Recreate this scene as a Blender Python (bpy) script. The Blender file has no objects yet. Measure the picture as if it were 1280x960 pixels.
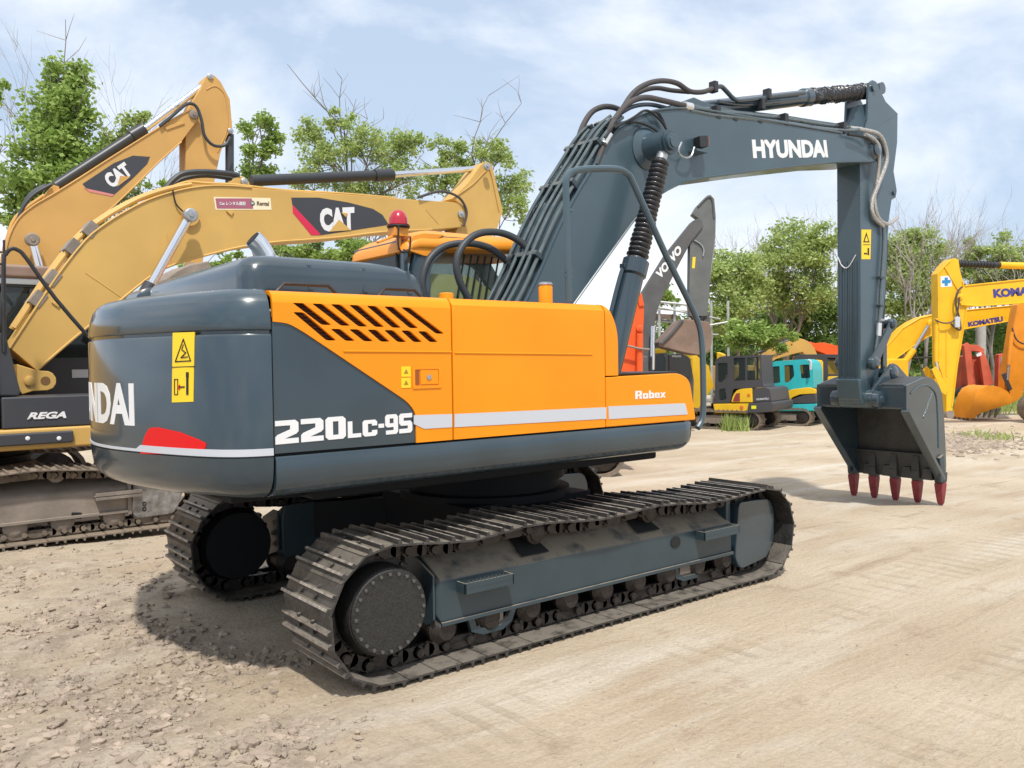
import bpy, bmesh, math, random
from mathutils import Vector, Matrix, noise
from mathutils.geometry import tessellate_polygon
random.seed(7)
R = math.radians
PI = math.pi
scene = bpy.context.scene
COL = scene.collection

# ---------------------------------------------------------------- camera
CAM = Vector((-4.1356, -5.5804, 1.8652))
YAW, PITCH, ROLL, FPX = 0.8989, -0.0272, 0.0138, 1047.6
_f = Vector((math.cos(YAW)*math.cos(PITCH), math.sin(YAW)*math.cos(PITCH), math.sin(PITCH)))
_r = Vector((math.sin(YAW), -math.cos(YAW), 0))
_d = _f.cross(_r)
cr, sr = math.cos(ROLL), math.sin(ROLL)
AX_R = cr*_r + sr*_d
AX_D = -sr*_r + cr*_d
AX_F = _f
cam_data = bpy.data.cameras.new('camera')
cam_data.sensor_fit = 'HORIZONTAL'
cam_data.sensor_width = 36
cam_data.lens = FPX/1280*36
cam_data.clip_start = 0.1
cam_data.clip_end = 2000
cam = bpy.data.objects.new('camera', cam_data)
COL.objects.link(cam)
up = -AX_D
mw = Matrix((( AX_R.x, up.x, -AX_F.x, CAM.x), (AX_R.y, up.y, -AX_F.y, CAM.y), (AX_R.z, up.z, -AX_F.z, CAM.z), (0, 0, 0, 1)))
cam.matrix_world = mw
scene.camera = cam

# ---------------------------------------------------------------- light
scene.view_settings.view_transform = 'Standard'
scene.view_settings.look = 'None'
scene.view_settings.exposure = 0.56
scene.view_settings.gamma = 1.0
LDIR = Vector((0.30, 0.48, -1.0)).normalized()      # direction the sunlight travels
sun_dir = -LDIR
SUN_EL = math.asin(sun_dir.z)
SUN_AZ = math.atan2(sun_dir.x, sun_dir.y)
sd = bpy.data.lights.new('sun', 'SUN')
sd.energy = 2.85
sd.angle = R(2.5)
sd.color = (1.0, 0.955, 0.88)
sun = bpy.data.objects.new('sun', sd)
COL.objects.link(sun)
sun.rotation_euler = LDIR.to_track_quat('-Z', 'Y').to_euler()

world = bpy.data.worlds.new('World')
scene.world = world
world.use_nodes = True
nt = world.node_tree
N = nt.nodes
L = nt.links
N.clear()
wout = N.new('ShaderNodeOutputWorld')
bg = N.new('ShaderNodeBackground')
sky = N.new('ShaderNodeTexSky')
sky.sky_type = 'NISHITA'
sky.sun_disc = False
sky.sun_elevation = SUN_EL
sky.sun_rotation = SUN_AZ
sky.air_density = 1.0
sky.dust_density = 2.0
sky.ozone_density = 1.5
tc = N.new('ShaderNodeTexCoord')
mp = N.new('ShaderNodeMapping')
mp.inputs['Scale'].default_value = (1.0, 1.0, 1.9)
mp.inputs['Location'].default_value = (3.6, 0.0, 0.06)
L.new(tc.outputs['Generated'], mp.inputs['Vector'])
n1 = N.new('ShaderNodeTexNoise')
n1.inputs['Scale'].default_value = 2.3
n1.inputs['Detail'].default_value = 10
n1.inputs['Roughness'].default_value = 0.56
n1.inputs['Distortion'].default_value = 0.25
L.new(mp.outputs[0], n1.inputs['Vector'])
rmp = N.new('ShaderNodeValToRGB')
rmp.color_ramp.elements[0].position = 0.40
rmp.color_ramp.elements[0].color = (0.0, 0.0, 0.0, 1)
rmp.color_ramp.elements[1].position = 0.64
rmp.color_ramp.elements[1].color = (1, 1, 1, 1)
L.new(n1.outputs['Fac'], rmp.inputs['Fac'])
# thin high haze everywhere, thicker cloud where the noise is high
hz = N.new('ShaderNodeMixRGB')
hz.inputs['Fac'].default_value = 0.72
hz.inputs['Color2'].default_value = (5.0, 6.05, 7.5, 1)
L.new(sky.outputs[0], hz.inputs['Color1'])
cm = N.new('ShaderNodeMixRGB')
cm.inputs['Color2'].default_value = (8.9, 9.0, 9.3, 1)
fm = N.new('ShaderNodeMath'); fm.operation = 'MULTIPLY'; fm.inputs[1].default_value = 0.9
L.new(rmp.outputs[0], fm.inputs[0])
L.new(fm.outputs[0], cm.inputs['Fac'])
L.new(hz.outputs[0], cm.inputs['Color1'])
L.new(cm.outputs[0], bg.inputs['Color'])
bg.inputs['Strength'].default_value = 0.094
L.new(bg.outputs[0], wout.inputs[0])
if hasattr(scene, 'cycles'):
    scene.cycles.max_bounces = 6
    scene.cycles.transparent_max_bounces = 12

# ---------------------------------------------------------------- geometry helpers
def ray(px, py):
    return AX_F + AX_R*((px-640)/FPX) + AX_D*((py-480)/FPX)
def onplane(px, py, p0, n):
    d = ray(px, py)
    return CAM + d*((Vector(p0)-CAM).dot(n)/d.dot(n))
def onY(px, py, y): return onplane(px, py, (0, y, 0), Vector((0, 1, 0)))
def onX(px, py, x): return onplane(px, py, (x, 0, 0), Vector((1, 0, 0)))
def onZ(px, py, z): return onplane(px, py, (0, 0, z), Vector((0, 0, 1)))
def view_depth(x, y): return (Vector((x, y, 0))-Vector((CAM.x, CAM.y, 0))).dot(Vector((math.cos(YAW), math.sin(YAW), 0)))
def GZ(x, y):
    """height of the yard: falls gently away from the camera"""
    d = view_depth(x, y)
    return -0.42*(1-math.exp(-max(0, d-8)/14.0))
def onG(px, py):
    z = 0
    for _ in range(12):
        p = onZ(px, py, z); z = GZ(p.x, p.y)
    return p

class MB:
    def __init__(s): s.v = []; s.f = []
    def add(s, vs, fs):
        o = len(s.v); s.v += [Vector(v) for v in vs]; s.f += [tuple(i+o for i in f) for f in fs]; return s
    def box(s, x0, x1, y0, y1, z0, z1):
        vs = [(x, y, z) for x in (x0, x1) for y in (y0, y1) for z in (z0, z1)]
        return s.add(vs, [(0, 1, 3, 2), (4, 6, 7, 5), (0, 4, 5, 1), (2, 3, 7, 6), (0, 2, 6, 4), (1, 5, 7, 3)])
    def obox(s, c, ax, ay, az):
        c, ax, ay, az = map(Vector, (c, ax, ay, az))
        vs = [c+ax*i+ay*j+az*k for i in (-1, 1) for j in (-1, 1) for k in (-1, 1)]
        return s.add(vs, [(0, 1, 3, 2), (4, 6, 7, 5), (0, 4, 5, 1), (2, 3, 7, 6), (0, 2, 6, 4), (1, 5, 7, 3)])
    def bar(s, p0, p1, w, h, upv=(0, 0, 1)):
        p0, p1 = Vector(p0), Vector(p1); d = p1-p0; a = d.normalized()
        u = Vector(upv); b = a.cross(u)
        if b.length < 1e-4: b = a.cross(Vector((1, 0, 0)))
        b.normalize(); c = b.cross(a)
        return s.obox((p0+p1)/2, d/2, b*w/2, c*h/2)
    def cyl(s, p0, p1, r0, r1=None, n=20, caps=True):
        p0, p1 = Vector(p0), Vector(p1); r1 = r0 if r1 is None else r1
        a = (p1-p0).normalized(); u = a.orthogonal().normalized(); w = a.cross(u)
        vs = []
        for p, r in ((p0, r0), (p1, r1)):
            for i in range(n):
                t = 2*PI*i/n; vs.append(p+(u*math.cos(t)+w*math.sin(t))*r)
        fs = [(i, (i+1) % n, n+(i+1) % n, n+i) for i in range(n)]
        if caps: fs += [tuple(range(n-1, -1, -1)), tuple(range(n, 2*n))]
        return s.add(vs, fs)
    def lathe(s, p0, axis, prof, n=24):
        """prof: list of (distance along the axis, radius)"""
        p0 = Vector(p0); a = Vector(axis).normalized(); u = a.orthogonal().normalized(); w = a.cross(u)
        vs = []
        for t, r in prof:
            for i in range(n):
                th = 2*PI*i/n; vs.append(p0+a*t+(u*math.cos(th)+w*math.sin(th))*r)
        fs = []
        for k in range(len(prof)-1):
            fs += [(k*n+i, k*n+(i+1) % n, (k+1)*n+(i+1) % n, (k+1)*n+i) for i in range(n)]
        fs += [tuple(range(n-1, -1, -1)), tuple((len(prof)-1)*n+i for i in range(n))]
        return s.add(vs, fs)
    def tube(s, pts, r, n=8, smooth=3, taper=None):
        pts = [Vector(p) for p in pts]
        if smooth and len(pts) > 2: pts = catmull(pts, smooth)
        m = len(pts); vs = []; prev = None
        for k, p in enumerate(pts):
            a = (pts[min(k+1, m-1)]-pts[max(k-1, 0)])
            if a.length < 1e-6: a = Vector((0, 0, 1))
            a.normalize()
            if prev is None: u = a.orthogonal().normalized()
            else:
                u = prev-a*prev.dot(a)
                u = u.normalized() if u.length > 1e-5 else a.orthogonal().normalized()
            prev = u; w = a.cross(u); rr = r if taper is None else r+(taper-r)*k/(m-1)
            for i in range(n):
                t = 2*PI*i/n; vs.append(p+(u*math.cos(t)+w*math.sin(t))*rr)
        fs = []
        for k in range(m-1):
            fs += [(k*n+i, k*n+(i+1) % n, (k+1)*n+(i+1) % n, (k+1)*n+i) for i in range(n)]
        fs += [tuple(range(n-1, -1, -1)), tuple((m-1)*n+i for i in range(n))]
        return s.add(vs, fs)
    def prism(s, pts, off):
        pts = [Vector(p) for p in pts]; off = Vector(off); n = len(pts)
        return s.add(pts+[p+off for p in pts], [tuple(range(n-1, -1, -1)), tuple(range(n, 2*n))]+[(i, (i+1) % n, n+(i+1) % n, n+i) for i in range(n)])
    def loft(s, rings, caps=True, closed=True):
        n = len(rings[0]); vs = [v for r in rings for v in r]; fs = []
        m = n if closed else n-1
        for k in range(len(rings)-1):
            fs += [(k*n+i, k*n+(i+1) % n, (k+1)*n+(i+1) % n, (k+1)*n+i) for i in range(m)]
        if caps and closed: fs += [tuple(range(n-1, -1, -1)), tuple((len(rings)-1)*n+i for i in range(n))]
        return s.add(vs, fs)
    def plate(s, outer, holes, mapf, thick, sub=None):
        """flat outline with holes, carried by mapf(u, v, depth) onto a surface; depth 0 is the front"""
        loops = [list(outer)]+[list(h) for h in holes]
        flat = [p for l in loops for p in l]
        tris = tessellate_polygon([[Vector((p[0], p[1], 0)) for p in l] for l in loops])
        n = len(flat)
        vs = [mapf(p[0], p[1], 0) for p in flat]+[mapf(p[0], p[1], thick) for p in flat]
        fs = [tuple(t) for t in tris]+[tuple(n+i for i in reversed(t)) for t in tris]
        o = 0
        for l in loops:
            m = len(l)
            fs += [(o+i, o+(i+1) % m, n+o+(i+1) % m, n+o+i) for i in range(m)]; o += m
        return s.add(vs, fs)
    def build(s, name, mat, parent=None, bevel=0, seg=2, ang=35, label=None, flat=False, loc=None):
        me = bpy.data.meshes.new(name)
        bm = bmesh.new()
        vv = [bm.verts.new(v) for v in s.v]
        for f in s.f:
            try: bm.faces.new([vv[i] for i in f])
            except ValueError: pass
        if bevel or not flat: bmesh.ops.recalc_face_normals(bm, faces=bm.faces)
        if bevel:
            es = [e for e in bm.edges if len(e.link_faces) == 2 and e.calc_face_angle(0) > R(30)]
            bmesh.ops.bevel(bm, geom=es, offset=bevel, segments=seg, profile=0.5, affect='EDGES', clamp_overlap=True)
        for f in bm.faces: f.smooth = not flat
        bm.to_mesh(me); bm.free()
        if not flat: me.set_sharp_from_angle(angle=R(ang))
        me.materials.append(mat)
        o = bpy.data.objects.new(name, me)
        COL.objects.link(o)
        if bevel and not flat:
            wn = o.modifiers.new('weighted_normals', 'WEIGHTED_NORMAL'); wn.keep_sharp = True; wn.weight = 90
        if parent is not None:
            setparent(o, parent)
        if label: o['label'] = label
        return o

def wloc(o):
    t = o.location.copy()
    while o.parent: o = o.parent; t += o.location
    return t
def setparent(o, p):
    """meshes are made in world coordinates; carry them to the parent's base"""
    o.parent = p
    w = wloc(p)
    if o.type == 'MESH' and o.location.length == 0: o.location = -w
    return o
def thing(name, label, cat, loc, group=None):
    o = bpy.data.objects.new(name, None); COL.objects.link(o)
    o.location = loc; o.empty_display_size = 0.3
    o['label'] = label; o['category'] = cat
    if group: o['group'] = group
    return o
def tag(o, label=None, cat=None, group=None, kind=None):
    if label: o['label'] = label
    if cat: o['category'] = cat
    if group: o['group'] = group
    if kind: o['kind'] = kind
    return o
def catmull(p, k):
    out = []; n = len(p)
    for i in range(n-1):
        a, b, c, d = p[max(i-1, 0)], p[i], p[i+1], p[min(i+2, n-1)]
        for j in range(k):
            t = j/k
            out.append(0.5*((2*b)+(c-a)*t+(2*a-5*b+4*c-d)*t*t+(3*b-a-3*c+d)*t**3))
    out.append(p[-1]); return out
def rounded(pts, r, k=4):
    """round the corners of a 2-D outline; r a number or a list"""
    out = []; n = len(pts)
    for i in range(n):
        p = Vector(pts[i][:2]); a = Vector(pts[i-1][:2]); b = Vector(pts[(i+1) % n][:2])
        rr = r[i] if isinstance(r, (list, tuple)) else r
        if rr <= 0: out.append((p.x, p.y)); continue
        da, db = (a-p), (b-p)
        t = min(rr, da.length*.45, db.length*.45)
        q0, q1 = p+da.normalized()*t, p+db.normalized()*t
        for j in range(k+1):
            s = j/k; q = q0*(1-s)**2+p*2*s*(1-s)+q1*s*s; out.append((q.x, q.y))
    return out

# ---------------------------------------------------------------- materials
MATS = {}
def mat(name, col, rough=0.5, metal=0.0, coat=0.0, var=0.0, varscale=3.0, dirt=0.0, dirtcol=(0.30, 0.24, 0.17), dirtscale=4.0,
        bump=0.0, bumpscale=40.0, spec=0.5, emit=None, streak=False, up=0.0):
    m = bpy.data.materials.new(name); m.use_nodes = True
    t = m.node_tree; n = t.nodes; l = t.links
    b = n['Principled BSDF']
    b.inputs['Base Color'].default_value = (*col, 1)
    b.inputs['Roughness'].default_value = rough
    b.inputs['Metallic'].default_value = metal
    b.inputs['Coat Weight'].default_value = coat
    b.inputs['Coat Roughness'].default_value = 0.08
    b.inputs['Specular IOR Level'].default_value = spec
    if emit: b.inputs['Emission Color'].default_value = (*emit[:3], 1); b.inputs['Emission Strength'].default_value = emit[3]
    g = n.new('ShaderNodeNewGeometry')
    cur = None
    if var > 0:
        a = n.new('ShaderNodeTexNoise'); a.inputs['Scale'].default_value = varscale; a.inputs['Detail'].default_value = 6
        l.new(g.outputs['Position'], a.inputs['Vector'])
        r = n.new('ShaderNodeValToRGB')
        r.color_ramp.elements[0].position = 0.3; r.color_ramp.elements[1].position = 0.7
        r.color_ramp.elements[0].color = (*[max(0, c*(1-var)) for c in col], 1)
        r.color_ramp.elements[1].color = (*[min(1, c*(1+var)) for c in col], 1)
        l.new(a.outputs['Fac'], r.inputs['Fac']); cur = r.outputs[0]
        rr = n.new('ShaderNodeMapRange'); rr.inputs['To Min'].default_value = max(0.03, rough-0.08); rr.inputs['To Max'].default_value = min(1, rough+0.1)
        l.new(a.outputs['Fac'], rr.inputs[0]); l.new(rr.outputs[0], b.inputs['Roughness'])
    if dirt > 0 or up > 0:
        a = n.new('ShaderNodeTexNoise'); a.inputs['Scale'].default_value = dirtscale; a.inputs['Detail'].default_value = 9; a.inputs['Roughness'].default_value = 0.65
        if streak:
            mm = n.new('ShaderNodeMapping'); mm.inputs['Scale'].default_value = (1, 1, 0.22)
            l.new(g.outputs['Position'], mm.inputs[0]); l.new(mm.outputs[0], a.inputs['Vector'])
        else: l.new(g.outputs['Position'], a.inputs['Vector'])
        r = n.new('ShaderNodeMapRange'); r.inputs[1].default_value = 0.75-0.55*dirt; r.inputs[2].default_value = 0.85-0.25*dirt
        r.inputs[4].default_value = min(1.0, 0.35+dirt*0.6)
        l.new(a.outputs['Fac'], r.inputs[0]); fac = r.outputs[0]
        if up > 0:     # dust that settled on faces which look up
            sx = n.new('ShaderNodeSeparateXYZ'); l.new(g.outputs['True Normal'], sx.inputs[0])
            ur = n.new('ShaderNodeMapRange'); ur.inputs[1].default_value = 0.35; ur.inputs[2].default_value = 0.85; ur.inputs[4].default_value = up
            l.new(sx.outputs[2], ur.inputs[0])
            um = n.new('ShaderNodeMath'); um.operation = 'MULTIPLY'
            u2 = n.new('ShaderNodeMapRange'); u2.inputs[1].default_value = 0.25; u2.inputs[2].default_value = 0.5
            l.new(a.outputs['Fac'], u2.inputs[0]); l.new(ur.outputs[0], um.inputs[0]); l.new(u2.outputs[0], um.inputs[1])
            ma = n.new('ShaderNodeMath'); ma.operation = 'MAXIMUM'; l.new(fac, ma.inputs[0]); l.new(um.outputs[0], ma.inputs[1]); fac = ma.outputs[0]
        mx = n.new('ShaderNodeMixRGB'); mx.inputs['Color2'].default_value = (*dirtcol, 1)
        if cur is not None: l.new(cur, mx.inputs['Color1'])
        else: mx.inputs['Color1'].default_value = (*col, 1)
        l.new(fac, mx.inputs['Fac']); cur = mx.outputs[0]
        rm = n.new('ShaderNodeMapRange'); rm.inputs['To Min'].default_value = rough; rm.inputs['To Max'].default_value = 0.85
        l.new(fac, rm.inputs[0]); l.new(rm.outputs[0], b.inputs['Roughness'])
    if cur is not None: l.new(cur, b.inputs['Base Color'])
    if bump > 0:
        a = n.new('ShaderNodeTexNoise'); a.inputs['Scale'].default_value = bumpscale; a.inputs['Detail'].default_value = 5
        l.new(g.outputs['Position'], a.inputs['Vector'])
        bp = n.new('ShaderNodeBump'); bp.inputs['Strength'].default_value = bump; bp.inputs['Distance'].default_value = 0.02
        l.new(a.outputs['Fac'], bp.inputs['Height']); l.new(bp.outputs[0], b.inputs['Normal'])
    MATS[name] = m
    return m

SLATE = mat('slate_paint', (0.026, 0.046, 0.061), 0.22, coat=0.55, var=0.18, varscale=2.0, dirt=0.05, dirtcol=(0.13, 0.135, 0.125), dirtscale=3.5, streak=True, up=.25, bump=0.05, bumpscale=2.5)
SLATE_D = mat('slate_paint_dusty', (0.028, 0.048, 0.060), 0.40, coat=0.1, var=0.12, dirt=0.04, dirtcol=(0.26, 0.22, 0.165), dirtscale=6, up=0.9, bump=0.12, bumpscale=12)
SLATE_B = mat('slate_paint_boom', (0.050, 0.083, 0.102), 0.33, coat=0.25, var=0.10, varscale=1.6, dirt=0.04, dirtcol=(0.16, 0.18, 0.18), dirtscale=1.5, streak=True, bump=0.05, bumpscale=5)
ORANGE = mat('orange_paint', (0.83, 0.265, 0.002), 0.38, spec=.3, coat=0.10, var=0.06, varscale=1.5, dirt=0.03, dirtcol=(0.50, 0.21, 0.04), dirtscale=5, streak=True, bump=0.05, bumpscale=2.5)
WHITE = mat('white_decal', (0.72, 0.72, 0.72), 0.4)
STRIPE = mat('pale_grey_decal', (0.50, 0.52, 0.56), 0.4)
REDREF = mat('red_decal', (0.66, 0.006, 0.006), 0.5, spec=.3)
YDECAL = mat('yellow_decal', (0.86, 0.58, 0.015), 0.45)
BLACK = mat('black_rubber', (0.022, 0.022, 0.024), 0.45, var=0.25, varscale=8)
INK = mat('black_ink', (0.012, 0.012, 0.012), 0.6)
RECESS = mat('dark_brown_mesh', (0.09, 0.03, 0.012), 0.8, bump=0.3, bumpscale=90)
GAP = mat('dark_gap', (0.01, 0.011, 0.012), 0.8)
TRACK = mat('worn_track_steel', (0.075, 0.072, 0.070), 0.36, metal=0.6, var=0.4, varscale=9, dirt=0.20, dirtcol=(0.34, 0.295, 0.24), dirtscale=7, up=0.7, bump=0.35, bumpscale=45)
LINK = mat('greasy_link_steel', (0.040, 0.034, 0.031), 0.45, metal=0.5, var=0.3, varscale=14, dirt=0.12, dirtcol=(0.17, 0.13, 0.10), dirtscale=12, bump=0.3, bumpscale=60)
BLACKPAINT = mat('speckled_black_paint', (0.020, 0.019, 0.018), 0.5, var=0.55, varscale=90, bump=0.4, bumpscale=130)
DARKBODY = mat('underbody_black', (0.007, 0.008, 0.010), 0.7, spec=.25)
CHROME = mat('chrome', (0.75, 0.76, 0.78), 0.14, metal=1.0)
STEEL = mat('steel_fitting', (0.42, 0.43, 0.43), 0.38, metal=0.8, var=0.2, varscale=20)
HOSE = mat('dusty_hose', (0.060, 0.052, 0.050), 0.62, dirt=0.15, dirtcol=(0.2, 0.17, 0.15), dirtscale=10)
HOSE_B = mat('black_hose', (0.035, 0.040, 0.044), 0.5, dirt=0.08, dirtcol=(0.12, 0.12, 0.12), dirtscale=10)
TOOTH = mat('maroon_tooth', (0.22, 0.028, 0.035), 0.6, var=0.25, varscale=12, dirt=0.12, dirtcol=(0.25, 0.14, 0.11), dirtscale=14, bump=0.3, bumpscale=50)
BUCKIN = mat('worn_bucket_steel', (0.050, 0.050, 0.049), 0.55, var=0.3, varscale=5, dirt=0.12, dirtcol=(0.13, 0.11, 0.09), dirtscale=6, bump=0.3, bumpscale=25)
def glass(name, col, rough=0.04, trans=0.6):
    m = bpy.data.materials.new(name); m.use_nodes = True; t = m.node_tree; n = t.nodes; l = t.links
    out = n['Material Output']; b = n['Principled BSDF']
    b.inputs['Base Color'].default_value = (*col, 1); b.inputs['Roughness'].default_value = rough; b.inputs['Specular IOR Level'].default_value = 0.6
    tr = n.new('ShaderNodeBsdfTransparent'); tr.inputs[0].default_value = (0.86, 0.90, 0.88, 1) if trans > .8 else (0.72, 0.78, 0.76, 1)
    mx = n.new('ShaderNodeMixShader'); mx.inputs[0].default_value = 1-trans
    l.new(tr.outputs[0], mx.inputs[1]); l.new(b.outputs[0], mx.inputs[2]); l.new(mx.outputs[0], out.inputs[0])
    return m
GLASS = glass('cab_glass', (0.10, 0.13, 0.13), trans=0.62)
GLASS_T = glass('clear_glass', (0.10, 0.13, 0.13), trans=0.88)
GLASS_D = glass('dark_cab_glass', (0.03, 0.04, 0.045), trans=0.30)
CATY = mat('dusty_yellow_paint', (0.56, 0.345, 0.095), 0.55, var=0.10, varscale=1.2, dirt=0.07, dirtcol=(0.40, 0.27, 0.10), dirtscale=2.0, streak=True, bump=0.05, bumpscale=4)
CATY2 = mat('orange_yellow_paint', (0.54, 0.305, 0.085), 0.58, var=0.10, varscale=1.2, dirt=0.08, dirtcol=(0.36, 0.22, 0.09), dirtscale=2.4, streak=True, bump=0.05, bumpscale=4)
CATGREY = mat('charcoal_paint', (0.045, 0.047, 0.055), 0.45, dirt=0.08, dirtcol=(0.15, 0.13, 0.11), dirtscale=4)
RUSTY = mat('brown_worn_frame', (0.22, 0.185, 0.155), 0.65, var=0.25, varscale=3, dirt=0.35, dirtcol=(0.34, 0.28, 0.21), dirtscale=3, up=0.5, bump=0.3, bumpscale=20)

# ---------------------------------------------------------------- lettering
def font_geo(text, bold=0.0, shear=0.0):
    cu = bpy.data.curves.new('lettering', 'FONT'); cu.body = text; cu.offset = bold; cu.shear = shear; cu.resolution_u = 3
    o = bpy.data.objects.new('lettering', cu); COL.objects.link(o)
    dg = bpy.context.evaluated_depsgraph_get(); dg.update()
    me = bpy.data.meshes.new_from_object(o.evaluated_get(dg))
    vs = [v.co.copy() for v in me.vertices]; fs = [tuple(p.vertices) for p in me.polygons]
    bpy.data.objects.remove(o); bpy.data.curves.remove(cu); bpy.data.meshes.remove(me)
    xs = [v.x for v in vs]; ys = [v.y for v in vs]
    x0, x1, y0, y1 = min(xs), max(xs), min(ys), max(ys)
    return [((v.x-x0)/(x1-x0), (v.y-y0)/(y1-y0)) for v in vs], fs
def word(name, text, mapf, m, parent, bold=0.03, shear=0.0, thick=0.003, label=None):
    """mapf(u, v, depth): u, v in 0..1 across the word's box"""
    vs, fs = font_geo(text, bold, shear)
    n = len(vs); b = MB()
    b.v = [mapf(u, v, thick) for u, v in vs]+[mapf(u, v, -0.002) for u, v in vs]
    cnt = {}
    for f in fs:
        for i in range(len(f)):
            e = (f[i], f[(i+1) % len(f)]); cnt[e] = 1
    sides = [e for e in cnt if (e[1], e[0]) not in cnt]
    b.f = list(fs)+[tuple(n+i for i in reversed(f)) for f in fs]+[(a, n+a, n+c, c) for a, c in sides]
    return b.build(name, m, parent, label=label)
GLY = {
 '2': ([(0, 1), (.86, 1), (1, .88), (1, .5), (.9, .4), (.40, .22), (1, .22), (1, 0), (0, 0), (0, .3), (.1, .4), (.64, .6), (.64, .78), (0, .78)], []),
 '0': ([(0, .12), (.14, 0), (.86, 0), (1, .12), (1, .88), (.86, 1), (.14, 1), (0, .88)], [[(.36, .2), (.36, .8), (.64, .8), (.64, .2)]]),
 'L': ([(0, 1), (.34, 1), (.34, .24), (1, .24), (1, 0), (0, 0)], []),
 'C': ([(1, .36), (1, .12), (.86, 0), (.14, 0), (0, .12), (0, .88), (.14, 1), (.86, 1), (1, .88), (1, .64), (.64, .64), (.64, .77), (.36, .77), (.36, .23), (.64, .23), (.64, .36)], []),
 '-': ([(0, .38), (1, .38), (1, .6), (0, .6)], []),
 '9': ([(.14, 1), (.86, 1), (1, .88), (1, .12), (.86, 0), (.05, 0), (.05, .2), (.66, .2), (.66, .36), (.14, .36), (0, .46), (0, .88)], [[(.34, .55), (.34, .8), (.66, .8), (.66, .55)]]),
 'S': ([(1, 1), (.14, 1), (0, .88), (0, .5), (.14, .38), (.66, .38), (.66, .22), (0, .22), (0, 0), (.86, 0), (1, .12), (1, .5), (.86, .62), (.34, .62), (.34, .78), (1, .78)], []),
 'R': ([(0, 0), (0, 1), (.86, 1), (1, .88), (1, .52), (.88, .42), (1, 0), (.66, 0), (.58, .36), (.34, .36), (.34, 0)], [[(.34, .57), (.34, .8), (.66, .8), (.66, .57)]]),
 'o': ([(0, .1), (.14, 0), (.86, 0), (1, .1), (1, .6), (.86, .7), (.14, .7), (0, .6)], [[(.36, .18), (.36, .52), (.64, .52), (.64, .18)]]),
 'b': ([(0, 0), (0, 1), (.34, 1), (.34, .7), (.86, .7), (1, .6), (1, .1), (.86, 0)], [[(.36, .18), (.36, .52), (.64, .52), (.64, .18)]]),
 'e': ([(1, .24), (1, .1), (.86, 0), (.14, 0), (0, .1), (0, .6), (.14, .7), (.86, .7), (1, .6), (1, .3), (.34, .3), (.34, .16), (.66, .16), (.66, .24)], [[(.34, .42), (.34, .54), (.66, .54), (.66, .42)]]),
 'x': ([(0, 0), (.34, .36), (0, .7), (.36, .7), (.54, .5), (.72, .7), (1.08, .7), (.72, .36), (1.08, 0), (.7, 0), (.54, .2), (.36, 0)], []),
}
def block(name, items, mapf, m, parent, label=None):
    """items: (glyph, u0, u1, v0, v1)"""
    b = MB()
    for g, u0, u1, v0, v1 in items:
        o, h = GLY[g]
        tr = lambda P: [(u0+(u1-u0)*p[0], v0+(v1-v0)*p[1]) for p in P]
        b.plate(tr(o), [tr(q) for q in h], lambda u, v, d: mapf(u, v, 0.003 if d == 0 else -0.002), 1)
    return b.build(name, m, parent, label=label)
def quadmap(p00, p10, p11, p01, nrm):
    """box word corners (lower-left, lower-right, upper-right, upper-left) in space"""
    p00, p10, p11, p01, nrm = map(Vector, (p00, p10, p11, p01, nrm))
    return lambda u, v, d: p00*(1-u)*(1-v)+p10*u*(1-v)+p11*u*v+p01*(1-u)*v+nrm*d
# ---------------------------------------------------------------- the orange and slate excavator
EX = thing('crawler_excavator', 'large orange and slate grey excavator in the foreground, its red bucket teeth on the dirt', 'excavator', (0, 0, 0))

# --- undercarriage -------------------------------------------------------
RC, FC, ZC, TR = -1.73, 1.85, 0.435, 0.385
ZF, TF = 0.405, 0.355      # the idler sits a little lower and is smaller      # sprocket and idler centres, path radius of the shoe plates
def track_path():
    pts = []
    for i in range(0, 61):                      # bottom, front to rear
        x = FC+(RC-FC)*i/60; pts.append((x, .05))
    for i in range(1, 25):
        t = -PI/2-PI*i/24; pts.append((RC+TR*math.cos(t), ZC+TR*math.sin(t)))
    for i in range(1, 61):
        s = i/60; x = RC+(FC-RC)*s; ztop = (ZC+TR)*(1-s)+(ZF+TF)*s
        sag = -0.035*math.sin(PI*min(1, s/.30))**2 if s < .30 else (-0.03*math.sin(PI*(s-.30)/.33)**2 if s < .63 else -0.035*math.sin(PI*(s-.63)/.37)**2)
        pts.append((x, ztop+sag))
    for i in range(1, 25):
        t = PI/2-PI*i/24; pts.append((FC+TF*math.cos(t), ZF+TF*math.sin(t)))
    return pts
def sample_path(P, n, off=0.0):
    P = [Vector(p) for p in P]; ds = [0]
    for i in range(len(P)): ds.append(ds[-1]+(P[(i+1) % len(P)]-P[i]).length)
    tot = ds[-1]; out = []; k = 0
    for j in range(n):
        s = ((j+off)/n % 1)*tot
        k = 0
        while ds[k+1] < s: k += 1
        a, b = P[k], P[(k+1) % len(P)]; t = (s-ds[k])/max(1e-9, ds[k+1]-ds[k])
        out.append((a.lerp(b, t), (b-a).normalized()))
    return out, tot
def shoe_mb(pitch, y0, y1):
    """local: x along the run, z outwards is -z; three grousers"""
    h = pitch/2
    prof = [(-h-.010, 0), (-h-.010, -.010), (-h+.012, -.012), (-h+.017, -.040), (-h+.034, -.040), (-h+.042, -.013),
            (-.004, -.012), (.002, -.036), (.017, -.036), (.024, -.012), (h-.012, -.012), (h-.006, -.016), (h+.002, -.010), (h+.002, 0)]
    b = MB(); b.prism([(x, y0, z) for x, z in prof], (0, y1-y0, 0))
    for sy in (-.09, .09):                       # bolt heads
        for sx in (-.028, .028):
            b.cyl((sx, (y0+y1)/2+sy, 0), (sx, (y0+y1)/2+sy, -.030), .013, n=6)
    return b
NSH = 51
path = track_path()
samples, total = sample_path(path, NSH, 0.3)
pitch = total/NSH
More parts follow.
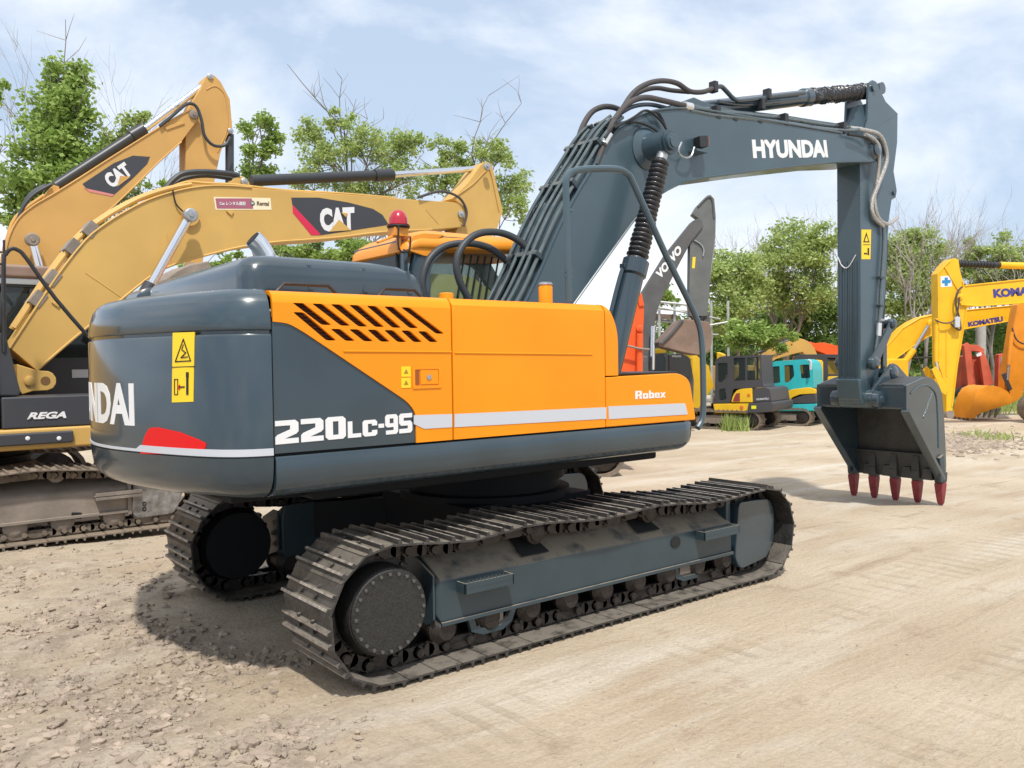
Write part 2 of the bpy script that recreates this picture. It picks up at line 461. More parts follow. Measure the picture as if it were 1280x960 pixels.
def link_mb():
    b = MB()
    for sy in (-1, 1):
        for k in (0, 1):
            yy = sy*(.085+.02*k)
            x0, x1 = (-.09, .02) if k else (-.02, .09)
            b.cyl((x0, yy-.012, .062), (x0, yy+.012, .062), .040, n=10)
            b.cyl((x1, yy-.012, .062), (x1, yy+.012, .062), .040, n=10)
            b.box(min(x0, x1), max(x0, x1), yy-.012, yy+.012, .020, .100)
        b.box(-.07, .07, sy*.075-.02, sy*.075+.02, .002, .03)
        b.cyl((-.09, sy*.135-.01, .062), (-.09, sy*.135+.01, .062), .026, n=10)
    b.cyl((-.09, -.13, .062), (-.09, .13, .062), .024, n=10)
    return b
shoe_mesh = link_mesh = None
BOLTM = mat('dark_bolt', (.11, .105, .10), .45, metal=.4)
WORN = mat('worn_grouser_edge', (.34, .30, .26), .5, metal=.35, var=.45, varscale=22, dirt=.2, dirtcol=(.30, .24, .17), dirtscale=12, bump=.4, bumpscale=60)
def make_track(side):
    """side -1: the near (right-hand) track"""
    global shoe_mesh, link_mesh
    yc = side*1.1615
    base = bpy.data.objects.new('track_chain', None); COL.objects.link(base); base.parent = EX
    base.location = (0, yc, 0)
    for i, (p, t) in enumerate(samples):
        ang = math.atan2(t.y, t.x)
        for kind in ('track_shoe', 'chain_link'):
            if kind == 'track_shoe' and shoe_mesh is None:
                o = shoe_mb(pitch, -.30, .30).build(kind, TRACK, None, ang=30); shoe_mesh = o.data; shoe_mesh.materials.append(WORN)
                for f_ in shoe_mesh.polygons:
                    if f_.center.z < -.0345 and f_.area > .004: f_.material_index = 1
            elif kind == 'chain_link' and link_mesh is None:
                o = link_mb().build(kind, LINK, None, ang=40); link_mesh = o.data
            else:
                o = bpy.data.objects.new(kind, shoe_mesh if kind == 'track_shoe' else link_mesh); COL.objects.link(o)
            o.parent = base
            # path runs front->rear along the bottom; outward must be local -z, inward local +z
            o.matrix_local = Matrix.Translation((p.x, 0, p.y)) @ Matrix.Rotation(-(ang-PI), 4, 'Y') @ Matrix.Rotation(PI, 4, 'Z')
            if side == -1: pass
    # sprocket and final drive
    sp = MB(); n = 21; rr = []
    for i in range(n*4):
        a = 2*PI*i/(n*4); r_ = .325 if i % 4 in (0, 1) else .285
        rr.append((RC+r_*math.cos(a), ZC+r_*math.sin(a)))
    sp.prism([(x, yc-.03, z) for x, z in rr], (0, .06, 0))
    spo = sp.build('sprocket', LINK, EX)
    out = side*1.40; s_ = side
    if side < 0:
        spo2 = MB().lathe((RC, yc, ZC), (0, s_, 0), [(-.2, .22), (.0, .25), (.05, .30), (.07, .30), (.08, .265), (.19, .262), (.225, .252)], n=40).build('final_drive', BLACKPAINT, EX)
        cv = MB().lathe((RC, yc+s_*.224, ZC), (0, s_, 0), [(0, .245), (.014, .245), (.020, .238)], n=44).build('drive_cover', BLACKPAINT, spo2)
        for i in range(24):
            a = 2*PI*i/24
            c = Vector((RC+.222*math.cos(a), yc+s_*.243, ZC+.222*math.sin(a)))
            MB().cyl(c, c+Vector((0, s_*.012, 0)), .011, n=6).build('bolt', BOLTM, spo2, flat=True)
        for i in range(14):
            a = 2*PI*i/14
            c = Vector((RC+.285*math.cos(a), yc+s_*.068, ZC+.285*math.sin(a)))
            MB().cyl(c, c+Vector((0, s_*.022, 0)), .013, n=6).build('hub_bolt', LINK, spo2, flat=True)
    else:
        MB().lathe((RC, yc, ZC), (0, -1, 0), [(-.2, .22), (.0, .25), (.05, .30), (.07, .30), (.22, .26)], n=32).build('final_drive', DARKBODY, EX)
    MB().lathe((FC, yc-.07, ZF), (0, 1, 0), [(0, .18), (.02, .26), (.03, .275), (.05, .275), (.052, .295), (.088, .295), (.09, .275), (.11, .275), (.12, .26), (.14, .18)], n=36).build('idler', LINK, EX)
    for k in range(9):
        x = -1.28+k*0.345
        b = MB().lathe((x, yc-.16, .215), (0, 1, 0), [(0, .06), (.03, .085), (.05, .105), (.075, .105), (.08, .085), (.24, .085), (.245, .105), (.27, .105), (.29, .085), (.32, .06)], n=20)
        b.build('track_roller', LINK, EX)
    for x in (-.52, .60):
        b = MB().lathe((x, yc+side*.14, .71), (0, -side, 0), [(0, .045), (.008, .062), (.02, .065), (.03, .082), (.07, .082), (.075, .065), (.20, .065), (.21, .08), (.25, .08)], n=22)
        b.cyl((x, yc+side*.02, .72), (x, yc-side*.35, .62), .035)
        b.build('carrier_roller', LINK, EX)
make_track(-1)
make_track(1)

def side_frame(side):
    s = side; yo = 1.33; yi = 1.0
    # cross-section (|y|, z): outer vertical face, sloping top
    def sec(x, zb, zs, zt, yo_=yo):
        return [(x, s*yo_, zb), (x, s*yo_, zs), (x, s*(yo_-.02), zs+.014), (x, s*1.01, zt), (x, s*.97, zt), (x, s*.97, zb), (x, s*1.2, zb)]
    b = MB().loft([sec(-1.36, .33, .50, .62, 1.31), sec(-1.33, .27, .53, .70), sec(.0, .268, .525, .72), sec(1.53, .262, .51, .70)])
    fr = b.build('track_frame', SLATE_D, EX, bevel=.010, ang=22)
    fl = MB().box(-1.34, 1.53, min(s*1.335, s*1.352), max(s*1.335, s*1.352), .255, .280)
    fl.build('flange', SLATE_D, fr, bevel=.004)
    # folded end plate at the sprocket end
    e = MB().prism([(-1.37, s*1.325, .30), (-1.37, s*1.325, .57), (-1.37, s*1.10, .66), (-1.37, s*1.0, .66), (-1.37, s*1.0, .33), (-1.37, s*1.25, .25)], (-.016, 0, 0))
    e.build('end_plate', SLATE_D, fr, bevel=.004)
    # idler guard box at the front end
    g = MB()
    P = rounded([(1.545, .215), (1.60, .675), (2.02, .665), (2.09, .56), (2.09, .30), (1.98, .16), (1.62, .115)], .05, 3)
    g.prism([(x, s*1.355, z) for x, z in P], (0, -s*.40, 0))
    g.build('idler_guard', SLATE, fr, bevel=.018)
    gi = MB().box(1.50, 1.56, min(s*1.0, s*1.30), max(s*1.0, s*1.30), .20, .73); gi.build('guard_bracket', SLATE_D, fr, bevel=.01)
    for x0, x1 in ((-1.22, -.84), (1.06, 1.50)):
        b = MB(); y0, y1 = s*1.335, s*1.43
        ya, yb = min(y0, y1), max(y0, y1)
        b.box(x0, x1, ya, yb, .475, .482); b.box(x0, x1, min(y1, y1-s*.012), max(y1, y1-s*.012), .445, .515)
        b.box(x0, x0+.012, ya, yb, .446, .514); b.box(x1-.012, x1, ya, yb, .446, .514)
        st = b.build('step', SLATE_D, fr, bevel=.003)
        t = MB(); k = int((x1-x0-.03)/.03)
        for i in range(k):
            xx = x0+.025+i*.03; t.add([(xx, y1-s*.011, .512), (xx+.018, y1-s*.011, .512), (xx+.009, y1-s*.011, .530), (xx, y1-s*.002, .512), (xx+.018, y1-s*.002, .512), (xx+.009, y1-s*.002, .530)],
                                      [(0, 1, 2), (5, 4, 3), (0, 2, 5, 3), (1, 4, 5, 2), (0, 3, 4, 1)])
        t.build('step_tread', SLATE_D, st, flat=True)
    # slots in the sloping top under the carrier rollers, round hole in the face
    for x0 in (-.66, .46):
        pts = [(x0, 1.29, .563), (x0+.24, 1.29, .563), (x0+.22, 1.10, .667), (x0+.03, 1.10, .667)]
        MB().prism([(x, s*y, z+.004) for x, y, z in pts], (0, 0, .004)).build('roller_slot', GAP, fr, flat=True)
    oc = [(.83+.055*math.cos(2*PI*i/16), .455+.045*math.sin(2*PI*i/16)) for i in range(16)]
    MB().prism([(x, s*1.334, z) for x, z in oc], (0, s*.003, 0)).build('access_hole', GAP, fr, flat=True)
    # track guards
    for x in (-.93, 1.02):
        b = MB()
        arc = [(x-.19, .26), (x-.16, .16), (x-.07, .125), (x+.09, .125), (x+.17, .17), (x+.21, .26)]
        inn = [(x+.16, .26), (x+.13, .20), (x+.07, .165), (x-.06, .165), (x-.12, .19), (x-.14, .26)]
        b.prism([(a, s*1.31, z) for a, z in arc+inn], (0, -s*.035, 0))
        b.build('track_guard', SLATE_D, fr, bevel=.005)
        MB().box(x-.09, x+.11, min(s*1.20, s*1.29), max(s*1.20, s*1.29), .165, .27).build('roller_bracket', RUSTY, fr, bevel=.006)
side_frame(-1)
side_frame(1)
b = MB()      # X-shaped car body between the tracks
for sx in (-1, 1):
    for sy in (-1, 1):
        b.prism([(sx*.35, sy*.35, .45), (sx*1.15, sy*1.03, .40), (sx*.65, sy*1.03, .40), (sx*.1, sy*.45, .45)], (0, 0, .30))
b.box(-.62, .62, -.62, .62, .42, .80)
b.build('car_body', DARKBODY, EX, bevel=.01)
MB().lathe((0, 0, .78), (0, 0, 1), [(0, .70), (.06, .70), (.065, .62), (.14, .62), (.145, .66), (.27, .66)], n=48).build('slewing_ring', DARKBODY, EX)
MB().box(-2.0, 1.0, -1.0, 1.0, 1.06, 1.15).build('deck_frame', DARKBODY, EX, bevel=.02)
b = MB(); b.box(-2.45, -1.5, -.9, .9, 1.08, 1.16)
b.build('belly_plate', DARKBODY, EX, bevel=.01)

# --- counterweight --------------------------------------------------------
CWX = -2.375; HW = 1.335
def cw_outline(inset=0.0, n=56):
    """half-profile from the near seam round the tail to the far seam, in plan"""
    pts = []
    # near side flat, rounded corner, tail arc, mirrored
    side = [(CWX, -HW), (-2.50, -1.322)]
    half = [(p.x, p.y) for p in catmull([Vector((a, b_, 0)) for a, b_ in ((CWX, -HW), (-2.45, -1.328), (-2.53, -1.29), (-2.62, -1.19), (-2.70, -1.03), (-2.79, -.78), (-2.87, -.5), (-2.925, -.25), (-2.945, 0))], 4)]
    full = half+[(x, -y) for x, y in reversed(half[:-1])]
    # resample evenly
    P = [Vector(p) for p in full]; ds = [0]
    for i in range(len(P)-1): ds.append(ds[-1]+(P[i+1]-P[i]).length)
    out = []
    for j in range(n+1):
        s = ds[-1]*j/n; k = 0
        while k < len(P)-2 and ds[k+1] < s: k += 1
        t = (s-ds[k])/(ds[k+1]-ds[k]); out.append(P[k].lerp(P[k+1], t))
    # smooth
    for _ in range(3):
        out = [out[0]]+[(out[i-1]+out[i]*2+out[i+1])/4 for i in range(1, n)]+[out[-1]]
    nn = []
    for i in range(n+1):
        tv = out[min(i+1, n)]-out[max(i-1, 0)]; nv = Vector((tv.y, -tv.x)).normalized(); nn.append(-nv if nv.dot(out[i]-Vector((-1.5, 0))) < 0 else nv)
    res = []
    for p, v in zip(out, nn):
        q = p-v*inset
        res.append(Vector((min(q.x, CWX), q.y)) if inset else q)
    return res, nn, ds[-1]
CWP, CWN, CWLEN = cw_outline()
def cw_at(s, z, d=0.0):
    """point on the counterweight's upright face; s metres along the plan outline from the near seam"""
    n = len(CWP)-1; t = max(0, min(.99999, s/CWLEN))*n; k = int(t); f = t-k
    p = CWP[k].lerp(CWP[k+1], f); v = CWN[k].lerp(CWN[k+1], f).normalized()
    q = p+v*d; return Vector((q.x, q.y, z))
def cw_pix(px, py):
    """where the sight line through a pixel meets the upright face -> (s, z)"""
    best = None
    for i in range(len(CWP)-1):
        a, b_ = CWP[i], CWP[i+1]; e = b_-a; nv = Vector((e.y, -e.x, 0)); nv.normalize()
        d = ray(px, py); den = d.dot(nv)
        if abs(den) < 1e-6: continue
        t = (Vector((a.x, a.y, 0))-CAM).dot(nv)/den; q = CAM+d*t
        w = (Vector((q.x, q.y))-a).dot(e)/e.length_squared
        if -0.001 <= w <= 1.001 and (best is None or t < best[0]): best = (t, (i+w)/(len(CWP)-1)*CWLEN, q.z)
    return best[1], best[2]
def cw_body(name, prof, m, parent, bevel=0):
    rings = []
    for z, ins in prof:
        P, _, _ = cw_outline(ins)
        ring = [Vector((p.x, p.y, z)) for p in P]
        rings.append(ring)
    return MB().loft(rings).build(name, m, parent, ang=40)
CW = cw_body('counterweight', [(1.125, .34), (1.13, .24), (1.145, .15), (1.17, .085), (1.205, .04), (1.25, .015), (1.32, .004), (1.375, 0), (1.378, .014), (1.384, .014), (1.387, 0), (2.015, 0), (2.026, .006), (2.03, .022), (2.05, .022)], SLATE, EX)
cw_body('counterweight_cap', [(2.045, .022), (2.05, .004), (2.06, 0), (2.14, .010), (2.20, .028), (2.24, .055), (2.262, .09), (2.275, .15), (2.285, .5)], SLATE, CW)
def cw_quad(name, corners, m, thick=.003):
    """decal outline given by pixels, laid on the curved face"""
    sz = [cw_pix(*c) for c in corners]
    out = []
    n = len(sz)
    for i in range(n):
        a, c = sz[i], sz[(i+1) % n]; k = max(1, int(abs(a[0]-c[0])/.03))
        for j in range(k): out.append((a[0]+(c[0]-a[0])*j/k, a[1]+(c[1]-a[1])*j/k))
    # split into narrow columns so that it follows the curve
    ss = sorted(set(round(p[0], 4) for p in out)); s0, s1 = ss[0], ss[-1]
    def zr(s):
        zz = []
        for i in range(n):
            a, c = sz[i], sz[(i+1) % n]
            if (a[0]-s)*(c[0]-s) <= 0 and abs(a[0]-c[0]) > 1e-6: zz.append(a[1]+(c[1]-a[1])*(s-a[0])/(c[0]-a[0]))
        return (min(zz), max(zz)) if zz else None
    k = max(4, int((s1-s0)/.02)); b = MB(); front = []; back = []
    for i in range(k+1):
        s = s0+1e-4+(s1-s0-2e-4)*i/k; r_ = zr(s)
        front.append([cw_at(s, r_[0], thick), cw_at(s, r_[1], thick)]); back.append([cw_at(s, r_[0], -.003), cw_at(s, r_[1], -.003)])
    b.loft([[f[0], f[1], g[1], g[0]] for f, g in zip(front, back)])
    return b.build(name, m, CW)
# pale stripe along the lower edge: thin on the tail, wide towards the seam
b = MB(); S1 = cw_pix(174, 568)[0]; fr = []
for i in range(70):
    s = CWLEN*i/69
    zt = 1.386; h = .037 if s < S1 else .014
    fr.append([cw_at(s, zt-.001, .004), cw_at(s, zt+h, .004), cw_at(s, zt+h, -.002), cw_at(s, zt-.001, -.002)])
b.loft(fr); b.build('pale_stripe', STRIPE, CW)
cw_quad('red_flash', [(175.5, 567), (181, 545), (187, 535), (197, 534), (225, 540), (248, 549), (258, 554), (258.2, 567.5)], REDREF)
WS = cw_quad('warning_sticker', [(215.5, 416), (243.5, 415), (243.4, 502), (215.4, 503)], YDECAL)
def cw_line(name, pts, w, closed=False, m=INK, th=.006):
    b = MB(); P = [cw_pix(*p) for p in pts]
    if closed: P.append(P[0])
    for i in range(len(P)-1):
        a, c = Vector(P[i]), Vector(P[i+1]); d = (c-a).normalized(); q = Vector((-d.y, d.x))*w/2
        cs = [a-q-d*w*.4, c-q+d*w*.4, c+q+d*w*.4, a+q-d*w*.4]
        dd = th+i*.00015
        b.add([cw_at(x.x, x.y, dd) for x in cs]+[cw_at(x.x, x.y, .002) for x in cs], [(0, 1, 2, 3), (0, 1, 5, 4), (1, 2, 6, 5), (2, 3, 7, 6), (3, 0, 4, 7)])
    return b.build(name, m, CW, flat=True)
cw_line('sticker_triangle', [(230, 424), (220, 452), (239, 451)], .006, True)
cw_line('sticker_symbol', [(230, 431), (228, 437), (233, 441), (227, 447), (235, 446)], .005)
cw_line('sticker_divider', [(216, 459), (243, 458)], .004)
cw_line('sticker_figure', [(235, 467), (235, 470)], .020)
cw_line('sticker_legs', [(235, 473), (235, 492)], .016)
cw_line('sticker_arrow', [(224, 484), (231, 483.6)], .008)
cw_line('sticker_arrow_head', [(225.5, 481.5), (223.5, 484), (225.5, 486.5)], .006, False, REDREF)
cw_line('sticker_box', [(219, 474), (223, 474), (223, 493), (219, 493)], .004, True)
s_r, z_lo = cw_pix(168.5, 533); s_i, z_hi = cw_pix(168.5, 479)
wl = 2*(CWLEN/2-s_r)
word('tail_lettering', 'HYUNDAI', lambda u, v, d: cw_at(s_r+(1-u)*1.38, z_lo+(z_hi-z_lo)*v, d), WHITE, CW, bold=.035)

# --- upper structure: side panels on the near side -------------------------
YS = -1.33; ZTOP = 2.262; ZSH = 2.194; RSH = .068
def shoulder(u, v, d):
    """u = x, v = height unrolled over the shoulder, d = depth inwards"""
    L1 = ZSH
    if v <= L1: return Vector((u, YS+d, v))
    a = (v-L1)/RSH
    if a < PI/2: return Vector((u, YS+RSH-(RSH-d)*math.cos(a), ZSH+(RSH-d)*math.sin(a)))
    return Vector((u, YS+RSH+(v-L1-RSH*PI/2), ZSH+RSH-d))
def shell(b, x0, x1, v0, v1, thick=.03, n=10, fx0=None, fx1=None):
    rings = []
    for i in range(n+1):
        v = v0+(v1-v0)*i/n
        a, c = (fx0(v) if fx0 else x0), (fx1(v) if fx1 else x1)
        rings.append([shoulder(a, v, 0), shoulder(c, v, 0), shoulder(c, v, thick), shoulder(a, v, thick)])
    return b.loft(rings)
VT = ZSH+RSH*PI/2+.30
XA, XB, XC, XD = -2.362, -1.222, .095, 1.085
def pS(px, py):
    q = onY(px, py, YS); return (q.x, q.z)
rear = bpy.data.objects.new('rear_side_door', None); COL.objects.link(rear); rear.parent = EX; rear.location = (-1.8, YS, 1.8)
# slate lower panel, recessed a little
shell(MB(), XA+.01, XB-.016, 1.392, ZSH, .02); MB().box(XA+.01, XB-.02, YS+.06, YS+.08, 1.39, 2.15).build('door_lining', GAP, rear)
sl = MB().plate(rounded([(XA, 1.391), (XA, 2.118), (-2.28, 2.10), (-2.16, 2.06), (-1.52, 1.655), (-1.46, 1.60), (-1.46, 1.39)], 0), [], lambda u, v, d: Vector((u, YS+.010+d, v)), .03)
slate_panel = sl.build('slate_panel', SLATE, rear)
# orange skin above the diagonal with its louvre slots cut through
dg = [(-1.487, 1.388), (-1.489, 1.572), (-1.548, 1.638), (-2.182, 2.035), (-2.275, 2.085), (XA, 2.092)]
outer = [(XA, ZSH), (XB-.006, ZSH), (XB-.006, 1.388)]+rounded([dg[0], dg[1], dg[2], dg[3], dg[4], dg[5]], [0, .05, .06, .06, .05, 0])
slots = []
def slot(px0, py0, px1, py1, w):
    a, c = Vector(pS(px0, py0)), Vector(pS(px1, py1))
    return rounded([(a.x, a.y), (a.x+w, a.y), (c.x+w, c.y), (c.x, c.y)], .012, 2)
up_ = [(365, 378, 402, 406), (389.5, 379, 426, 407), (413, 380, 448, 408), (436, 381, 469, 408.5), (458, 382, 490.5, 409.5), (480, 383, 512, 410), (501, 384, 545, 417)]
for i, (a, b_, c, d_) in enumerate(up_): slots.append(slot(a, b_, c, d_, .062 if i < 6 else .062))
lo_ = [(366, 390, 408, 425.5), (413, 411, 432, 426), (436, 411.5, 455, 426.5), (459, 412, 476, 427), (480, 412.5, 497, 427.5), (501, 413, 517, 427.5), (522, 414, 537, 427.5)]
for (a, b_, c, d_) in lo_: slots.append(slot(a, b_, c, d_, .062))
sk = MB().plate(outer, slots, lambda u, v, d: Vector((u, YS+d, v)), .022)
skin = sk.build('orange_skin', ORANGE, rear)
sh = MB(); shell(sh, XA, XB-.006, ZSH, VT, .022, n=10); sh.build('orange_shoulder', ORANGE, rear)
MB().box(XA+.03, XB-.03, YS+.045, YS+.05, 1.90, 2.22).build('louvre_backing', RECESS, rear, flat=True)
for i in range(12):
    zz = 1.945+i*.020
    MB().box(-2.2, -1.35, YS+.028, YS+.040, zz, zz+.004).build('louvre_rod', RECESS, rear, flat=True)
def rib(p0, p1, r=.007, parent=None):
    a, c = pS(*p0), pS(*p1)
    return MB().cyl((a[0], YS-.001, a[1]), (c[0], YS-.001, c[1]), r, n=8).build('pressed_line', ORANGE, parent)
rib((429, 439), (564, 440), .006, rear)
# recessed latch and two small stickers
lz0, lz1 = pS(516, 486)[1], pS(516, 458)[1]; lx0, lx1 = pS(515, 470)[0], pS(551, 470)[0]
fr = MB().plate(rounded([(lx0, lz0), (lx1, lz0), (lx1, lz1), (lx0, lz1)], .01, 2), [rounded([(lx0+.018, lz0+.018), (lx1-.018, lz0+.018), (lx1-.018, lz1-.018), (lx0+.018, lz1-.018)], .008, 2)], lambda u, v, d: Vector((u, YS-.006+d, v)), .008)
latch = fr.build('latch', ORANGE, rear)
MB().box(lx0+.02, lx0+.05, YS-.003, YS-.001, lz0+.022, lz1-.022).build('latch_recess_shade', mat('orange_shadow_brown', (.28, .07, .01), .6), latch)  # shadow inside the latch, painted as a thin brown plate
MB().box(lx0+.056, lx1-.022, YS-.007, YS-.001, lz0+.024, lz1-.024).build('latch_paddle', ORANGE, latch, bevel=.002)
c = ((lx0+lx1)/2+.012, (lz0+lz1)/2)
MB().cyl((c[0], YS-.012, c[1]), (c[0], YS-.004, c[1]), .016, n=14).build('key_cylinder', STEEL, latch)
for (a, b_, c, d_) in ((501.5, 458, 513, 471), (501.5, 472, 513, 485)):
    p, q = pS(a, d_), pS(c, b_)
    s_ = MB().box(p[0], q[0], YS-.003, YS-.001, p[1], q[1]).build('small_sticker', YDECAL, rear, flat=True)
    m_ = ((p[0]+q[0])/2, (p[1]+q[1])/2)
    MB().prism([(m_[0]-.016, YS-.0045, m_[1]-.012), (m_[0]+.016, YS-.0045, m_[1]-.012), (m_[0], YS-.0045, m_[1]+.016)], (0, .001, 0)).build('sticker_mark', INK if a == 0 else mat('sticker_brown', (.35, .20, .01), .6), s_, flat=True)
# rear number lettering
x0, z0 = pS(345, 556); x1, z1 = pS(516, 525); zt0 = pS(345, 526.5)[1]
W_ = x1-x0; H0 = zt0-z0
def lm(u, v, d): return Vector((x0+u*W_, YS+.009-d, z0+v*H0+u*.012))
block('model_lettering', [('2', 0, .155, 0, 1), ('2', .172, .327, 0, 1), ('0', .342, .487, 0, 1), ('L', .502, .60, 0, .74), ('C', .612, .722, 0, .74), ('-', .733, .775, 0.02, .86), ('9', .785, .885, .0, .92), ('S', .895, 1.0, .0, .92)], lm, WHITE, rear)

# middle door
midd = MB(); shell(midd, XB+.006, XC-.006, 1.388, VT, .03, n=22)
MD = midd.build('middle_side_door', ORANGE, EX, ang=30)
rib((568, 441), (740, 443), .006, MD)
def stripe_pc(name, pts, parent, yy=None):
    q = [pS(*p) for p in pts]
    return MB().prism([(x, YS-.0035, z) for x, z in q], (0, .003, 0)).build(name, STRIPE, parent, flat=True)
stripe_pc('white_stripe', [(517, 519), (565, 517.5), (565, 534), (530, 536), (517, 530)], rear)
stripe_pc('white_stripe', [(568, 517.5), (757.5, 509), (757.5, 523.5), (568, 534)], MD)
# curved end piece in front of the door: shoulder rounds down forwards
def fx1(v):
    z = v if v <= ZSH else ZSH+RSH*math.sin(min(PI/2, (v-ZSH)/RSH))
    t = max(0, (z-1.95)/(ZTOP-1.95)); return .225-.12*t**2.6
ec = MB(); shell(ec, XC+.004, .2, 1.752, VT, .04, n=26, fx1=fx1)
ec.build('corner_panel', ORANGE, EX, ang=30)
MB().box(.11, .20, YS+.04, -.55, 1.74, 2.15).build('bulkhead', GAP, EX)
# front tank panel, low
P = [(XC+.006, 1.385), (XC+.006, 1.742), (.90, 1.755), (1.02, 1.70), (1.085, 1.40), (1.085, 1.385)]
P = rounded(P, [0, 0, .10, .10, .03, 0], 5)
FP = MB().prism([(x, YS, z) for x, z in P], (0, .55, 0)).build('front_tank_panel', ORANGE, EX, bevel=.018, seg=3)
MB().box(XC+.05, .93, YS+.05, YS+.5, 1.754, 1.768).build('anti_slip_mat', BLACK, FP, bevel=.004)
P = rounded([pS(760, 508), pS(856, 504), pS(859.5, 518), pS(761, 524)], [0, .01, .01, 0])
MB().prism([(x, YS-.0035, z) for x, z in P], (0, .003, 0)).build('white_stripe', STRIPE, FP, flat=True)
x0_, z0_ = pS(794, 499); x1_, z1_ = pS(832, 487)
block('side_lettering', [('R', 0, .21, 0, 1), ('o', .24, .41, 0, .95), ('b', .44, .60, 0, 1), ('e', .63, .79, 0, .95), ('x', .81, .98, 0, .95)], lambda u, v, d: Vector((x0_+u*(x1_-x0_), YS-d, z0_+v*(z1_-z0_))), WHITE, FP)
# lower skirt with a round underside
def skirt(x0, x1, name, r1=False):
    sec = [(-1.05, 1.145), (-1.14, 1.143), (-1.22, 1.148), (-1.285, 1.165), (-1.322, 1.195), (-1.338, 1.24), (-1.338, 1.35), (-1.328, 1.374), (-1.05, 1.374)]
    rings = []
    xs = [x0, x1] if not r1 else [x0, x1-.16, x1-.10, x1-.05, x1-.015, x1]
    for x in xs:
        k = 0 if not r1 or x <= x1-.16 else 1-math.sqrt(max(0, 1-((x-(x1-.16))/.16)**2))
        rings.append([(x, y*(1-k*.06), z+(1.374-z)*k*.45) for y, z in sec])
    return MB().loft(rings).build(name, SLATE, EX, ang=50)
skirt(CWX+.012, 1.09, 'side_skirt', True)
MB().box(CWX+.02, 1.0, -1.29, -1.05, 1.37, 1.392).build('door_sill', GAP, EX)

# --- hood, exhaust, roof level things ------------------------------------------
b = MB()
HX0, HX1, HY0, HY1 = -2.38, -1.14, -.98, .98
def hring(ins, z, fr_=0):
    P = rounded([(HX0+ins+fr_*.0, HY0+ins), (HX1-ins-fr_, HY0+ins), (HX1-ins-fr_, HY1-ins), (HX0+ins, HY1-ins)], .13, 5)
    return [(x, y, z) for x, y in P]
b.loft([hring(0, 2.25), hring(.0, 2.36, .02), hring(.012, 2.43, .06), hring(.045, 2.475, .12), hring(.11, 2.498, .2), hring(.2, 2.505, .3)])
HOOD = b.build('engine_hood', SLATE, EX, ang=50)
for x in (-1.98, -1.62, -1.30):
    MB().bar((x, HY0-.004, 2.30), (x+.0, HY0+.02, 2.45), .03, .008).build('hood_rib', SLATE, HOOD, bevel=.003)
MB().box(CWX+.01, .1, -1.0, .98, 2.18, 2.262).build('top_deck', SLATE, EX, bevel=.01)
for x0, x1 in ((-2.26, -1.88), (-1.62, -1.30)):
    b = MB().tube([(x0, -1.13, 2.262), (x0+.05, -1.13, 2.315), (x1-.06, -1.13, 2.315), (x1, -1.13, 2.262)], .011, n=8, smooth=0)
    b.build('grab_handle', BLACK, EX)
# exhaust
q = onY(333, 322, -.25)
ex = MB(); ep = [(q.x, -.25, 2.46), (q.x, -.25, 2.56), (q.x-.015, -.25, 2.60), (q.x-.05, -.25, 2.65), (q.x-.09, -.25, 2.685)]
pts = catmull([Vector(p) for p in ep], 5)
ex.tube(pts, .062, n=20, smooth=0); EXH = ex.build('exhaust_pipe', CHROME, EX)
a = (pts[-1]-pts[-2]).normalized()
MB().cyl(pts[-1], pts[-1]+a*.004, .054, n=20).build('exhaust_mouth', GAP, EXH)
# round things behind the counterweight cap on the far side
MB().lathe((-2.3, 1.05, 2.33), (0, 1, 0), [(0, .10), (.02, .13), (.34, .13), (.36, .10)], n=24).build('air_cleaner', SLATE, EX)
# filler caps
for px, py, h, r_, m_ in ((682, 378, .155, .052, ORANGE), (558, 371, .045, .045, ORANGE)):
    q = onZ(px, py, ZTOP); q = onplane(px, py, (0, -.95, 0), Vector((0, 1, 0))) if px > 600 else onplane(px, py, (0, -1.12, 0), Vector((0, 1, 0)))
    o = MB().lathe((q.x, q.y, 2.25), (0, 0, 1), [(0, r_*1.25), (.012, r_*1.25), (.014, r_), (.012+h*.9, r_), (.012+h, r_*.85)], n=22).build('filler_neck', m_, EX)
    if px > 600: MB().lathe((q.x, q.y, 2.25+h+.01), (0, 0, 1), [(0, r_*.6), (.002, r_*1.05), (.014, r_*1.0), (.022, r_*.7)], n=18).build('filler_cap', STEEL, o)
# handrail in front
hp = [onY(x, y, -1.2) for x, y in ((711, 376), (709, 300), (707.5, 240), (709, 222), (722, 212.5), (768, 211), (784, 217), (793, 232), (832, 318), (868, 392), (877, 425), (879, 480), (878.5, 520), (872, 535))]
hr = MB().tube(hp, .025, n=10, smooth=3).build('handrail', SLATE_B, EX)
for y in (262, 338, 345):
    p = onY(710, y, -1.2); MB().box(p.x-.03, p.x+.05, -1.21, -1.19, p.z-.012, p.z+.012).build('rail_clip', SLATE_B, hr)

# --- cab on the far side ----------------------------------------------------------
cabx0, cabx1 = -.42, 1.30
ROOFM = mat('cab_roof_orange', (0.80, 0.29, 0.02), .42, coat=.15, var=.06)
cab = bpy.data.objects.new('cab', None); COL.objects.link(cab); cab.parent = EX; cab.location = (.4, .8, 1.3)
y0, y1 = .36, 1.28
b = MB()     # side sheet on the boom side with a large round-cornered opening
Pout = rounded([(cabx0-.02, 1.2), (cabx0-.06, 2.45), (cabx0+.03, 2.93), (cabx1-.35, 2.95), (cabx1-.05, 2.55), (cabx1+.08, 1.7), (cabx1, 1.2)], [0, .05, .1, .15, .2, .1, 0], 5)
hole = rounded([(-.27, 1.75), (-.27, 2.68), (-.10, 2.82), (.82, 2.84), (1.08, 2.5), (1.15, 1.75)], [.05, .16, .12, .12, .12, .05], 5)
b.plate(Pout, [hole], lambda u, v, d: Vector((u, y0+d, v)), .06)
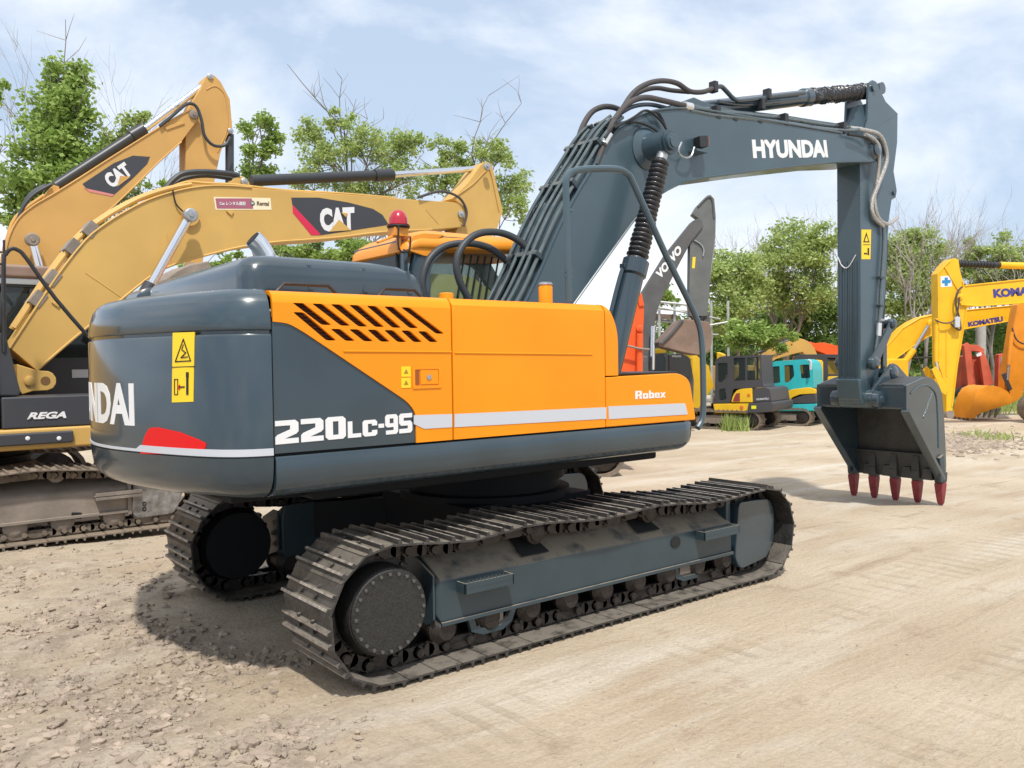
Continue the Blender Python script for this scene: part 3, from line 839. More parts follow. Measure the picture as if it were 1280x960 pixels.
b.plate(Pout, [hole], lambda u, v, d: Vector((u, y1-.06+d, v)), .06)
b.box(cabx0-.10, cabx0-.06, y0+.01, y0+.16, 1.2, 2.80); b.box(cabx0-.10, cabx0-.06, y1-.16, y1-.01, 1.2, 2.80); b.box(cabx0-.10, cabx0-.06, y0+.05, y1-.05, 1.2, 2.30); b.box(cabx0-.10, cabx0-.06, y0+.05, y1-.05, 2.80, 2.88)
b.build('cab_shell', SLATE, cab, bevel=.008)
hb = rounded([(-.27, 2.56), (-.27, 2.68), (-.10, 2.82), (.82, 2.84), (1.0, 2.62)], [0, .1, .1, .1, 0], 5)
b = MB()
for i in range(13):
    x = -.10+i*.075; b.bar((x+.22, y0+.05, 2.80), (x+.05, y0+.05, 2.05), .012, .012)
b.build('sun_blind', INK, cab)
MB().plate(hole, [], lambda u, v, d: Vector((u, y0+.035+d, v)), .006).build('side_window', GLASS_T, cab)
MB().plate(hole, [], lambda u, v, d: Vector((u, y1-.035+d, v)), .006).build('side_window', GLASS, cab)
MB().box(cabx0-.106, cabx0-.101, y0+.10, y1-.10, 2.30, 2.80).build('rear_window', GLASS_D, cab)
def rf(ins, z, x0=cabx0-.12, x1=cabx1-.22):
    return [(x, y, z-.10*max(0, (x0+.45-x)/.45)**1.6) for x, y in rounded([(x0+ins, y0-.02+ins), (x1-ins, y0-.02+ins), (x1-ins, y1+.02-ins), (x0+ins, y1+.02-ins)], .16, 5)]
MB().loft([rf(0.01, 2.855), rf(-.01, 2.88), rf(-.005, 2.93), rf(.03, 2.972), rf(.10, 3.0), rf(.2, 3.008)]).build('roof', ROOFM, cab, ang=50)
q_ = [onY(x, y, y0-.012) for x, y in ((511, 300), (517, 294), (530, 291), (556, 293), (546, 300), (541, 321), (530, 320), (513, 314))]
MB().prism([(p.x, y0-.014, p.z) for p in q_], (0, .05, 0)).build('corner_pillar', ROOFM, cab, bevel=.008)
MB().tube([(cabx0-.112, y0+.10, 2.30), (cabx0-.112, y0+.10, 2.80), (cabx0-.112, y1-.10, 2.80), (cabx0-.112, y1-.10, 2.30)], .012, n=6, smooth=0).build('window_seal', INK, cab)
MB().box(.0, .5, .7, 1.1, 1.6, 2.45).build('seat', CATGREY, cab, bevel=.05)
MB().box(cabx0+.05, 1.1, y0+.25, y1-.1, 1.25, 1.62).build('cab_floor', CATGREY, cab, bevel=.02)
# pale protective film behind the glass
MB().prism([(x, y0+.07, z) for x, z in rounded([(-.24, 1.9), (-.24, 2.62), (.20, 2.62), (.42, 2.5), (.55, 2.3), (.6, 1.9)], .06, 4)], (0, .004, 0)).build('window_film', mat('yellowish_film', (.62, .58, .26), .5), cab)
# beacon
q = onY(498, 281, .42)
bk = MB(); bk.box(q.x-.07, q.x+.06, .36, .48, q.z-.10, q.z-.02); bk.bar((q.x-.20, .42, q.z-.16), (q.x+.02, .42, q.z-.07), .04, .02); bk.cyl((q.x, .42, q.z-.2), (q.x, .42, q.z), .02)
bk.build('beacon_bracket', ROOFM, cab, bevel=.006)
be = MB().lathe((q.x, .42, q.z-.02), (0, 0, 1), [(0, .085), (.02, .092), (.022, .078), (.07, .076), (.11, .060), (.135, .035), (.142, .01)], n=28).build('beacon', mat('red_lens', (.42, .012, .03), .22, coat=.4), cab, ang=50)
MB().lathe((q.x, .42, q.z-.03), (0, 0, 1), [(0, .088), (.012, .096), (.022, .094)], n=24).build('beacon_base', INK, be)
MB().tube([(q.x-.05, .335, q.z-.02), (q.x-.055, .335, q.z-.18), (q.x-.02, .335, q.z-.235), (q.x+.05, .34, q.z-.21), (q.x+.07, .35, q.z-.1)], .008, n=6).build('beacon_cable', INK, be)
# --- boom ------------------------------------------------------------------
BW, AW = .25, .155
def yz(pts, y): return [onY(px, py, y) for px, py in pts]
def catpx(pts, k=4):
    return [(p.x, p.y) for p in catmull([Vector((a, b, 0)) for a, b in pts], k)]
bp_top = catpx([(596, 470), (655, 380), (704, 273), (742, 208), (768, 168), (800, 145), (835, 137), (874, 137)], 4)
bp_pts = bp_top+[(1052, 167), (1085, 171)]+[(1093+15*math.cos(a), 187+16*math.sin(a)) for a in (-1.2, -.6, 0, .6, 1.2)]+[(1085, 203), (1044, 204), (960, 213), (880, 223.5)]+catpx([(855, 229), (830, 242), (808, 260), (790, 281)], 4)+[(722, 376), (670, 450)]
bm_pts = yz(bp_pts, -BW)
b = MB().prism(bm_pts, (0, 2*BW, 0))
BOOM = b.build('boom', SLATE_B, EX, bevel=.012)
# flange lines where the side plates overhang the bottom plate
fl = [bm_pts[i] for i in range(len(bp_top)+1+5+1, len(bm_pts))]
b = MB()
for sy in (-BW-.004, BW+.004):
    b.tube([Vector((p.x-.006, sy*.995, p.z+.012)) for p in fl], .010, n=6, smooth=0)
    b.tube([Vector((p.x, sy, p.z+.008)) for p in bm_pts[3:len(bp_top)+1]], .012, n=6, smooth=0)
b.build('weld_flange', SLATE_B, BOOM)
def bf(px, py, d=0): return onY(px, py, -BW-d)
word('boom_lettering', 'HYUNDAI', quadmap(bf(941.5, 198), bf(1035, 197), bf(1032.5, 175), bf(939.5, 174.5), (0, -1, 0)), WHITE, BOOM, bold=.05)
# cylinder pivot
pc = Vector((1.74, 0, 3.82))
for s in (-1, 1):
    b = MB()
    b.lathe((pc.x, s*BW, pc.z), (0, s, 0), [(-.02, .20), (.012, .20), (.02, .185), (.05, .13), (.12, .115), (.26, .115)], n=32)
    b.lathe((pc.x, s*(BW+.26), pc.z), (0, s, 0), [(0, .075), (.06, .075), (.062, .055), (.075, .055)], n=24)
    b.build('cylinder_pivot', SLATE_B, BOOM)
# boom cylinders
for s in (-1, 1):
    Y_ = s*.47
    e1 = Vector((pc.x, Y_, pc.z)); a0 = onY(765, 450, -.47); foot = Vector((a0.x, Y_, a0.z))
    d = (foot-e1).normalized()
    L0 = (foot-e1).length
    q1, q2 = e1+d*.16, e1+d*1.16
    cb = MB().cyl(q2, foot+d*.4, .10, n=28).lathe(q2, d, [(-.02, .08), (0, .118), (.13, .118), (.15, .10)], n=28)
    cyl_o = cb.build('boom_cylinder', SLATE, EX)
    prof = [(.0, .05)]
    nr = 22
    for i in range(nr):
        t = .02+(q2-q1).length*.99*i/nr; h = (q2-q1).length*.99/nr
        r_ = .082+.016*i/nr+random.uniform(-.004, .004)
        prof += [(t, r_-.024), (t+h*.35, r_), (t+h*.6, r_)]
    prof.append(((q2-q1).length, .09))
    MB().lathe(q1, d, prof, n=24).build('rod_boot', mat('black_boot', (.018, .018, .020), .38, coat=.2, var=.3, varscale=20, bump=.4, bumpscale=30) if s < 0 else MATS['black_boot'], cyl_o, ang=70)
    MB().cyl(e1, q1+d*.06, .052).build('cylinder_rod', STEEL, cyl_o)
    MB().cyl(e1-Vector((0, .07, 0)), e1+Vector((0, .07, 0)), .105, n=24).build('rod_eye', SLATE, cyl_o)
    u = Vector((-.12, -.02*s, 0))
    MB().tube([q2+u+d*.05, q2+u*1.1+d*.3, q2+u*1.05+d*1.2], .020, n=8).build('cylinder_pipe', SLATE, cyl_o)
    MB().obox(q2+u*.8+d*.05, (.05, 0, 0), (0, .03, 0), (0, 0, .02)).build('pipe_fitting', SLATE, cyl_o, bevel=.004)
# arm cylinder on top of the boom
A0, A1, A2, A3 = onY(862, 139, 0), onY(1010, 121.5, 0), onY(1083, 114, 0), onY(1094, 112.5, 0)
da = (A1-A0).normalized()
b = MB().cyl(A0, A1, .088, n=28).lathe(A1, da, [(-.14, .088), (-.12, .105), (-.01, .105), (.0, .08)], n=28)
b.cyl(A0-Vector((0, .09, 0)), A0+Vector((0, .09, 0)), .10, n=20)
AC = b.build('arm_cylinder', SLATE, EX)
prof = [(0, .07)]; LL = (A2-A1).length
for i in range(26):
    t = LL*i/26; prof += [(t+.003, .078+random.uniform(-.006, .006)), (t+LL/52, .098+random.uniform(-.010, .008))]
prof.append((LL, .06))
pb = MB().lathe(A1, A2-A1, prof, n=22)
for i, v in enumerate(pb.v): pb.v[i] = v+Vector((0, random.uniform(-.008, .008), random.uniform(-.010, .010)))
pb.build('wrapped_boot', mat('black_wrapping', (.02, .02, .022), .22, coat=.5, bump=.9, bumpscale=22), AC, ang=60)
MB().cyl(A2, A3, .05).cyl(A3-Vector((0, .10, 0)), A3+Vector((0, .10, 0)), .075).build('cylinder_rod', SLATE, AC)
b = MB().tube([onY(x, y, -.13) for x, y in ((893, 110), (901, 108), (908, 114), (918, 124), (930, 125.5), (970, 120), (1005, 116))], .024, n=8)
b.tube([onY(x, y, -.10) for x, y in ((898, 127), (930, 131), (975, 127))], .02, n=8)
b.build('cylinder_pipe', SLATE, AC)
for x, y in ((960, 117), (952, 130), (893, 108)):
    p = onY(x, y, -.14); MB().box(p.x-.03, p.x+.03, p.y-.03, p.y+.05, p.z-.06, p.z+.05).build('pipe_clamp', BLACK, AC, bevel=.006)
for s in (-1, 1):
    q = yz([(828, 139), (850, 128), (866, 122), (880, 128), (925, 140), (900, 146)], -.13*1)
    MB().prism([(p.x, s*.13-.015, p.z) for p in q], (0, .03, 0)).build('cylinder_ear', SLATE_B, BOOM, bevel=.006)
# pipes over the back of the boom
edge = [onY(px, py, -BW) for px, py in bp_top]
edge = [Vector((p.x, 0, p.z)) for p in edge]
def offset_edge(off, i0, i1, y):
    out = []
    for i in range(i0, i1):
        t = (edge[min(i+1, len(edge)-1)]-edge[max(i-1, 0)]).normalized(); nrm = Vector((-t.z, 0, t.x))
        p = edge[i]+nrm*off; out.append(Vector((p.x, y, p.z)))
    return out
PIPES = bpy.data.objects.new('boom_piping', None); COL.objects.link(PIPES); PIPES.parent = EX; PIPES.location = (.6, 0, 3.2)
PIPEM = mat('grey_green_pipe', (.12, .15, .155), .25, metal=.45, coat=.2, var=.15, varscale=10)
for k, y in enumerate((-.235, -.195, -.15, -.105, -.05, 0, .06, .11, .17)):
    off = .065+(.045 if k % 2 else 0)
    P = offset_edge(off, 2, 19-(k % 3), y)
    MB().tube(P, .0165, n=8, smooth=2).build('pipe', PIPEM, PIPES)
for i in (6, 10, 14, 17):
    t = (edge[i+1]-edge[i-1]).normalized(); nrm = Vector((-t.z, 0, t.x))
    for y in (-.2, -.05, .115):
        c = edge[i]+nrm*.085; c.y = y
        MB().obox(c, t*.022, (0, .062, 0), nrm*.035).build('pipe_clamp', SLATE_D, PIPES, bevel=.006)
    c = edge[i]+nrm*.03; c.y = -.02
    MB().obox(c, t*.012, (0, .22, 0), nrm*.03).build('clamp_foot', SLATE_D, PIPES)
# crimp sleeves
for px0, py0, px1, py1, y in ((762, 168, 755, 180, -.26), (716, 200, 711, 208, .16), (728, 206, 724, 214, .0), (696, 248, 692, 256, .1), (800, 0, 800, 0, 0)):
    if px0 == 800: continue
    MB().cyl(onY(px0, py0, y), onY(px1, py1, y), .032, n=12).build('crimp_sleeve', mat('zinc', (.70, .70, .68), .35, metal=.7) if 'zinc' not in MATS else MATS['zinc'], PIPES)
def hose(pts, y, r, m=HOSE, name='hose', parent=None, n=10):
    P = []
    for q in pts: P.append(onY(q[0], q[1], q[2] if len(q) > 2 else y))
    return MB().tube(P, r, n=n, smooth=5).build(name, m, parent or PIPES)
hose([(745, 206), (755, 180), (768, 150), (786, 129), (806, 122), (830, 126), (855, 132)], -.24, .027)
MB().cyl(onY(855, 132, -.24), onY(864, 134, -.24), .040, n=12).build('crimp_sleeve', MATS['zinc'], PIPES)
hose([(772, 146), (790, 118), (806, 106), (826, 101), (846, 104), (862, 114), (878, 115), (890, 111)], -.14, .025)
hose([(770, 150), (788, 124), (802, 114), (820, 110), (840, 113), (862, 115)], -.05, .023)
hose([(718, 196), (726, 164), (738, 142), (752, 134), (766, 134), (778, 139)], .14, .027)
hose([(775, 142), (792, 133), (815, 131), (850, 139), (900, 143)], -.20, .020, SLATE)
# two long pipes towards the arm
for dy, rr, y in ((0, .030, -.17), (5, .022, -.24), (-1, .030, .02)):
    hose([(862, 133+dy), (893, 139+dy), (940, 144+dy), (980, 148.5+dy), (1030, 156+dy), (1060, 160+dy*.6), (1076, 161)], y, rr, PIPEM, 'pipe')
for x, y in ((893, 142), (978, 151), (1051, 161), (914, 146), (945, 149), (1010, 157)):
    p = onY(x, y, -.2); big = x in (893, 978, 1051)
    MB().box(p.x-.035, p.x+.035, -.26, .06, p.z-.06 if big else p.z-.05, p.z+.07 if big else p.z).build('pipe_clamp', BLACK, PIPES, bevel=.008)
# cables to the cylinder pivot and the lamp
hose([(756, 172), (770, 156), (795, 153), (815, 160), (829, 172)], -.29, .011, INK, 'cable')
hose([(768, 160), (790, 148), (808, 138), (825, 150), (832, 160), (838, 172)], -.30, .011, INK, 'cable')
hose([(812, 140), (824, 142), (832, 158), (826, 148), (820, 140)], -.29, .008, INK, 'cable', n=6)
hose([(852, 178), (848, 190), (856, 197), (864, 195), (868, 184)], -.32, .010, STEEL, 'cable', n=6)
WL = bpy.data.objects.new('work_lamp', None); COL.objects.link(WL); WL.parent = EX; WL.location = bf(876, 180)
p = bf(876, 178, .06)
MB().obox(p, (.05, -.01, .008), (.012, .05, 0), (-.006, 0, .055)).build('lamp_housing', BLACK, WL, bevel=.01)
MB().obox(p+Vector((.058, -.012, .008)), (.004, 0, 0), (.002, .042, 0), (0, 0, .045)).build('lamp_lens', mat('amber_lens', (.25, .12, .09), .2, coat=.3), WL)
p = bf(873, 190, .05); MB().box(p.x-.10, p.x+.07, p.y-.06, -BW+.01, p.z-.012, p.z+.012).build('lamp_bracket', SLATE_B, WL, bevel=.003)
# hose loops between the upper deck and the boom foot
hose([(673, 331, -.12), (655, 306, -.05), (630, 292, 0), (602, 291, 0), (582, 303, 0), (571, 325, 0), (574, 350, 0), (586, 374, 0)], 0, .030, HOSE_B, n=12)
hose([(633, 326, .1), (612, 310, .12), (585, 304, .15), (556, 308, .2), (536, 325, .2), (528, 352, .2), (532, 376, .2)], .1, .030, HOSE_B, n=12)
hose([(655, 338, .1), (640, 345, .1), (626, 360, .1), (618, 378, .1)], .1, .026, HOSE_B, n=12)
hose([(660, 300, .15), (650, 320, .15), (630, 350, .15), (612, 380, .15)], .1, .03, SLATE, n=10)
hose([(668, 345, -.1), (660, 360, -.1), (652, 380, -.1)], .1, .032, HOSE_B, n=10)
hose([(655, 335, 0), (655, 352, 0), (640, 378, 0)], .1, .03, HOSE_B, n=10)
hose([(703, 242, .16), (690, 246, .16), (672, 258, .2), (660, 275, .2)], .1, .018, SLATE, n=8)
for (x0, y0, x1, y1, yy) in ((672, 330, 677, 337, -.12), (631, 322, 641, 331, .1), (655, 336, 650, 341, .1)):
    MB().cyl(onY(x0, y0, yy), onY(x1, y1, yy), .036, n=14).build('hose_fitting', STEEL, PIPES)
sp = []
for i in range(70):
    t = i/70; a = t*2*PI*8
    c0 = onY(670, 338, -.05).lerp(onY(655, 366, -.05), t); sp.append(c0+Vector((.05*math.cos(a), .05*math.sin(a), 0)))
MB().tube(sp, .010, n=6, smooth=0).build('spring_guard', BLACK, PIPES)

# --- arm ----------------------------------------------------------------------
ap = [(1076, 492), (1075.5, 300), (1075, 208), (1078, 170), (1084, 149), (1085.5, 110), (1087, 103), (1090.5, 100), (1095, 102), (1107, 127), (1122.5, 142.5), (1122, 178), (1117.5, 214), (1121.5, 238), (1120, 247), (1115, 250), (1111, 278), (1107.5, 360), (1100, 440), (1098, 478), (1101, 496), (1096, 508), (1086, 510), (1078, 504)]
aq = yz(ap, -AW)
b = MB().prism([aq[i] for i in (0, 1, 2, 3, 4)]+[onY(1088, 128, -AW), onY(1107, 128, -AW)]+aq[10:], (0, 2*AW, 0))
ARM = b.build('arm', SLATE_B, EX, bevel=.012)
for s in (-1, 1):
    e_ = [Vector((p.x, s*(AW-.012)-.016, p.z)) for p in [aq[3], aq[4], aq[5], aq[6], aq[7], aq[8], aq[9], aq[10]]]
    MB().prism(e_, (0, .032, 0)).build('arm_ear', SLATE_B, ARM, bevel=.006)
    pcn = onY(1090.5, 110, -AW); MB().cyl((pcn.x, s*(AW+.0), pcn.z), (pcn.x, s*(AW+.03), pcn.z), .045, n=18).build('pin_end', SLATE, ARM)
    pcn = onY(1117, 241, -AW); MB().cyl((pcn.x, s*(AW-.02), pcn.z), (pcn.x, s*(AW+.02), pcn.z), .035, n=16).build('pin_end', SLATE, ARM)
pj_ = onY(1093, 187, -BW)
MB().lathe((pj_.x, -BW-.06, pj_.z), (0, 1, 0), [(0, .055), (.01, .085), (.03, .085), (.05, .12), (.07, .13), (.6, .13)], n=28).build('arm_pin', SLATE, BOOM)
# raised wear strips on the arm's inner face
fx = onY(1060, 400, 0)
for y in (-.10, -.035, .03, .10):
    p0 = onY(1076, 325, -AW); p1 = onY(1076, 470, -AW)
    MB().bar((p0.x-.010, y, p0.z), (p1.x-.010, y, p1.z), .03, .022, (1, 0, 0)).build('wear_strip', SLATE, ARM, bevel=.006)
p0 = onY(1076, 246, -AW); MB().bar((p0.x-.006, -AW, p0.z+.03), (p0.x-.006, AW, p0.z+.0), .02, .012, (0, 0, 1)).build('weld_seam', SLATE, ARM)
sa = [onY(x, y, -AW-.003) for x, y in ((1077, 287), (1089, 287), (1088, 324), (1077, 324))]
st = MB().prism(sa, (0, .003, 0)).build('warning_sticker', YDECAL, ARM, flat=True)
tri = [onY(x, y, -AW-.0045) for x, y in ((1079, 303), (1087, 303), (1083, 290))]
ti = [onY(x, y, -AW-.0055) for x, y in ((1081, 301.5), (1085.4, 301.5), (1083.1, 294.5))]
MB().prism(tri, (0, .0012, 0)).build('sticker_mark', INK, st, flat=True)
MB().prism(ti, (0, .0012, 0)).build('sticker_mark', YDECAL, st, flat=True)
for (x0, y0, x1, y1) in ((1079, 305.5, 1087.5, 306.3), (1084.5, 310, 1086.5, 319), (1080, 316, 1084, 318)):
    q = [onY(x, y, -AW-.0045) for x, y in ((x0, y0), (x1, y0), (x1, y1), (x0, y1))]
    MB().prism(q, (0, .0012, 0)).build('sticker_mark', INK, st, flat=True)
SLEEVE = mat('braided_metal_hose', (.45, .43, .40), .45, metal=.5, var=.3, varscale=60, bump=.6, bumpscale=120)
hose([(1062, 160, -.2), (1082, 163, -.26), (1098, 168, -.28), (1106, 182, -.28), (1108, 202, -.27), (1098, 230, -.24), (1090, 252, -.2), (1092, 270, -.2), (1104, 283, -.19)], -.2, .026, SLEEVE, 'metal_hose', ARM)
hose([(1082, 168, -.28), (1096, 178, -.30), (1099, 200, -.27), (1096, 228, -.22), (1093, 250, -.2), (1098, 272, -.2), (1110, 280, -.19), (1122, 272, -.1)], -.2, .022, SLEEVE, 'metal_hose', ARM)
hose([(1060, 168, -.3), (1082, 172, -.32), (1092, 180, -.32)], -.3, .016, INK, 'cable', ARM)
hose([(1104, 283), (1105, 300), (1102, 350), (1099, 400), (1094, 440), (1092, 452)], -.19, .020, PIPEM, 'arm_pipe', ARM)
hose([(1109, 300), (1106, 350), (1104, 400), (1100, 430)], -.14, .016, BLACK, 'arm_pipe', ARM)
for y in (347, 382, 400):
    p = onY(1101, y, -.19); MB().box(p.x-.05, p.x+.05, -.215, -AW+.01, p.z-.016, p.z+.016).build('pipe_clamp', STEEL if y == 400 else SLATE_D, ARM, bevel=.004)
MB().cyl(onY(1099, 404, -.195), onY(1098, 420, -.195), .034, n=12).build('crimp_sleeve', MATS['zinc'], ARM)
# small white cable tie on the arm's inner face
P = [Vector((onY(1076, 300, -AW).x-.02, y, z)) for y, z in ((.14, 3.12), (.08, 3.0), (.0, 2.98), (-.10, 3.12))]
MB().tube(P, .007, n=6, smooth=4).build('cable', WHITE, ARM)

# --- bucket cylinder and links ----------------------------------------------
c0 = onY(1117, 241, -AW); c1 = onY(1113, 405, -.2)
c0 = Vector((c0.x+.02, 0, c0.z)); c1 = Vector((c1.x, 0, c1.z)); dc = (c1-c0).normalized(); Lc = (c1-c0).length
BC = MB().cyl(c0, c0+dc*Lc*.62, .075, n=24).lathe(c0+dc*Lc*.62, dc, [(-.1, .075), (-.09, .09), (0, .09), (.005, .06)], n=24).cyl(c0-Vector((0, .07, 0)), c0+Vector((0, .07, 0)), .085).build('bucket_cylinder', SLATE, EX)
MB().cyl(c0+dc*Lc*.62, c1, .045).cyl(c1-Vector((0, .08, 0)), c1+Vector((0, .08, 0)), .07).build('cylinder_rod', CHROME, BC)
k0 = onY(1090, 454, -.2); kb = onY(1117, 466, -.24)
LK = bpy.data.objects.new('linkage', None); COL.objects.link(LK); LK.parent = EX; LK.location = c1
for s in (-1, 1):
    y = s*.205
    b = MB().bar((k0.x, y, k0.z), (c1.x, y, c1.z), .03, .10, (0, 1, 0))
    b.v = []; b.f = []
    dd = Vector((c1.x-k0.x, 0, c1.z-k0.z)).normalized(); nn = Vector((-dd.z, 0, dd.x))
    a_, e_ = Vector((k0.x, y, k0.z)), Vector((c1.x, y, c1.z))
    b.prism([a_+nn*.075, a_-nn*.075, e_-nn*.055, e_+nn*.055], (0, .03*s, 0))
    b.lathe(a_-Vector((0, s*.02, 0)), (0, s, 0), [(0, .085), (.065, .085), (.08, .065), (.10, .045)], n=22)
    b.lathe(e_-Vector((0, s*.02, 0)), (0, s, 0), [(0, .065), (.065, .065), (.08, .05), (.09, .03)], n=22)
    b.build('side_link', SLATE, LK, bevel=.004)
b = MB()
kk = Vector((kb.x, 0, kb.z))
for s in (-1, 1):
    b.bar((c1.x, s*.11, c1.z), (kk.x, s*.11, kk.z), .10, .04, (0, 1, 0))
b.cyl((c1.x, -.19, c1.z), (c1.x, .19, c1.z), .058, n=20); b.cyl((kk.x, -.20, kk.z), (kk.x, .20, kk.z), .06, n=20)
b.build('bucket_link', SLATE, LK, bevel=.004)

# --- bucket ----------------------------------------------------------------------
BY = .60
BK = bpy.data.objects.new('bucket', None); COL.objects.link(BK); BK.parent = EX; BK.location = (6.3, 0, 1.3)
def nb(pts): return [onY(px, py, -BY) for px, py in pts]
outer_px = [(1133, 482), (1155, 472), (1161, 471), (1168, 475), (1174, 482), (1178, 493), (1180, 515), (1182, 552), (1183, 580), (1182.5, 600)]
O_ = nb(outer_px)
side = [Vector((p.x, 0, p.z)) for p in O_]
lip = onY(1171, 600, -BY); low = Vector((side[0].x, 0, onY(1133, 513, -BY).z))
lipv = Vector((side[-1].x-.02, 0, side[-1].z))
poly = side+[Vector((side[-1].x-.10, 0, side[-1].z+.0)), low]
for s in (-1, 1):
    y = s*BY
    sp_ = MB().prism([(p.x, y, p.z) for p in poly], (0, -s*.03, 0)).build('side_plate', SLATE, BK, bevel=.006)
    # thick cutting edge down the open side
    a_, e_ = Vector((low.x, y-s*.012, low.z)), Vector((poly[-2].x-.01, y-s*.012, poly[-2].z+.02))
    d_ = (e_-a_).normalized()
    MB().bar(a_, e_, .055, .11, (0, 1, 0)).build('side_cutter', SLATE, sp_, bevel=.008)
    # raised rib and curved line
    r0, r1 = onY(1166, 490, -BY), onY(1154, 522, -BY)
    MB().bar((r0.x, y+s*.004, r0.z), (r1.x, y+s*.004, r1.z), .012, .02, (1, 0, 0)).build('rib', SLATE_B, sp_, bevel=.003)
    cr_ = [onY(x, yy, -BY) for x, yy in ((1138, 492), (1146, 484), (1156, 481), (1164, 485), (1170, 495), (1172, 520), (1173, 560))]
    MB().tube([(p.x, y+s*.002, p.z) for p in cr_], .010, n=6, smooth=4).build('weld_line', SLATE_B, sp_)
    q = onY(1176, 585, -BY)
    MB().obox((q.x-.03, y+s*.02, q.z), (.06, 0, .02), (0, .02, 0), (-.02, 0, .16)).build('side_guard', SLATE_D, sp_, bevel=.008)
# curved back
b = MB(); rings = []
cs = catmull(side, 3)
for i, p in enumerate(cs):
    t = (cs[min(i+1, len(cs)-1)]-cs[max(0, i-1)]).normalized(); nn = Vector((t.z, 0, -t.x))*.025
    if nn.dot(Vector((6.3, 0, .8))-p) < 0: nn = -nn
    rings.append([Vector((p.x, -BY+.02, p.z)), Vector((p.x, BY-.02, p.z)), Vector((p.x, BY-.02, p.z))+nn, Vector((p.x, -BY+.02, p.z))+nn])
b.loft(rings); b.build('back_plate', BUCKIN, BK, ang=50)
# top box beam
z0_, z1_ = low.z, side[0].z
b = MB().prism([(side[0].x, -BY+.01, z1_), (side[0].x, -BY+.01, z0_+.01), (side[0].x+.05, -BY+.01, z0_-.0), (side[0].x+.35, -BY+.01, z0_+.06), (side[1].x-.05, -BY+.01, side[1].z-.02)], (0, 2*BY-.02, 0))
b.build('top_beam', SLATE, BK, bevel=.03, seg=3)
MB().bar((side[0].x+.02, -BY+.04, z1_+.004), (side[0].x+.02, -.28, z1_+.004), .03, .03, (0, 0, 1)).build('bead', SLATE, BK, bevel=.01)
# lip plate, adapters, teeth
lz = side[-1].z; lx = side[-1].x-.06
MB().prism([(lx-.04, -BY+.02, lz+.33), (lx+.0, -BY+.02, lz-.01), (lx+.05, -BY+.02, lz-.01), (lx+.03, -BY+.02, lz+.33)], (0, 2*BY-.04, 0)).build('lip_plate', BUCKIN, BK, bevel=.006)
for i in range(5):
    y = -.555+1.195*i/4; w = .055
    b = MB().loft([[(lx-.07, y-w, lz+.10), (lx-.07, y+w, lz+.10), (lx+.09, y+w, lz+.10), (lx+.09, y-w, lz+.10)],
                   [(lx-.06, y-w*.9, lz-.03), (lx-.06, y+w*.9, lz-.03), (lx+.08, y+w*.9, lz-.03), (lx+.08, y-w*.9, lz-.03)]])
    b.loft([[(lx-.045, y-w*.7, lz+.30), (lx-.045, y+w*.7, lz+.30), (lx-.02, y+w*.7, lz+.30), (lx-.02, y-w*.7, lz+.30)],
            [(lx-.07, y-w, lz+.10), (lx-.07, y+w, lz+.10), (lx+.0, y+w, lz+.10), (lx+.0, y-w, lz+.10)]])
    ad = b.build('tooth_adapter', BUCKIN, BK, bevel=.008)
    zt = GZ(lx, y)-.005
    h = lz-.035-zt
    rings = []
    for t, ww, dx0, dx1 in ((0, .050, -.065, .075), (.10, .053, -.065, .075), (.5, .046, -.045, .06), (.88, .038, -.02, .045), (1, .028, .0, .03)):
        z = lz-.03-h*t; rings.append([(lx+dx0, y-ww, z), (lx+dx0, y+ww, z), (lx+dx1, y+ww, z), (lx+dx1, y-ww, z)])
    MB().loft(rings).build('tooth', TOOTH, BK, bevel=.012)
for i in range(4):
    y = (-BY+.06)+(2*BY-.12)*(i+.5)/4
    MB().prism([(lx-.05, y-.05, lz+.14), (lx-.05, y+.05, lz+.14), (lx-.05, y+.075, lz-.01), (lx-.05, y-.075, lz-.01)], (.10, 0, 0)).build('lip_shroud', BUCKIN, BK, bevel=.01)
# lugs carrying the two pins
pin = onY(1092, 499, -.22); 
for s in (-1, 1):
    y = s*.225
    pts = [(pin.x-.10, pin.z-.10), (pin.x-.13, pin.z+.02), (pin.x-.02, pin.z+.14), (kk.x-.12, kk.z+.06), (kk.x-.04, kk.z+.13), (kk.x+.10, kk.z+.10), (kk.x+.42, kk.z-.09), (kk.x+.42, kk.z-.22), (pin.x+.12, pin.z-.10)]
    MB().prism([(a, y-.02, z) for a, z in rounded(pts, .05, 3)], (0, .04, 0)).build('bucket_lug', SLATE, BK, bevel=.008)
    MB().lathe((pin.x, y-s*.03, pin.z), (0, s, 0), [(0, .12), (.05, .12), (.055, .105), (.12, .10), (.13, .08), (.132, .045), (.15, .04)], n=28).build('pin_boss', SLATE, BK)
    MB().lathe((kk.x, y-s*.03, kk.z), (0, s, 0), [(0, .09), (.06, .09), (.075, .07), (.08, .03)], n=24).build('pin_boss', SLATE, BK)
MB().cyl((pin.x, -.2, pin.z), (pin.x, .2, pin.z), .115, n=28).build('arm_end', SLATE_B, ARM)
MB().prism([(pin.x-.02+dx, -AW, pin.z+dz) for dx, dz in ((-.22, .25), (-.16, .0), (-.02, -.1), (.12, -.02), (.15, .3))], (0, 2*AW, 0)).build('arm_nose', SLATE_B, ARM, bevel=.02)
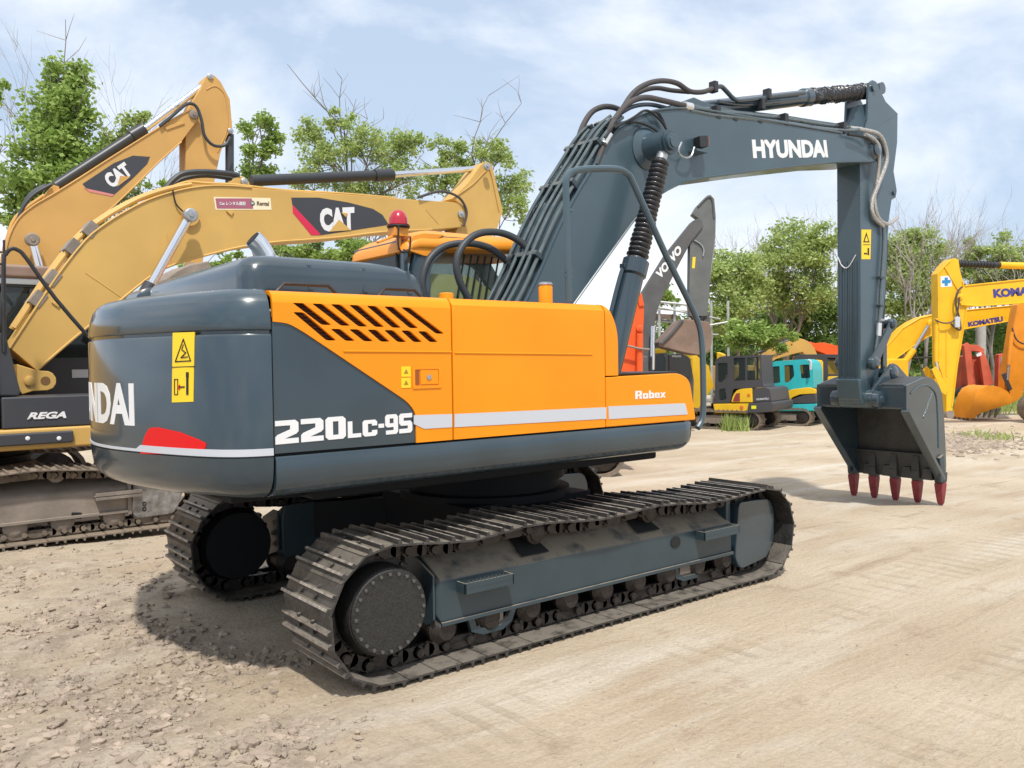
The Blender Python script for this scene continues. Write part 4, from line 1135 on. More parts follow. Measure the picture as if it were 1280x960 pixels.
# ---------------------------------------------------------------- ground
def fill_ground():
    bm = bmesh.new()
    ux = Vector((math.cos(YAW), math.sin(YAW), 0)); uy = Vector((-math.sin(YAW), math.cos(YAW), 0))
    ds = []; d = -6.0
    while d < 24: ds.append(d); d += .09 if 3 < d < 13 else .25
    while d < 60: ds.append(d); d += 1.5
    while d < 900: ds.append(d); d *= 1.4
    ws = []; w = -11.0
    while w <= 11: ws.append(w); w += .09
    far = []; w = 12
    while w < 900: far.append(w); w *= 1.3
    ws = [-x for x in reversed(far)]+ws+far
    c0 = Vector((CAM.x, CAM.y, 0)); grid = []
    for d in ds:
        row = []
        for w in ws:
            p = c0+ux*d+uy*w
            z = GZ(p.x, p.y)
            if 2 < d < 24 and abs(w) < 11.5:
                z += GH(p.x, p.y)
            row.append(bm.verts.new((p.x, p.y, z)))
        grid.append(row)
    for i in range(len(ds)-1):
        for j in range(len(ws)-1):
            bm.faces.new((grid[i][j], grid[i+1][j], grid[i+1][j+1], grid[i][j+1]))
    me = bpy.data.meshes.new('ground'); bm.normal_update()
    for f in bm.faces: f.smooth = True
    bm.faces.ensure_lookup_table()
    if bm.faces[0].normal.z < 0: bmesh.ops.reverse_faces(bm, faces=bm.faces)
    bm.to_mesh(me); bm.free()
    o = bpy.data.objects.new('ground', me); COL.objects.link(o); o['kind'] = 'structure'
    return o
def sstep(a, b, x):
    t = max(0, min(1, (x-a)/(b-a))); return t*t*(3-2*t)
def rough_zone(x, y):
    """1 where the soil is churned (behind the machine, towards the second machine)"""
    s = sstep(-1.2, -2.6, x+.25*noise.noise(Vector((x*.7, y*.7, 0)))*3)
    return s*sstep(-4.2, -2.2, y)
def GH(x, y):
    v = Vector((x, y, 0))
    h = .012*noise.noise(v*.9)+.006*noise.noise(v*3.1)+.004*noise.noise(v*8)
    r = rough_zone(x, y)
    if r > 0:
        h += r*(.045*noise.noise(v*1.7+Vector((5, 0, 0)))+.045*abs(noise.noise(v*3.3))+.035*max(0, noise.noise(v*7.0))+.028*abs(noise.noise(v*13)))
    # flat under the tracks
    return h
gm = bpy.data.materials.new('packed_dirt'); gm.use_nodes = True
t = gm.node_tree; n = t.nodes; l = t.links
bsdf = n['Principled BSDF']; bsdf.inputs['Roughness'].default_value = .92; bsdf.inputs['Specular IOR Level'].default_value = .2
geo = n.new('ShaderNodeNewGeometry')
def nz(scale, detail=8, rough=.6, stretch=None, rot=0, dist=0):
    a = n.new('ShaderNodeTexNoise'); a.inputs['Scale'].default_value = scale; a.inputs['Detail'].default_value = detail; a.inputs['Roughness'].default_value = rough; a.inputs['Distortion'].default_value = dist
    m_ = n.new('ShaderNodeMapping'); l.new(geo.outputs['Position'], m_.inputs[0])
    if stretch: m_.inputs['Scale'].default_value = stretch
    m_.inputs['Rotation'].default_value = (0, 0, rot)
    l.new(m_.outputs[0], a.inputs['Vector']); return a.outputs['Fac']
def ramp(src, p0, c0, p1, c1):
    r = n.new('ShaderNodeValToRGB'); e = r.color_ramp.elements
    e[0].position = p0; e[1].position = p1; e[0].color = (*c0, 1) if len(c0) == 3 else c0; e[1].color = (*c1, 1) if len(c1) == 3 else c1
    l.new(src, r.inputs[0]); return r.outputs[0]
def mixc(f, a, b_, mode='MIX'):
    m_ = n.new('ShaderNodeMixRGB'); m_.blend_type = mode
    for s_, v in ((0, f), (1, a), (2, b_)):
        if isinstance(v, (int, float)): m_.inputs[s_].default_value = v
        elif isinstance(v, tuple): m_.inputs[s_].default_value = (*v, 1)
        else: l.new(v, m_.inputs[s_])
    return m_.outputs[0]
g1 = (.0, .0, .0); w1 = (1, 1, 1)
base = ramp(nz(.55, 6, .55), .32, (.42, .33, .228), .68, (.56, .47, .35))
base = mixc(ramp(nz(.9, 7, .6, (.25, 1.6, 1), R(-20), .4), .50, g1, .72, w1), base, (.60, .545, .455))         # pale drag streaks
base = mixc(ramp(nz(1.4, 8, .65, (.2, 2.2, 1), R(38), .3), .58, g1, .78, w1), base, (.30, .215, .135))         # damp wheel smears
base = mixc(ramp(nz(3.2, 10, .7, (.10, 2.6, 1), R(-34), .25), .57, g1, .72, (.45, .45, .45)), base, (.60, .54, .45))   # scraped pale lines
base = mixc(ramp(nz(2.6, 10, .72, (.12, 2.4, 1), R(8), .3), .60, g1, .70, (.6, .6, .6)), base, (.33, .245, .155))
base = mixc(ramp(nz(2.2, 9, .7), .56, g1, .74, (.75, .75, .75)), base, (.27, .185, .12))
# reddish, darker churned soil behind the machine
sep = n.new('ShaderNodeSeparateXYZ'); l.new(geo.outputs['Position'], sep.inputs[0])
zx = n.new('ShaderNodeMapRange'); zx.inputs[1].default_value = -1.3; zx.inputs[2].default_value = -2.7; l.new(sep.outputs[0], zx.inputs[0])
zn = n.new('ShaderNodeMath'); zn.operation = 'MULTIPLY'; l.new(zx.outputs[0], zn.inputs[0]); l.new(ramp(nz(1.1, 6), .35, g1, .62, w1), zn.inputs[1])
base = mixc(zn.outputs[0], base, mixc(ramp(nz(7, 8, .7), .4, g1, .6, w1), (.27, .215, .165), (.43, .36, .285)))
fine = ramp(nz(38, 6, .7), .35, (.88, .88, .88), .7, (1.08, 1.08, 1.08))
base = mixc(1.0, base, fine, 'MULTIPLY')
speck = ramp(nz(120, 2, .5), .70, g1, .74, w1); base = mixc(mixc(.5, g1, speck), base, (.16, .12, .09))
wv = n.new('ShaderNodeTexWave'); wv.bands_direction = 'X'; wv.inputs['Scale'].default_value = 1.65; wv.inputs['Distortion'].default_value = 1.2; wv.inputs['Detail'].default_value = 4; l.new(geo.outputs['Position'], wv.inputs['Vector'])
def band(y0, w):      # old crawler prints beside the machine
    a = n.new('ShaderNodeMath'); a.operation = 'SUBTRACT'; l.new(sep.outputs[1], a.inputs[0]); a.inputs[1].default_value = y0
    b_ = n.new('ShaderNodeMath'); b_.operation = 'ABSOLUTE'; l.new(a.outputs[0], b_.inputs[0])
    c_ = n.new('ShaderNodeMapRange'); c_.inputs[1].default_value = w; c_.inputs[2].default_value = w*.8; l.new(b_.outputs[0], c_.inputs[0]); return c_.outputs[0]
pr1 = n.new('ShaderNodeMath'); pr1.operation = 'MAXIMUM'; l.new(band(-2.15, .34), pr1.inputs[0]); l.new(band(-3.6, .30), pr1.inputs[1])
pr2 = n.new('ShaderNodeMath'); pr2.operation = 'MULTIPLY'; l.new(pr1.outputs[0], pr2.inputs[0]); l.new(ramp(nz(.8, 5), .42, g1, .6, w1), pr2.inputs[1])
pr3 = n.new('ShaderNodeMath'); pr3.operation = 'MULTIPLY'; l.new(pr2.outputs[0], pr3.inputs[0]); l.new(ramp(wv.outputs['Fac'], .62, g1, .85, w1), pr3.inputs[1])
pr4 = n.new('ShaderNodeMath'); pr4.operation = 'MULTIPLY'; l.new(pr3.outputs[0], pr4.inputs[0]); pr4.inputs[1].default_value = .38
base = mixc(pr4.outputs[0], base, (.30, .24, .17))
l.new(base, bsdf.inputs['Base Color'])
bp1 = n.new('ShaderNodeBump'); bp1.inputs['Strength'].default_value = .8; bp1.inputs['Distance'].default_value = .03
hs = n.new('ShaderNodeMath'); hs.operation = 'ADD'; l.new(nz(26, 10, .7), hs.inputs[0]); l.new(nz(5, 6, .6, (.3, 2, 1), R(20)), hs.inputs[1])
hs2 = n.new('ShaderNodeMath'); hs2.operation = 'SUBTRACT'; l.new(hs.outputs[0], hs2.inputs[0]); l.new(pr4.outputs[0], hs2.inputs[1]); l.new(hs2.outputs[0], bp1.inputs['Height']); l.new(bp1.outputs[0], bsdf.inputs['Normal'])
GROUND = fill_ground(); GROUND.data.materials.append(gm)
# clods and crumbs of soil
def clods():
    rnd = random.Random(3); b = MB(); me = bpy.data.meshes.new('soil_clods'); V = []; F = []
    base = []
    for i in range(6):
        bm = bmesh.new(); bmesh.ops.create_icosphere(bm, subdivisions=1, radius=1)
        vs = [v.co.copy()*(1+rnd.uniform(-.38, .38)) for v in bm.verts]; fs = [tuple(v.index for v in f.verts) for f in bm.faces]; bm.free(); base.append((vs, fs))
    def put(x, y, r):
        vs, fs = rnd.choice(base); o = len(V); a = rnd.uniform(0, 6.28); c, s = math.cos(a), math.sin(a)
        sx, sy, sz = r*rnd.uniform(.8, 1.6), r*rnd.uniform(.7, 1.1), r*rnd.uniform(.55, .9); z = GZ(x, y)+GH(x, y)-sz*.1
        for v in vs: X, Y = v.x*sx, v.y*sy; V.append((x+X*c-Y*s, y+X*s+Y*c, z+v.z*sz))
        F.extend(tuple(i+o for i in f) for f in fs)
    k = 0
    while k < 42000:
        px, py = rnd.uniform(-20, 460), rnd.uniform(655, 990)
        p = onZ(px, py, 0); rz = rough_zone(p.x, p.y)
        dens = rz*(.10+.75*max(0, noise.noise(Vector((p.x*1.3, p.y*1.3, 3)))+.25))
        k += 1
        if rnd.random() > dens: continue
        if -2.1 < p.x and abs(abs(p.y)-1.16) < .4: continue
        r = .004+.032*rnd.random()**6
        put(p.x, p.y, r)
    for k in range(900):
        p = onZ(rnd.uniform(400, 1300), rnd.uniform(600, 960), 0)
        if -2.3 < p.x < 2.4 and abs(p.y) < 1.6: continue
        if rnd.random() < .5: put(p.x, p.y, .002+.009*rnd.random()**3)
    # low heap on the right
    for k in range(1400):
        p = onG(rnd.gauss(1195, 45), rnd.gauss(553, 7)); put(p.x, p.y, .02+.06*rnd.random()**2)
    me.from_pydata(V, [], F); me.update()
    o = bpy.data.objects.new('soil_clods', me); COL.objects.link(o); o['kind'] = 'stuff'
    o['label'] = 'crumbled soil clods scattered over the churned dirt'
    me.materials.append(mat('clod_soil', (.34, .275, .215), .95, var=.3, varscale=5, bump=.5, bumpscale=60, spec=.2))
clods()
# ---------------------------------------------------------------- machines in the background
UR = Vector((math.sin(YAW), -math.cos(YAW), 0)); UD = Vector((math.cos(YAW), math.sin(YAW), 0))
class Plane:
    """upright plane through p0 that runs along 'along'; n points away from the camera"""
    def __init__(s, p0, along):
        s.p0 = Vector(p0); s.a = Vector(along).normalized(); s.n = Vector((-s.a.y, s.a.x, 0))
        if s.n.dot(UD) < 0: s.n = -s.n
    def at(s, px, py, d=0.0):
        q = onplane(px, py, s.p0, s.n); return q+s.n*d      # d: straight back from the plane
    def off(s, d): return Plane(s.p0+s.n*d, s.a)
def slab(name, pts, pl, d, th, m, parent, bevel=0, label=None, hole=None):
    """outline in pixels on plane pl, moved back by d and given thickness th"""
    P = [pl.at(x, y)+pl.n*d for x, y in pts]
    return MB().prism(P, pl.n*th).build(name, m, parent, bevel=bevel, label=label)
def rod(name, p, q, pl, d, r, m, parent, r1=None, n=14):
    a, c = pl.at(*p)+pl.n*d, pl.at(*q)+pl.n*d
    return MB().cyl(a, c, r, r1, n=n).build(name, m, parent)
def pinc(name, p, pl, d, r, th, m, parent, n=18):
    a = pl.at(*p)+pl.n*d
    return MB().lathe(a, pl.n*-1, [(-.02, r), (th*.8, r), (th, r*.8), (th+.001, r*.35), (th+.015, r*.3)], n=n).build(name, m, parent)
def pword(name, text, ll, lr, ur, ul, pl, d, m, parent, bold=.03, shear=0):
    f = lambda p: pl.at(*p)+pl.n*d
    return word(name, text, quadmap(f(ll), f(lr), f(ur), f(ul), -pl.n), m, parent, bold=bold, shear=shear, thick=.004)
def ptube(name, pts, pl, d, r, m, parent, n=8, sm=4):
    return MB().tube([pl.at(x, y)+pl.n*(d if len(q) < 1 else q[0]) for x, y, *q in pts], r, n=n, smooth=sm).build(name, m, parent)
def low_track(root, base, fwd, lat, length, height, width, m, nshoe=0, name='track'):
    """one crawler: centre of its footprint, forward and lateral unit vectors"""
    r = height/2; P = []
    L_ = length/2-r
    for i in range(13):
        a = -PI/2+PI*i/12; P.append((L_+r*math.cos(a), r+r*math.sin(a)))
    for i in range(13):
        a = PI/2+PI*i/12; P.append((-L_+r*math.cos(a), r+r*math.sin(a)))
    inn = [((x)*(1-.05/length*2) if abs(x) > 0 else x, r+(z-r)*(1-.06/r)) for x, z in P]
    T = lambda x, y, z: base+fwd*x+lat*y+Vector((0, 0, z))
    b = MB(); n = len(P); vs = []
    for y in (-width/2, width/2):
        vs += [T(x, y, z) for x, z in P]+[T(x, y, z) for x, z in inn]
    fs = []
    for i in range(n):
        j = (i+1) % n
        fs += [(i, j, 2*n+j, 2*n+i), (n+i, n+j, 3*n+j, 3*n+i), (i, j, n+j, n+i), (2*n+i, 2*n+j, 3*n+j, 3*n+i)]
    b.add(vs, fs)
    tr = b.build(name, m, root, ang=50)
    if nshoe:
        Q, tot = sample_path(P, nshoe)
        gb = None
        for p, t_ in Q:
            nr = Vector((t_.y, -t_.x))
            c = T(p.x+nr.x*.012, 0, p.y+nr.y*.012)
            o = MB().obox(c, lat*width/2, (fwd*t_.x+Vector((0, 0, t_.y)))*.016, (fwd*nr.x+Vector((0, 0, nr.y)))*.018).build('grouser', m, tr, flat=True)
    fb = MB(); fb.prism([T(x, -width*.32, z) for x, z in ((-L_, r*.55), (L_, r*.55), (L_, r*1.25), (L_*.3, r*1.45), (-L_, r*1.3))], lat*width*.64)
    fb.build('roller_frame', RUSTY, tr, bevel=.01)
    for x in (-L_, L_):
        MB().lathe(T(x, -width*.42, r), lat, [(0, r*.2), (.01, r*.55), (.03, r*.72), (width*.8, r*.72), (width*.84, r*.2)], n=20).build('end_wheel', LINK, tr)
    k = max(3, int(length/.45))
    for i in range(k):
        x = -L_+2*L_*(i+.5)/k
        MB().cyl(T(x, -width*.4, r*.38), T(x, width*.4, r*.38), r*.26, n=12).build('roller', LINK, tr)
    return tr

def edge_bead(parent, pl, pts, d, m, r=.022):
    return MB().tube([pl.at(x, y)+pl.n*d for x, y in pts], r, n=6, smooth=0).build('weld_flange', m, parent)
# ---- nearest yellow machine to the left: boom across the picture ------------
C1 = thing('yellow_excavator', 'yellow excavator with black company decal and pinkish rental sticker, its boom crossing behind the orange machine', 'excavator', (-3.4, 5.75, GZ(-3.4, 5.75)), 'yellow excavators of the rental yard')
C1['label'] = 'large yellow excavator beside the orange one, pinkish rental sticker on its long boom'
g1z = GZ(-3.4, 4.4)
def c1_track(yc):
    base = bpy.data.objects.new('track_chain', None); COL.objects.link(base); base.parent = C1; base.location = Vector((-3.12, yc, 0))-C1.location+Vector((0, 0, g1z))
    for i, (p, t) in enumerate(samples):
        a = math.atan2(t.y, t.x)
        for kind, me in (('track_shoe', c1_shoe), ('chain_link', c1_link)):
            if yc > 5 and kind == 'chain_link': continue
            o = bpy.data.objects.new(kind, me); COL.objects.link(o); o.parent = base
            o.matrix_local = Matrix.Translation((p.x, 0, p.y+.02)) @ Matrix.Rotation(-(a-PI), 4, 'Y') @ Matrix.Rotation(PI, 4, 'Z')
MUDDY = mat('muddy_track_steel', (.17, .135, .105), .75, metal=.1, var=.3, varscale=7, dirt=.4, dirtcol=(.30, .235, .165), dirtscale=6, up=.6, bump=.4, bumpscale=40)
c1_shoe = shoe_mesh.copy(); c1_shoe.materials.clear(); c1_shoe.materials.append(MUDDY)
c1_link = link_mesh.copy(); c1_link.materials.clear(); c1_link.materials.append(MUDDY)
c1_track(4.50); c1_track(6.95)
CX = -3.12
P4 = Plane((0, 4.33, 0), (1, 0, 0))
fr1 = bpy.data.objects.new('track_frame', None); COL.objects.link(fr1); fr1.parent = C1; fr1.location = Vector((CX, 4.4, g1z+.5))-C1.location
b = MB().loft([[(x, 4.36, g1z+.27), (x, 4.36, g1z+.52), (x, 4.40, g1z+.56), (x, 4.72, g1z+.68), (x, 4.8, g1z+.68), (x, 4.8, g1z+.27)] for x in (CX-1.45, CX+1.40)])
b.build('frame_beam', RUSTY, fr1, bevel=.01)
MB().box(CX-1.45, CX+1.40, 4.325, 4.37, g1z+.255, g1z+.285).build('flange', RUSTY, fr1, bevel=.004)
MB().box(CX+1.40, CX+1.44, 4.33, 4.8, g1z+.23, g1z+.60).build('end_plate', RUSTY, fr1, bevel=.004)
MB().prism([(x, 4.345, z) for x, z in rounded([(CX+1.44, g1z+.24), (CX+1.47, g1z+.60), (CX+1.95, g1z+.60), (CX+2.02, g1z+.45), (CX+1.9, g1z+.18), (CX+1.5, g1z+.17)], .05, 3)], (0, .4, 0)).build('idler_guard', mat('bare_worn_steel', (.30, .29, .28), .45, metal=.5, var=.4, varscale=14, dirt=.25, dirtcol=(.25, .2, .15), bump=.3, bumpscale=25), fr1, bevel=.015)
for (x0, y0, x1, y1) in ((90, 641, 103, 649), (0, 0, 0, 0)):
    if x0 == 0: continue
    q = [P4.at(x, y) for x, y in rounded([(x0, y0), (x1, y0), (x1, y1), (x0, y1)], 1.5, 2)]
    MB().prism([(p.x, 4.353, p.z) for p in q], (0, .008, 0)).build('access_hole', GAP, fr1, flat=True)
slab('roller_slot', [(62, 619), (82, 618), (82, 628), (62, 629)], Plane((0, 4.39, 0), (1, 0, 0)), -.01, .006, GAP, fr1)
q0, q1 = P4.at(118, 640), P4.at(176, 634); MB().box(q0.x, q1.x, 4.25, 4.35, g1z+.46, g1z+.475).build('step', RUSTY, fr1, bevel=.004)
MB().box(q0.x, q1.x, 4.25, 4.262, g1z+.43, g1z+.51).build('step', RUSTY, fr1, bevel=.004)
sq = slab('number_plate', [(177.5, 627), (184.5, 626.5), (184.5, 640), (177.5, 640.5)], P4, -.0 -.005+.02, .004, WHITE, fr1)
for yy in (630.2, 636.5):
    a = P4.at(181, yy); a.y = 4.342
    ring = [(a.x+.022*math.cos(2*PI*i/14), a.z+.026*math.sin(2*PI*i/14)) for i in range(14)]; inn = [(a.x+.012*math.cos(2*PI*i/14), a.z+.014*math.sin(2*PI*i/14)) for i in range(14)]
    MB().plate(ring, [inn], lambda u, v, d: Vector((u, 4.342+d, v)), .003).build('digit', INK, sq, flat=True)
for x in (20, 80, 145, 182, -40):
    c = P4.at(x, 660)
    MB().lathe((c.x, 4.36, g1z+.22), (0, 1, 0), [(0, .05), (.01, .08), (.03, .115), (.06, .115), (.065, .09), (.2, .09), (.205, .115), (.26, .11)], n=20).build('track_roller', RUSTY, C1)
for x in (73, -60):
    c = P4.at(x, 604)
    MB().lathe((c.x, 4.42, g1z+.73), (0, 1, 0), [(0, .05), (.01, .085), (.09, .085), (.1, .06), (.25, .06)], n=20).build('carrier_roller', RUSTY, C1)
MB().box(CX-.7, CX+.7, 5.0, 6.5, g1z+.4, g1z+.8).build('car_body', RUSTY, C1, bevel=.01)
MB().lathe((CX, 5.75, g1z+.78), (0, 0, 1), [(0, .68), (.1, .68), (.11, .62), (.3, .62)], n=36).build('slewing_ring', DARKBODY, C1)
for yy in (4.4, 7.0):
    MB().lathe((CX-1.75, yy, g1z+.44), (0, 1, 0), [(0, .2), (.02, .3), (.2, .3)], n=24).build('sprocket', MUDDY, C1)
# deck, side box, bumper
P44 = Plane((0, 4.42, 0), (1, 0, 0))
X0 = -6.6; XF = P44.at(172, 520).x
zt, zb_, zc = P44.at(60, 495).z, P44.at(60, 534).z, P44.at(60, 561).z
MB().box(X0, XF, 4.42, 7.1, zc, zb_-.004).build('deck_frame', CATY, C1, bevel=.03, seg=3)
MB().box(X0, P44.at(91, 540).x, 4.37, 4.43, P44.at(60, 554.5).z, P44.at(60, 539.5).z).build('rubber_bumper', CATGREY, C1, bevel=.02, seg=3)
for x in (33.5, 72.5):
    c = P44.at(x, 547.5); MB().lathe((c.x, 4.372, c.z), (0, -1, 0), [(0, .022), (.008, .022), (.012, .012)], n=14).build('bumper_bolt', WHITE, C1)
MB().box(P44.at(2, 500).x, XF, 4.43, 5.05, zb_, zt).build('side_tool_box', CATGREY, C1, bevel=.02, seg=3)
MB().box(X0, P44.at(-2, 500).x, 4.43, 5.05, zb_, zt+1.0).build('side_cabinet', CATY, C1, bevel=.03, seg=3)
pword('side_lettering', 'REGA', (34, 524.5), (83, 522.5), (87, 514), (39, 515.5), P44, .004, WHITE, C1, bold=.045, shear=.0)
slab('mirror_step', [(-6, 415), (4, 417), (9, 424), (26, 490), (24, 495), (-6, 495)], Plane((0, 4.5, 0), (1, 0, 0)), 0, .35, CATGREY, C1, bevel=.02)
rp_ = Plane((0, 4.5, 0), (1, 0, 0))
MB().tube([rp_.at(x, y) for x, y in ((5, 440), (4.5, 330), (7, 318), (14, 311), (23, 313), (33, 323), (70, 374), (122, 434))], .022, n=8, smooth=3).build('handrail', BLACK, C1)
MB().tube([rp_.at(x, y) for x, y in ((-1, 330), (5, 330))], .012, n=6, smooth=0).build('rail_rung', BLACK, C1)
MB().tube([rp_.at(x, y) for x, y in ((-1, 315), (5, 315), (5, 300))], .012, n=6, smooth=0).build('rail_rung', BLACK, C1)
# anti-slip platform, deck rear and house behind (out of frame to the left mostly)
MB().box(X0, P44.at(-2, 400).x-.4, 5.05, 7.0, zb_, zt+.9).build('engine_house', CATY, C1, bevel=.05)
MB().box(X0-.5, X0+.02, 4.6, 6.9, zc+.1, zt+1.0).build('counterweight', CATGREY, C1, bevel=.12, seg=4)
# cab on the far side
PC = Plane((0, 5.75, 0), (1, 0, 0))
cb1 = bpy.data.objects.new('cab', None); COL.objects.link(cb1); cb1.parent = C1; cb1.location = Vector((-2.6, 6.2, 1.5))-C1.location
cxa, cxb = -3.3, PC.at(128, 420).x
cz0, cz1 = zb_, PC.at(40, 349).z
b = MB()
for y in (5.75, 6.72):
    b.box(cxa, cxb, y, y+.05, cz0, cz0+.75); b.box(cxa, cxb, y, y+.05, cz1-.10, cz1)
    b.box(cxa, cxa+.10, y, y+.05, cz0+.75, cz1-.1); b.box(cxb-.08, cxb, y, y+.05, cz0+.75, cz1-.1); b.box(cxa+.9, cxa+.97, y, y+.05, cz0+.75, cz1-.1)
b.box(cxa, cxa+.05, 5.8, 6.72, cz0, cz0+.9)
b.build('cab_shell', CATGREY, cb1, bevel=.01)
MB().box(cxa-.04, cxb-.02, 5.70, 6.80, cz1+.002, cz1+.16).build('roof', mat('brown_faded_roof', (.22, .15, .12), .6, var=.2, dirt=.2, up=.4), cb1, bevel=.04, seg=3)
MB().box(cxa-.02, cxb+.02, 5.72, 6.78, cz1-.07, cz1+.004).build('rain_gutter', mat('pale_grey_trim', (.32, .34, .36), .4), cb1, bevel=.01)
MB().box(cxa+.08, cxb-.06, 5.77, 5.776, cz0+.7, cz1-.08).build('side_window', GLASS_D, cb1)
MB().box(cxa+.08, cxb-.06, 6.75, 6.756, cz0+.7, cz1-.08).build('side_window', GLASS, cb1)
MB().box(cxb-.03, cxb-.024, 5.8, 6.7, cz0+.3, cz1-.08).build('windscreen', GLASS, cb1)
MB().box(cxa+.25, cxa+.8, 6.0, 6.5, cz0, cz0+1.15).build('seat', INK, cb1, bevel=.08)
MB().box(cxb-.5, cxb-.2, 5.9, 6.1, cz0, cz0+.7).build('console', CATGREY, cb1, bevel=.03)
q = PC.at(100, 467); MB().box(q.x-.09, q.x+.09, 5.74, 5.745, q.z-.05, q.z+.05).build('grey_label', STRIPE, cb1, flat=True)
q = PC.at(92, 430); MB().box(q.x-.2, q.x+.3, 6.2, 6.22, q.z-.12, q.z+.12).build('air_duct', mat('green_grey', (.25, .31, .28), .5), cb1)
# boom
B1 = Plane((0, 5.10, 0), (1, 0, 0))
top = catpx([(12, 435), (35, 400), (70, 347), (106, 301), (133, 279), (159, 263), (185, 250), (212, 241), (238, 235), (266, 232), (300, 233), (340, 237)], 3)
bot = catpx([(576, 284), (540, 287), (478, 290), (430, 296), (395, 299), (340, 303), (300, 309), (266, 317), (236, 325), (212, 333), (195, 341), (177, 354), (145, 380), (90, 425), (46, 463)], 3)
bo = top+[(419, 242), (525, 250), (560, 252)]+[(572+12*math.cos(a), 268+15*math.sin(a)) for a in (-1.3, -.6, 0, .6, 1.2)]+bot
b1 = slab('boom', bo, B1, 0, .56, CATY, C1, bevel=.012)
ft = [(20, 455), (46, 463), (60, 464)]+[(58+12*math.cos(a), 476+12*math.sin(a)) for a in (-.9, -.3, .3, .9, 1.5)]+[(40, 489), (27, 493), (21, 483)]
slab('boom_foot', ft, B1, -.04, .64, CATY, b1, bevel=.012)
MB().lathe(B1.at(36, 476)-B1.n*.04, -B1.n, [(0, .055), (.02, .055), (.03, .03)], n=18).build('pin_end', CATY, b1)
MB().lathe(B1.at(56, 476)-B1.n*.04, -B1.n, [(0, .05), (.003, .05)], n=18).build('pin_hole', mat('hole_brown', (.18, .09, .03), .7), b1)
b = MB()
b.tube([B1.at(x, y)-B1.n*.004 for x, y in top[:-2]], .014, n=6, smooth=0)
b.tube([B1.at(x, y)-B1.n*.004 for x, y in bot[3:]], .014, n=6, smooth=0)
b.build('weld_flange', CATY, b1)
for (a, c) in (((107, 341), (158, 376)), ((208, 290), (214, 330)), ((532, 262), (548, 280))):
    MB().cyl(B1.at(*a)-B1.n*.0, B1.at(*c)-B1.n*.0, .006, n=6).build('weld_seam', CATY, b1)
for (x, y) in ((287, 266), (70, 380), (430, 268)):
    c = B1.at(x, y); MB().prism([c+Vector((-.05, -.001, .02)), c+Vector((.05, -.001, .02)), c+Vector((.02, -.001, -.04))], (0, -.02, 0)).build('lug', CATY, b1, bevel=.004)
# decal
dp = [(364, 247), (398, 247), (435, 253), (466, 261), (478, 268.5), (486, 281), (401, 294), (388.8, 294), (365.5, 257)]
slab('logo_panel', dp, B1, -.003, .004, CATGREY, b1)
slab('logo_red_band', [(365.5, 256), (401, 293.6), (389, 294), (366, 266)], B1, -.005, .003, mat('crimson_decal', (.62, .02, .07), .4), b1)
pword('logo_lettering', 'CAT', (401.5, 290), (443, 287.5), (442.5, 258.5), (398, 260.5), B1, -.004, WHITE, b1, bold=.06)
slab('logo_triangle', [(411.5, 289.6), (423.5, 274.5), (438.5, 287.8)], B1, -.0105, .002, CATY, b1)
st = slab('rental_sticker', [(267, 246.2), (338, 247.6), (339.3, 262.3), (269.5, 262.3)], B1, -.003, .003, mat('cream_decal', (.80, .72, .50), .5), b1)
slab('sticker_field', [(269, 248), (314.5, 248), (316.5, 261), (271, 260.8)], B1, -.0045, .001, mat('plum_decal', (.36, .11, .16), .5), st)
pword('sticker_lettering', 'Cat レンタル建設', (274.5, 256.8), (307, 257), (307, 252), (274, 251.8), B1, -.0045, WHITE, st, bold=.02)
c = B1.at(315.5, 254); MB().cyl(c-B1.n*.0045, c-B1.n*.006, .032, n=18).build('sticker_badge', INK, st)
pword('sticker_lettering', 'Rental', (321, 256.7), (336, 257.2), (336, 252.2), (321, 251.6), B1, -.0035, mat('brown_ink', (.12, .07, .03), .6), st, bold=.02)
pword('sticker_badge_lettering', 'CAT', (313.2, 255.6), (317.8, 255.8), (317.8, 252.4), (313.2, 252.2), B1, -.007, WHITE, st, bold=.03)
# cylinders
rod('boom_cylinder_rod', (236, 272), (187, 359), Plane((0, 4.92, 0), (1, 0, 0)), 0, .055, CHROME, C1)
pl_ = Plane((0, 4.92, 0), (1, 0, 0))
pinc('cylinder_eye', (236.5, 270), pl_, 0, .085, .1, STEEL, C1)
rod('boom_cylinder', (189, 355), (150, 425), pl_, 0, .085, CATGREY, C1)
slab('cylinder_boss', [(237+11*math.cos(2*PI*i/20), 271+12*math.sin(2*PI*i/20)) for i in range(20)], B1, -.05, .05, CATY, b1)
pl2 = Plane((0, 5.38, 0), (1, 0, 0))
ac1 = rod('arm_cylinder', (314, 226), (488, 218.5), pl2, 0, .075, mat('worn_black_cylinder', (.03, .032, .035), .4, dirt=.12, dirtcol=(.14, .11, .08)), C1)
rod('cylinder_gland', (468, 219.5), (490.5, 218.4), pl2, 0, .092, MATS['worn_black_cylinder'], ac1)
rod('cylinder_rod', (490, 218.5), (601, 210.5), pl2, 0, .045, CHROME, ac1)
slab('cylinder_ear', [(272, 238), (285, 229), (298, 220), (306, 221), (312, 228), (314, 239)], Plane((0, 5.28, 0), (1, 0, 0)), 0, .2, CATY, b1, bevel=.01)
pinc('cylinder_eye', (305, 227), Plane((0, 5.27, 0), (1, 0, 0)), 0, .045, .03, STEEL, b1)
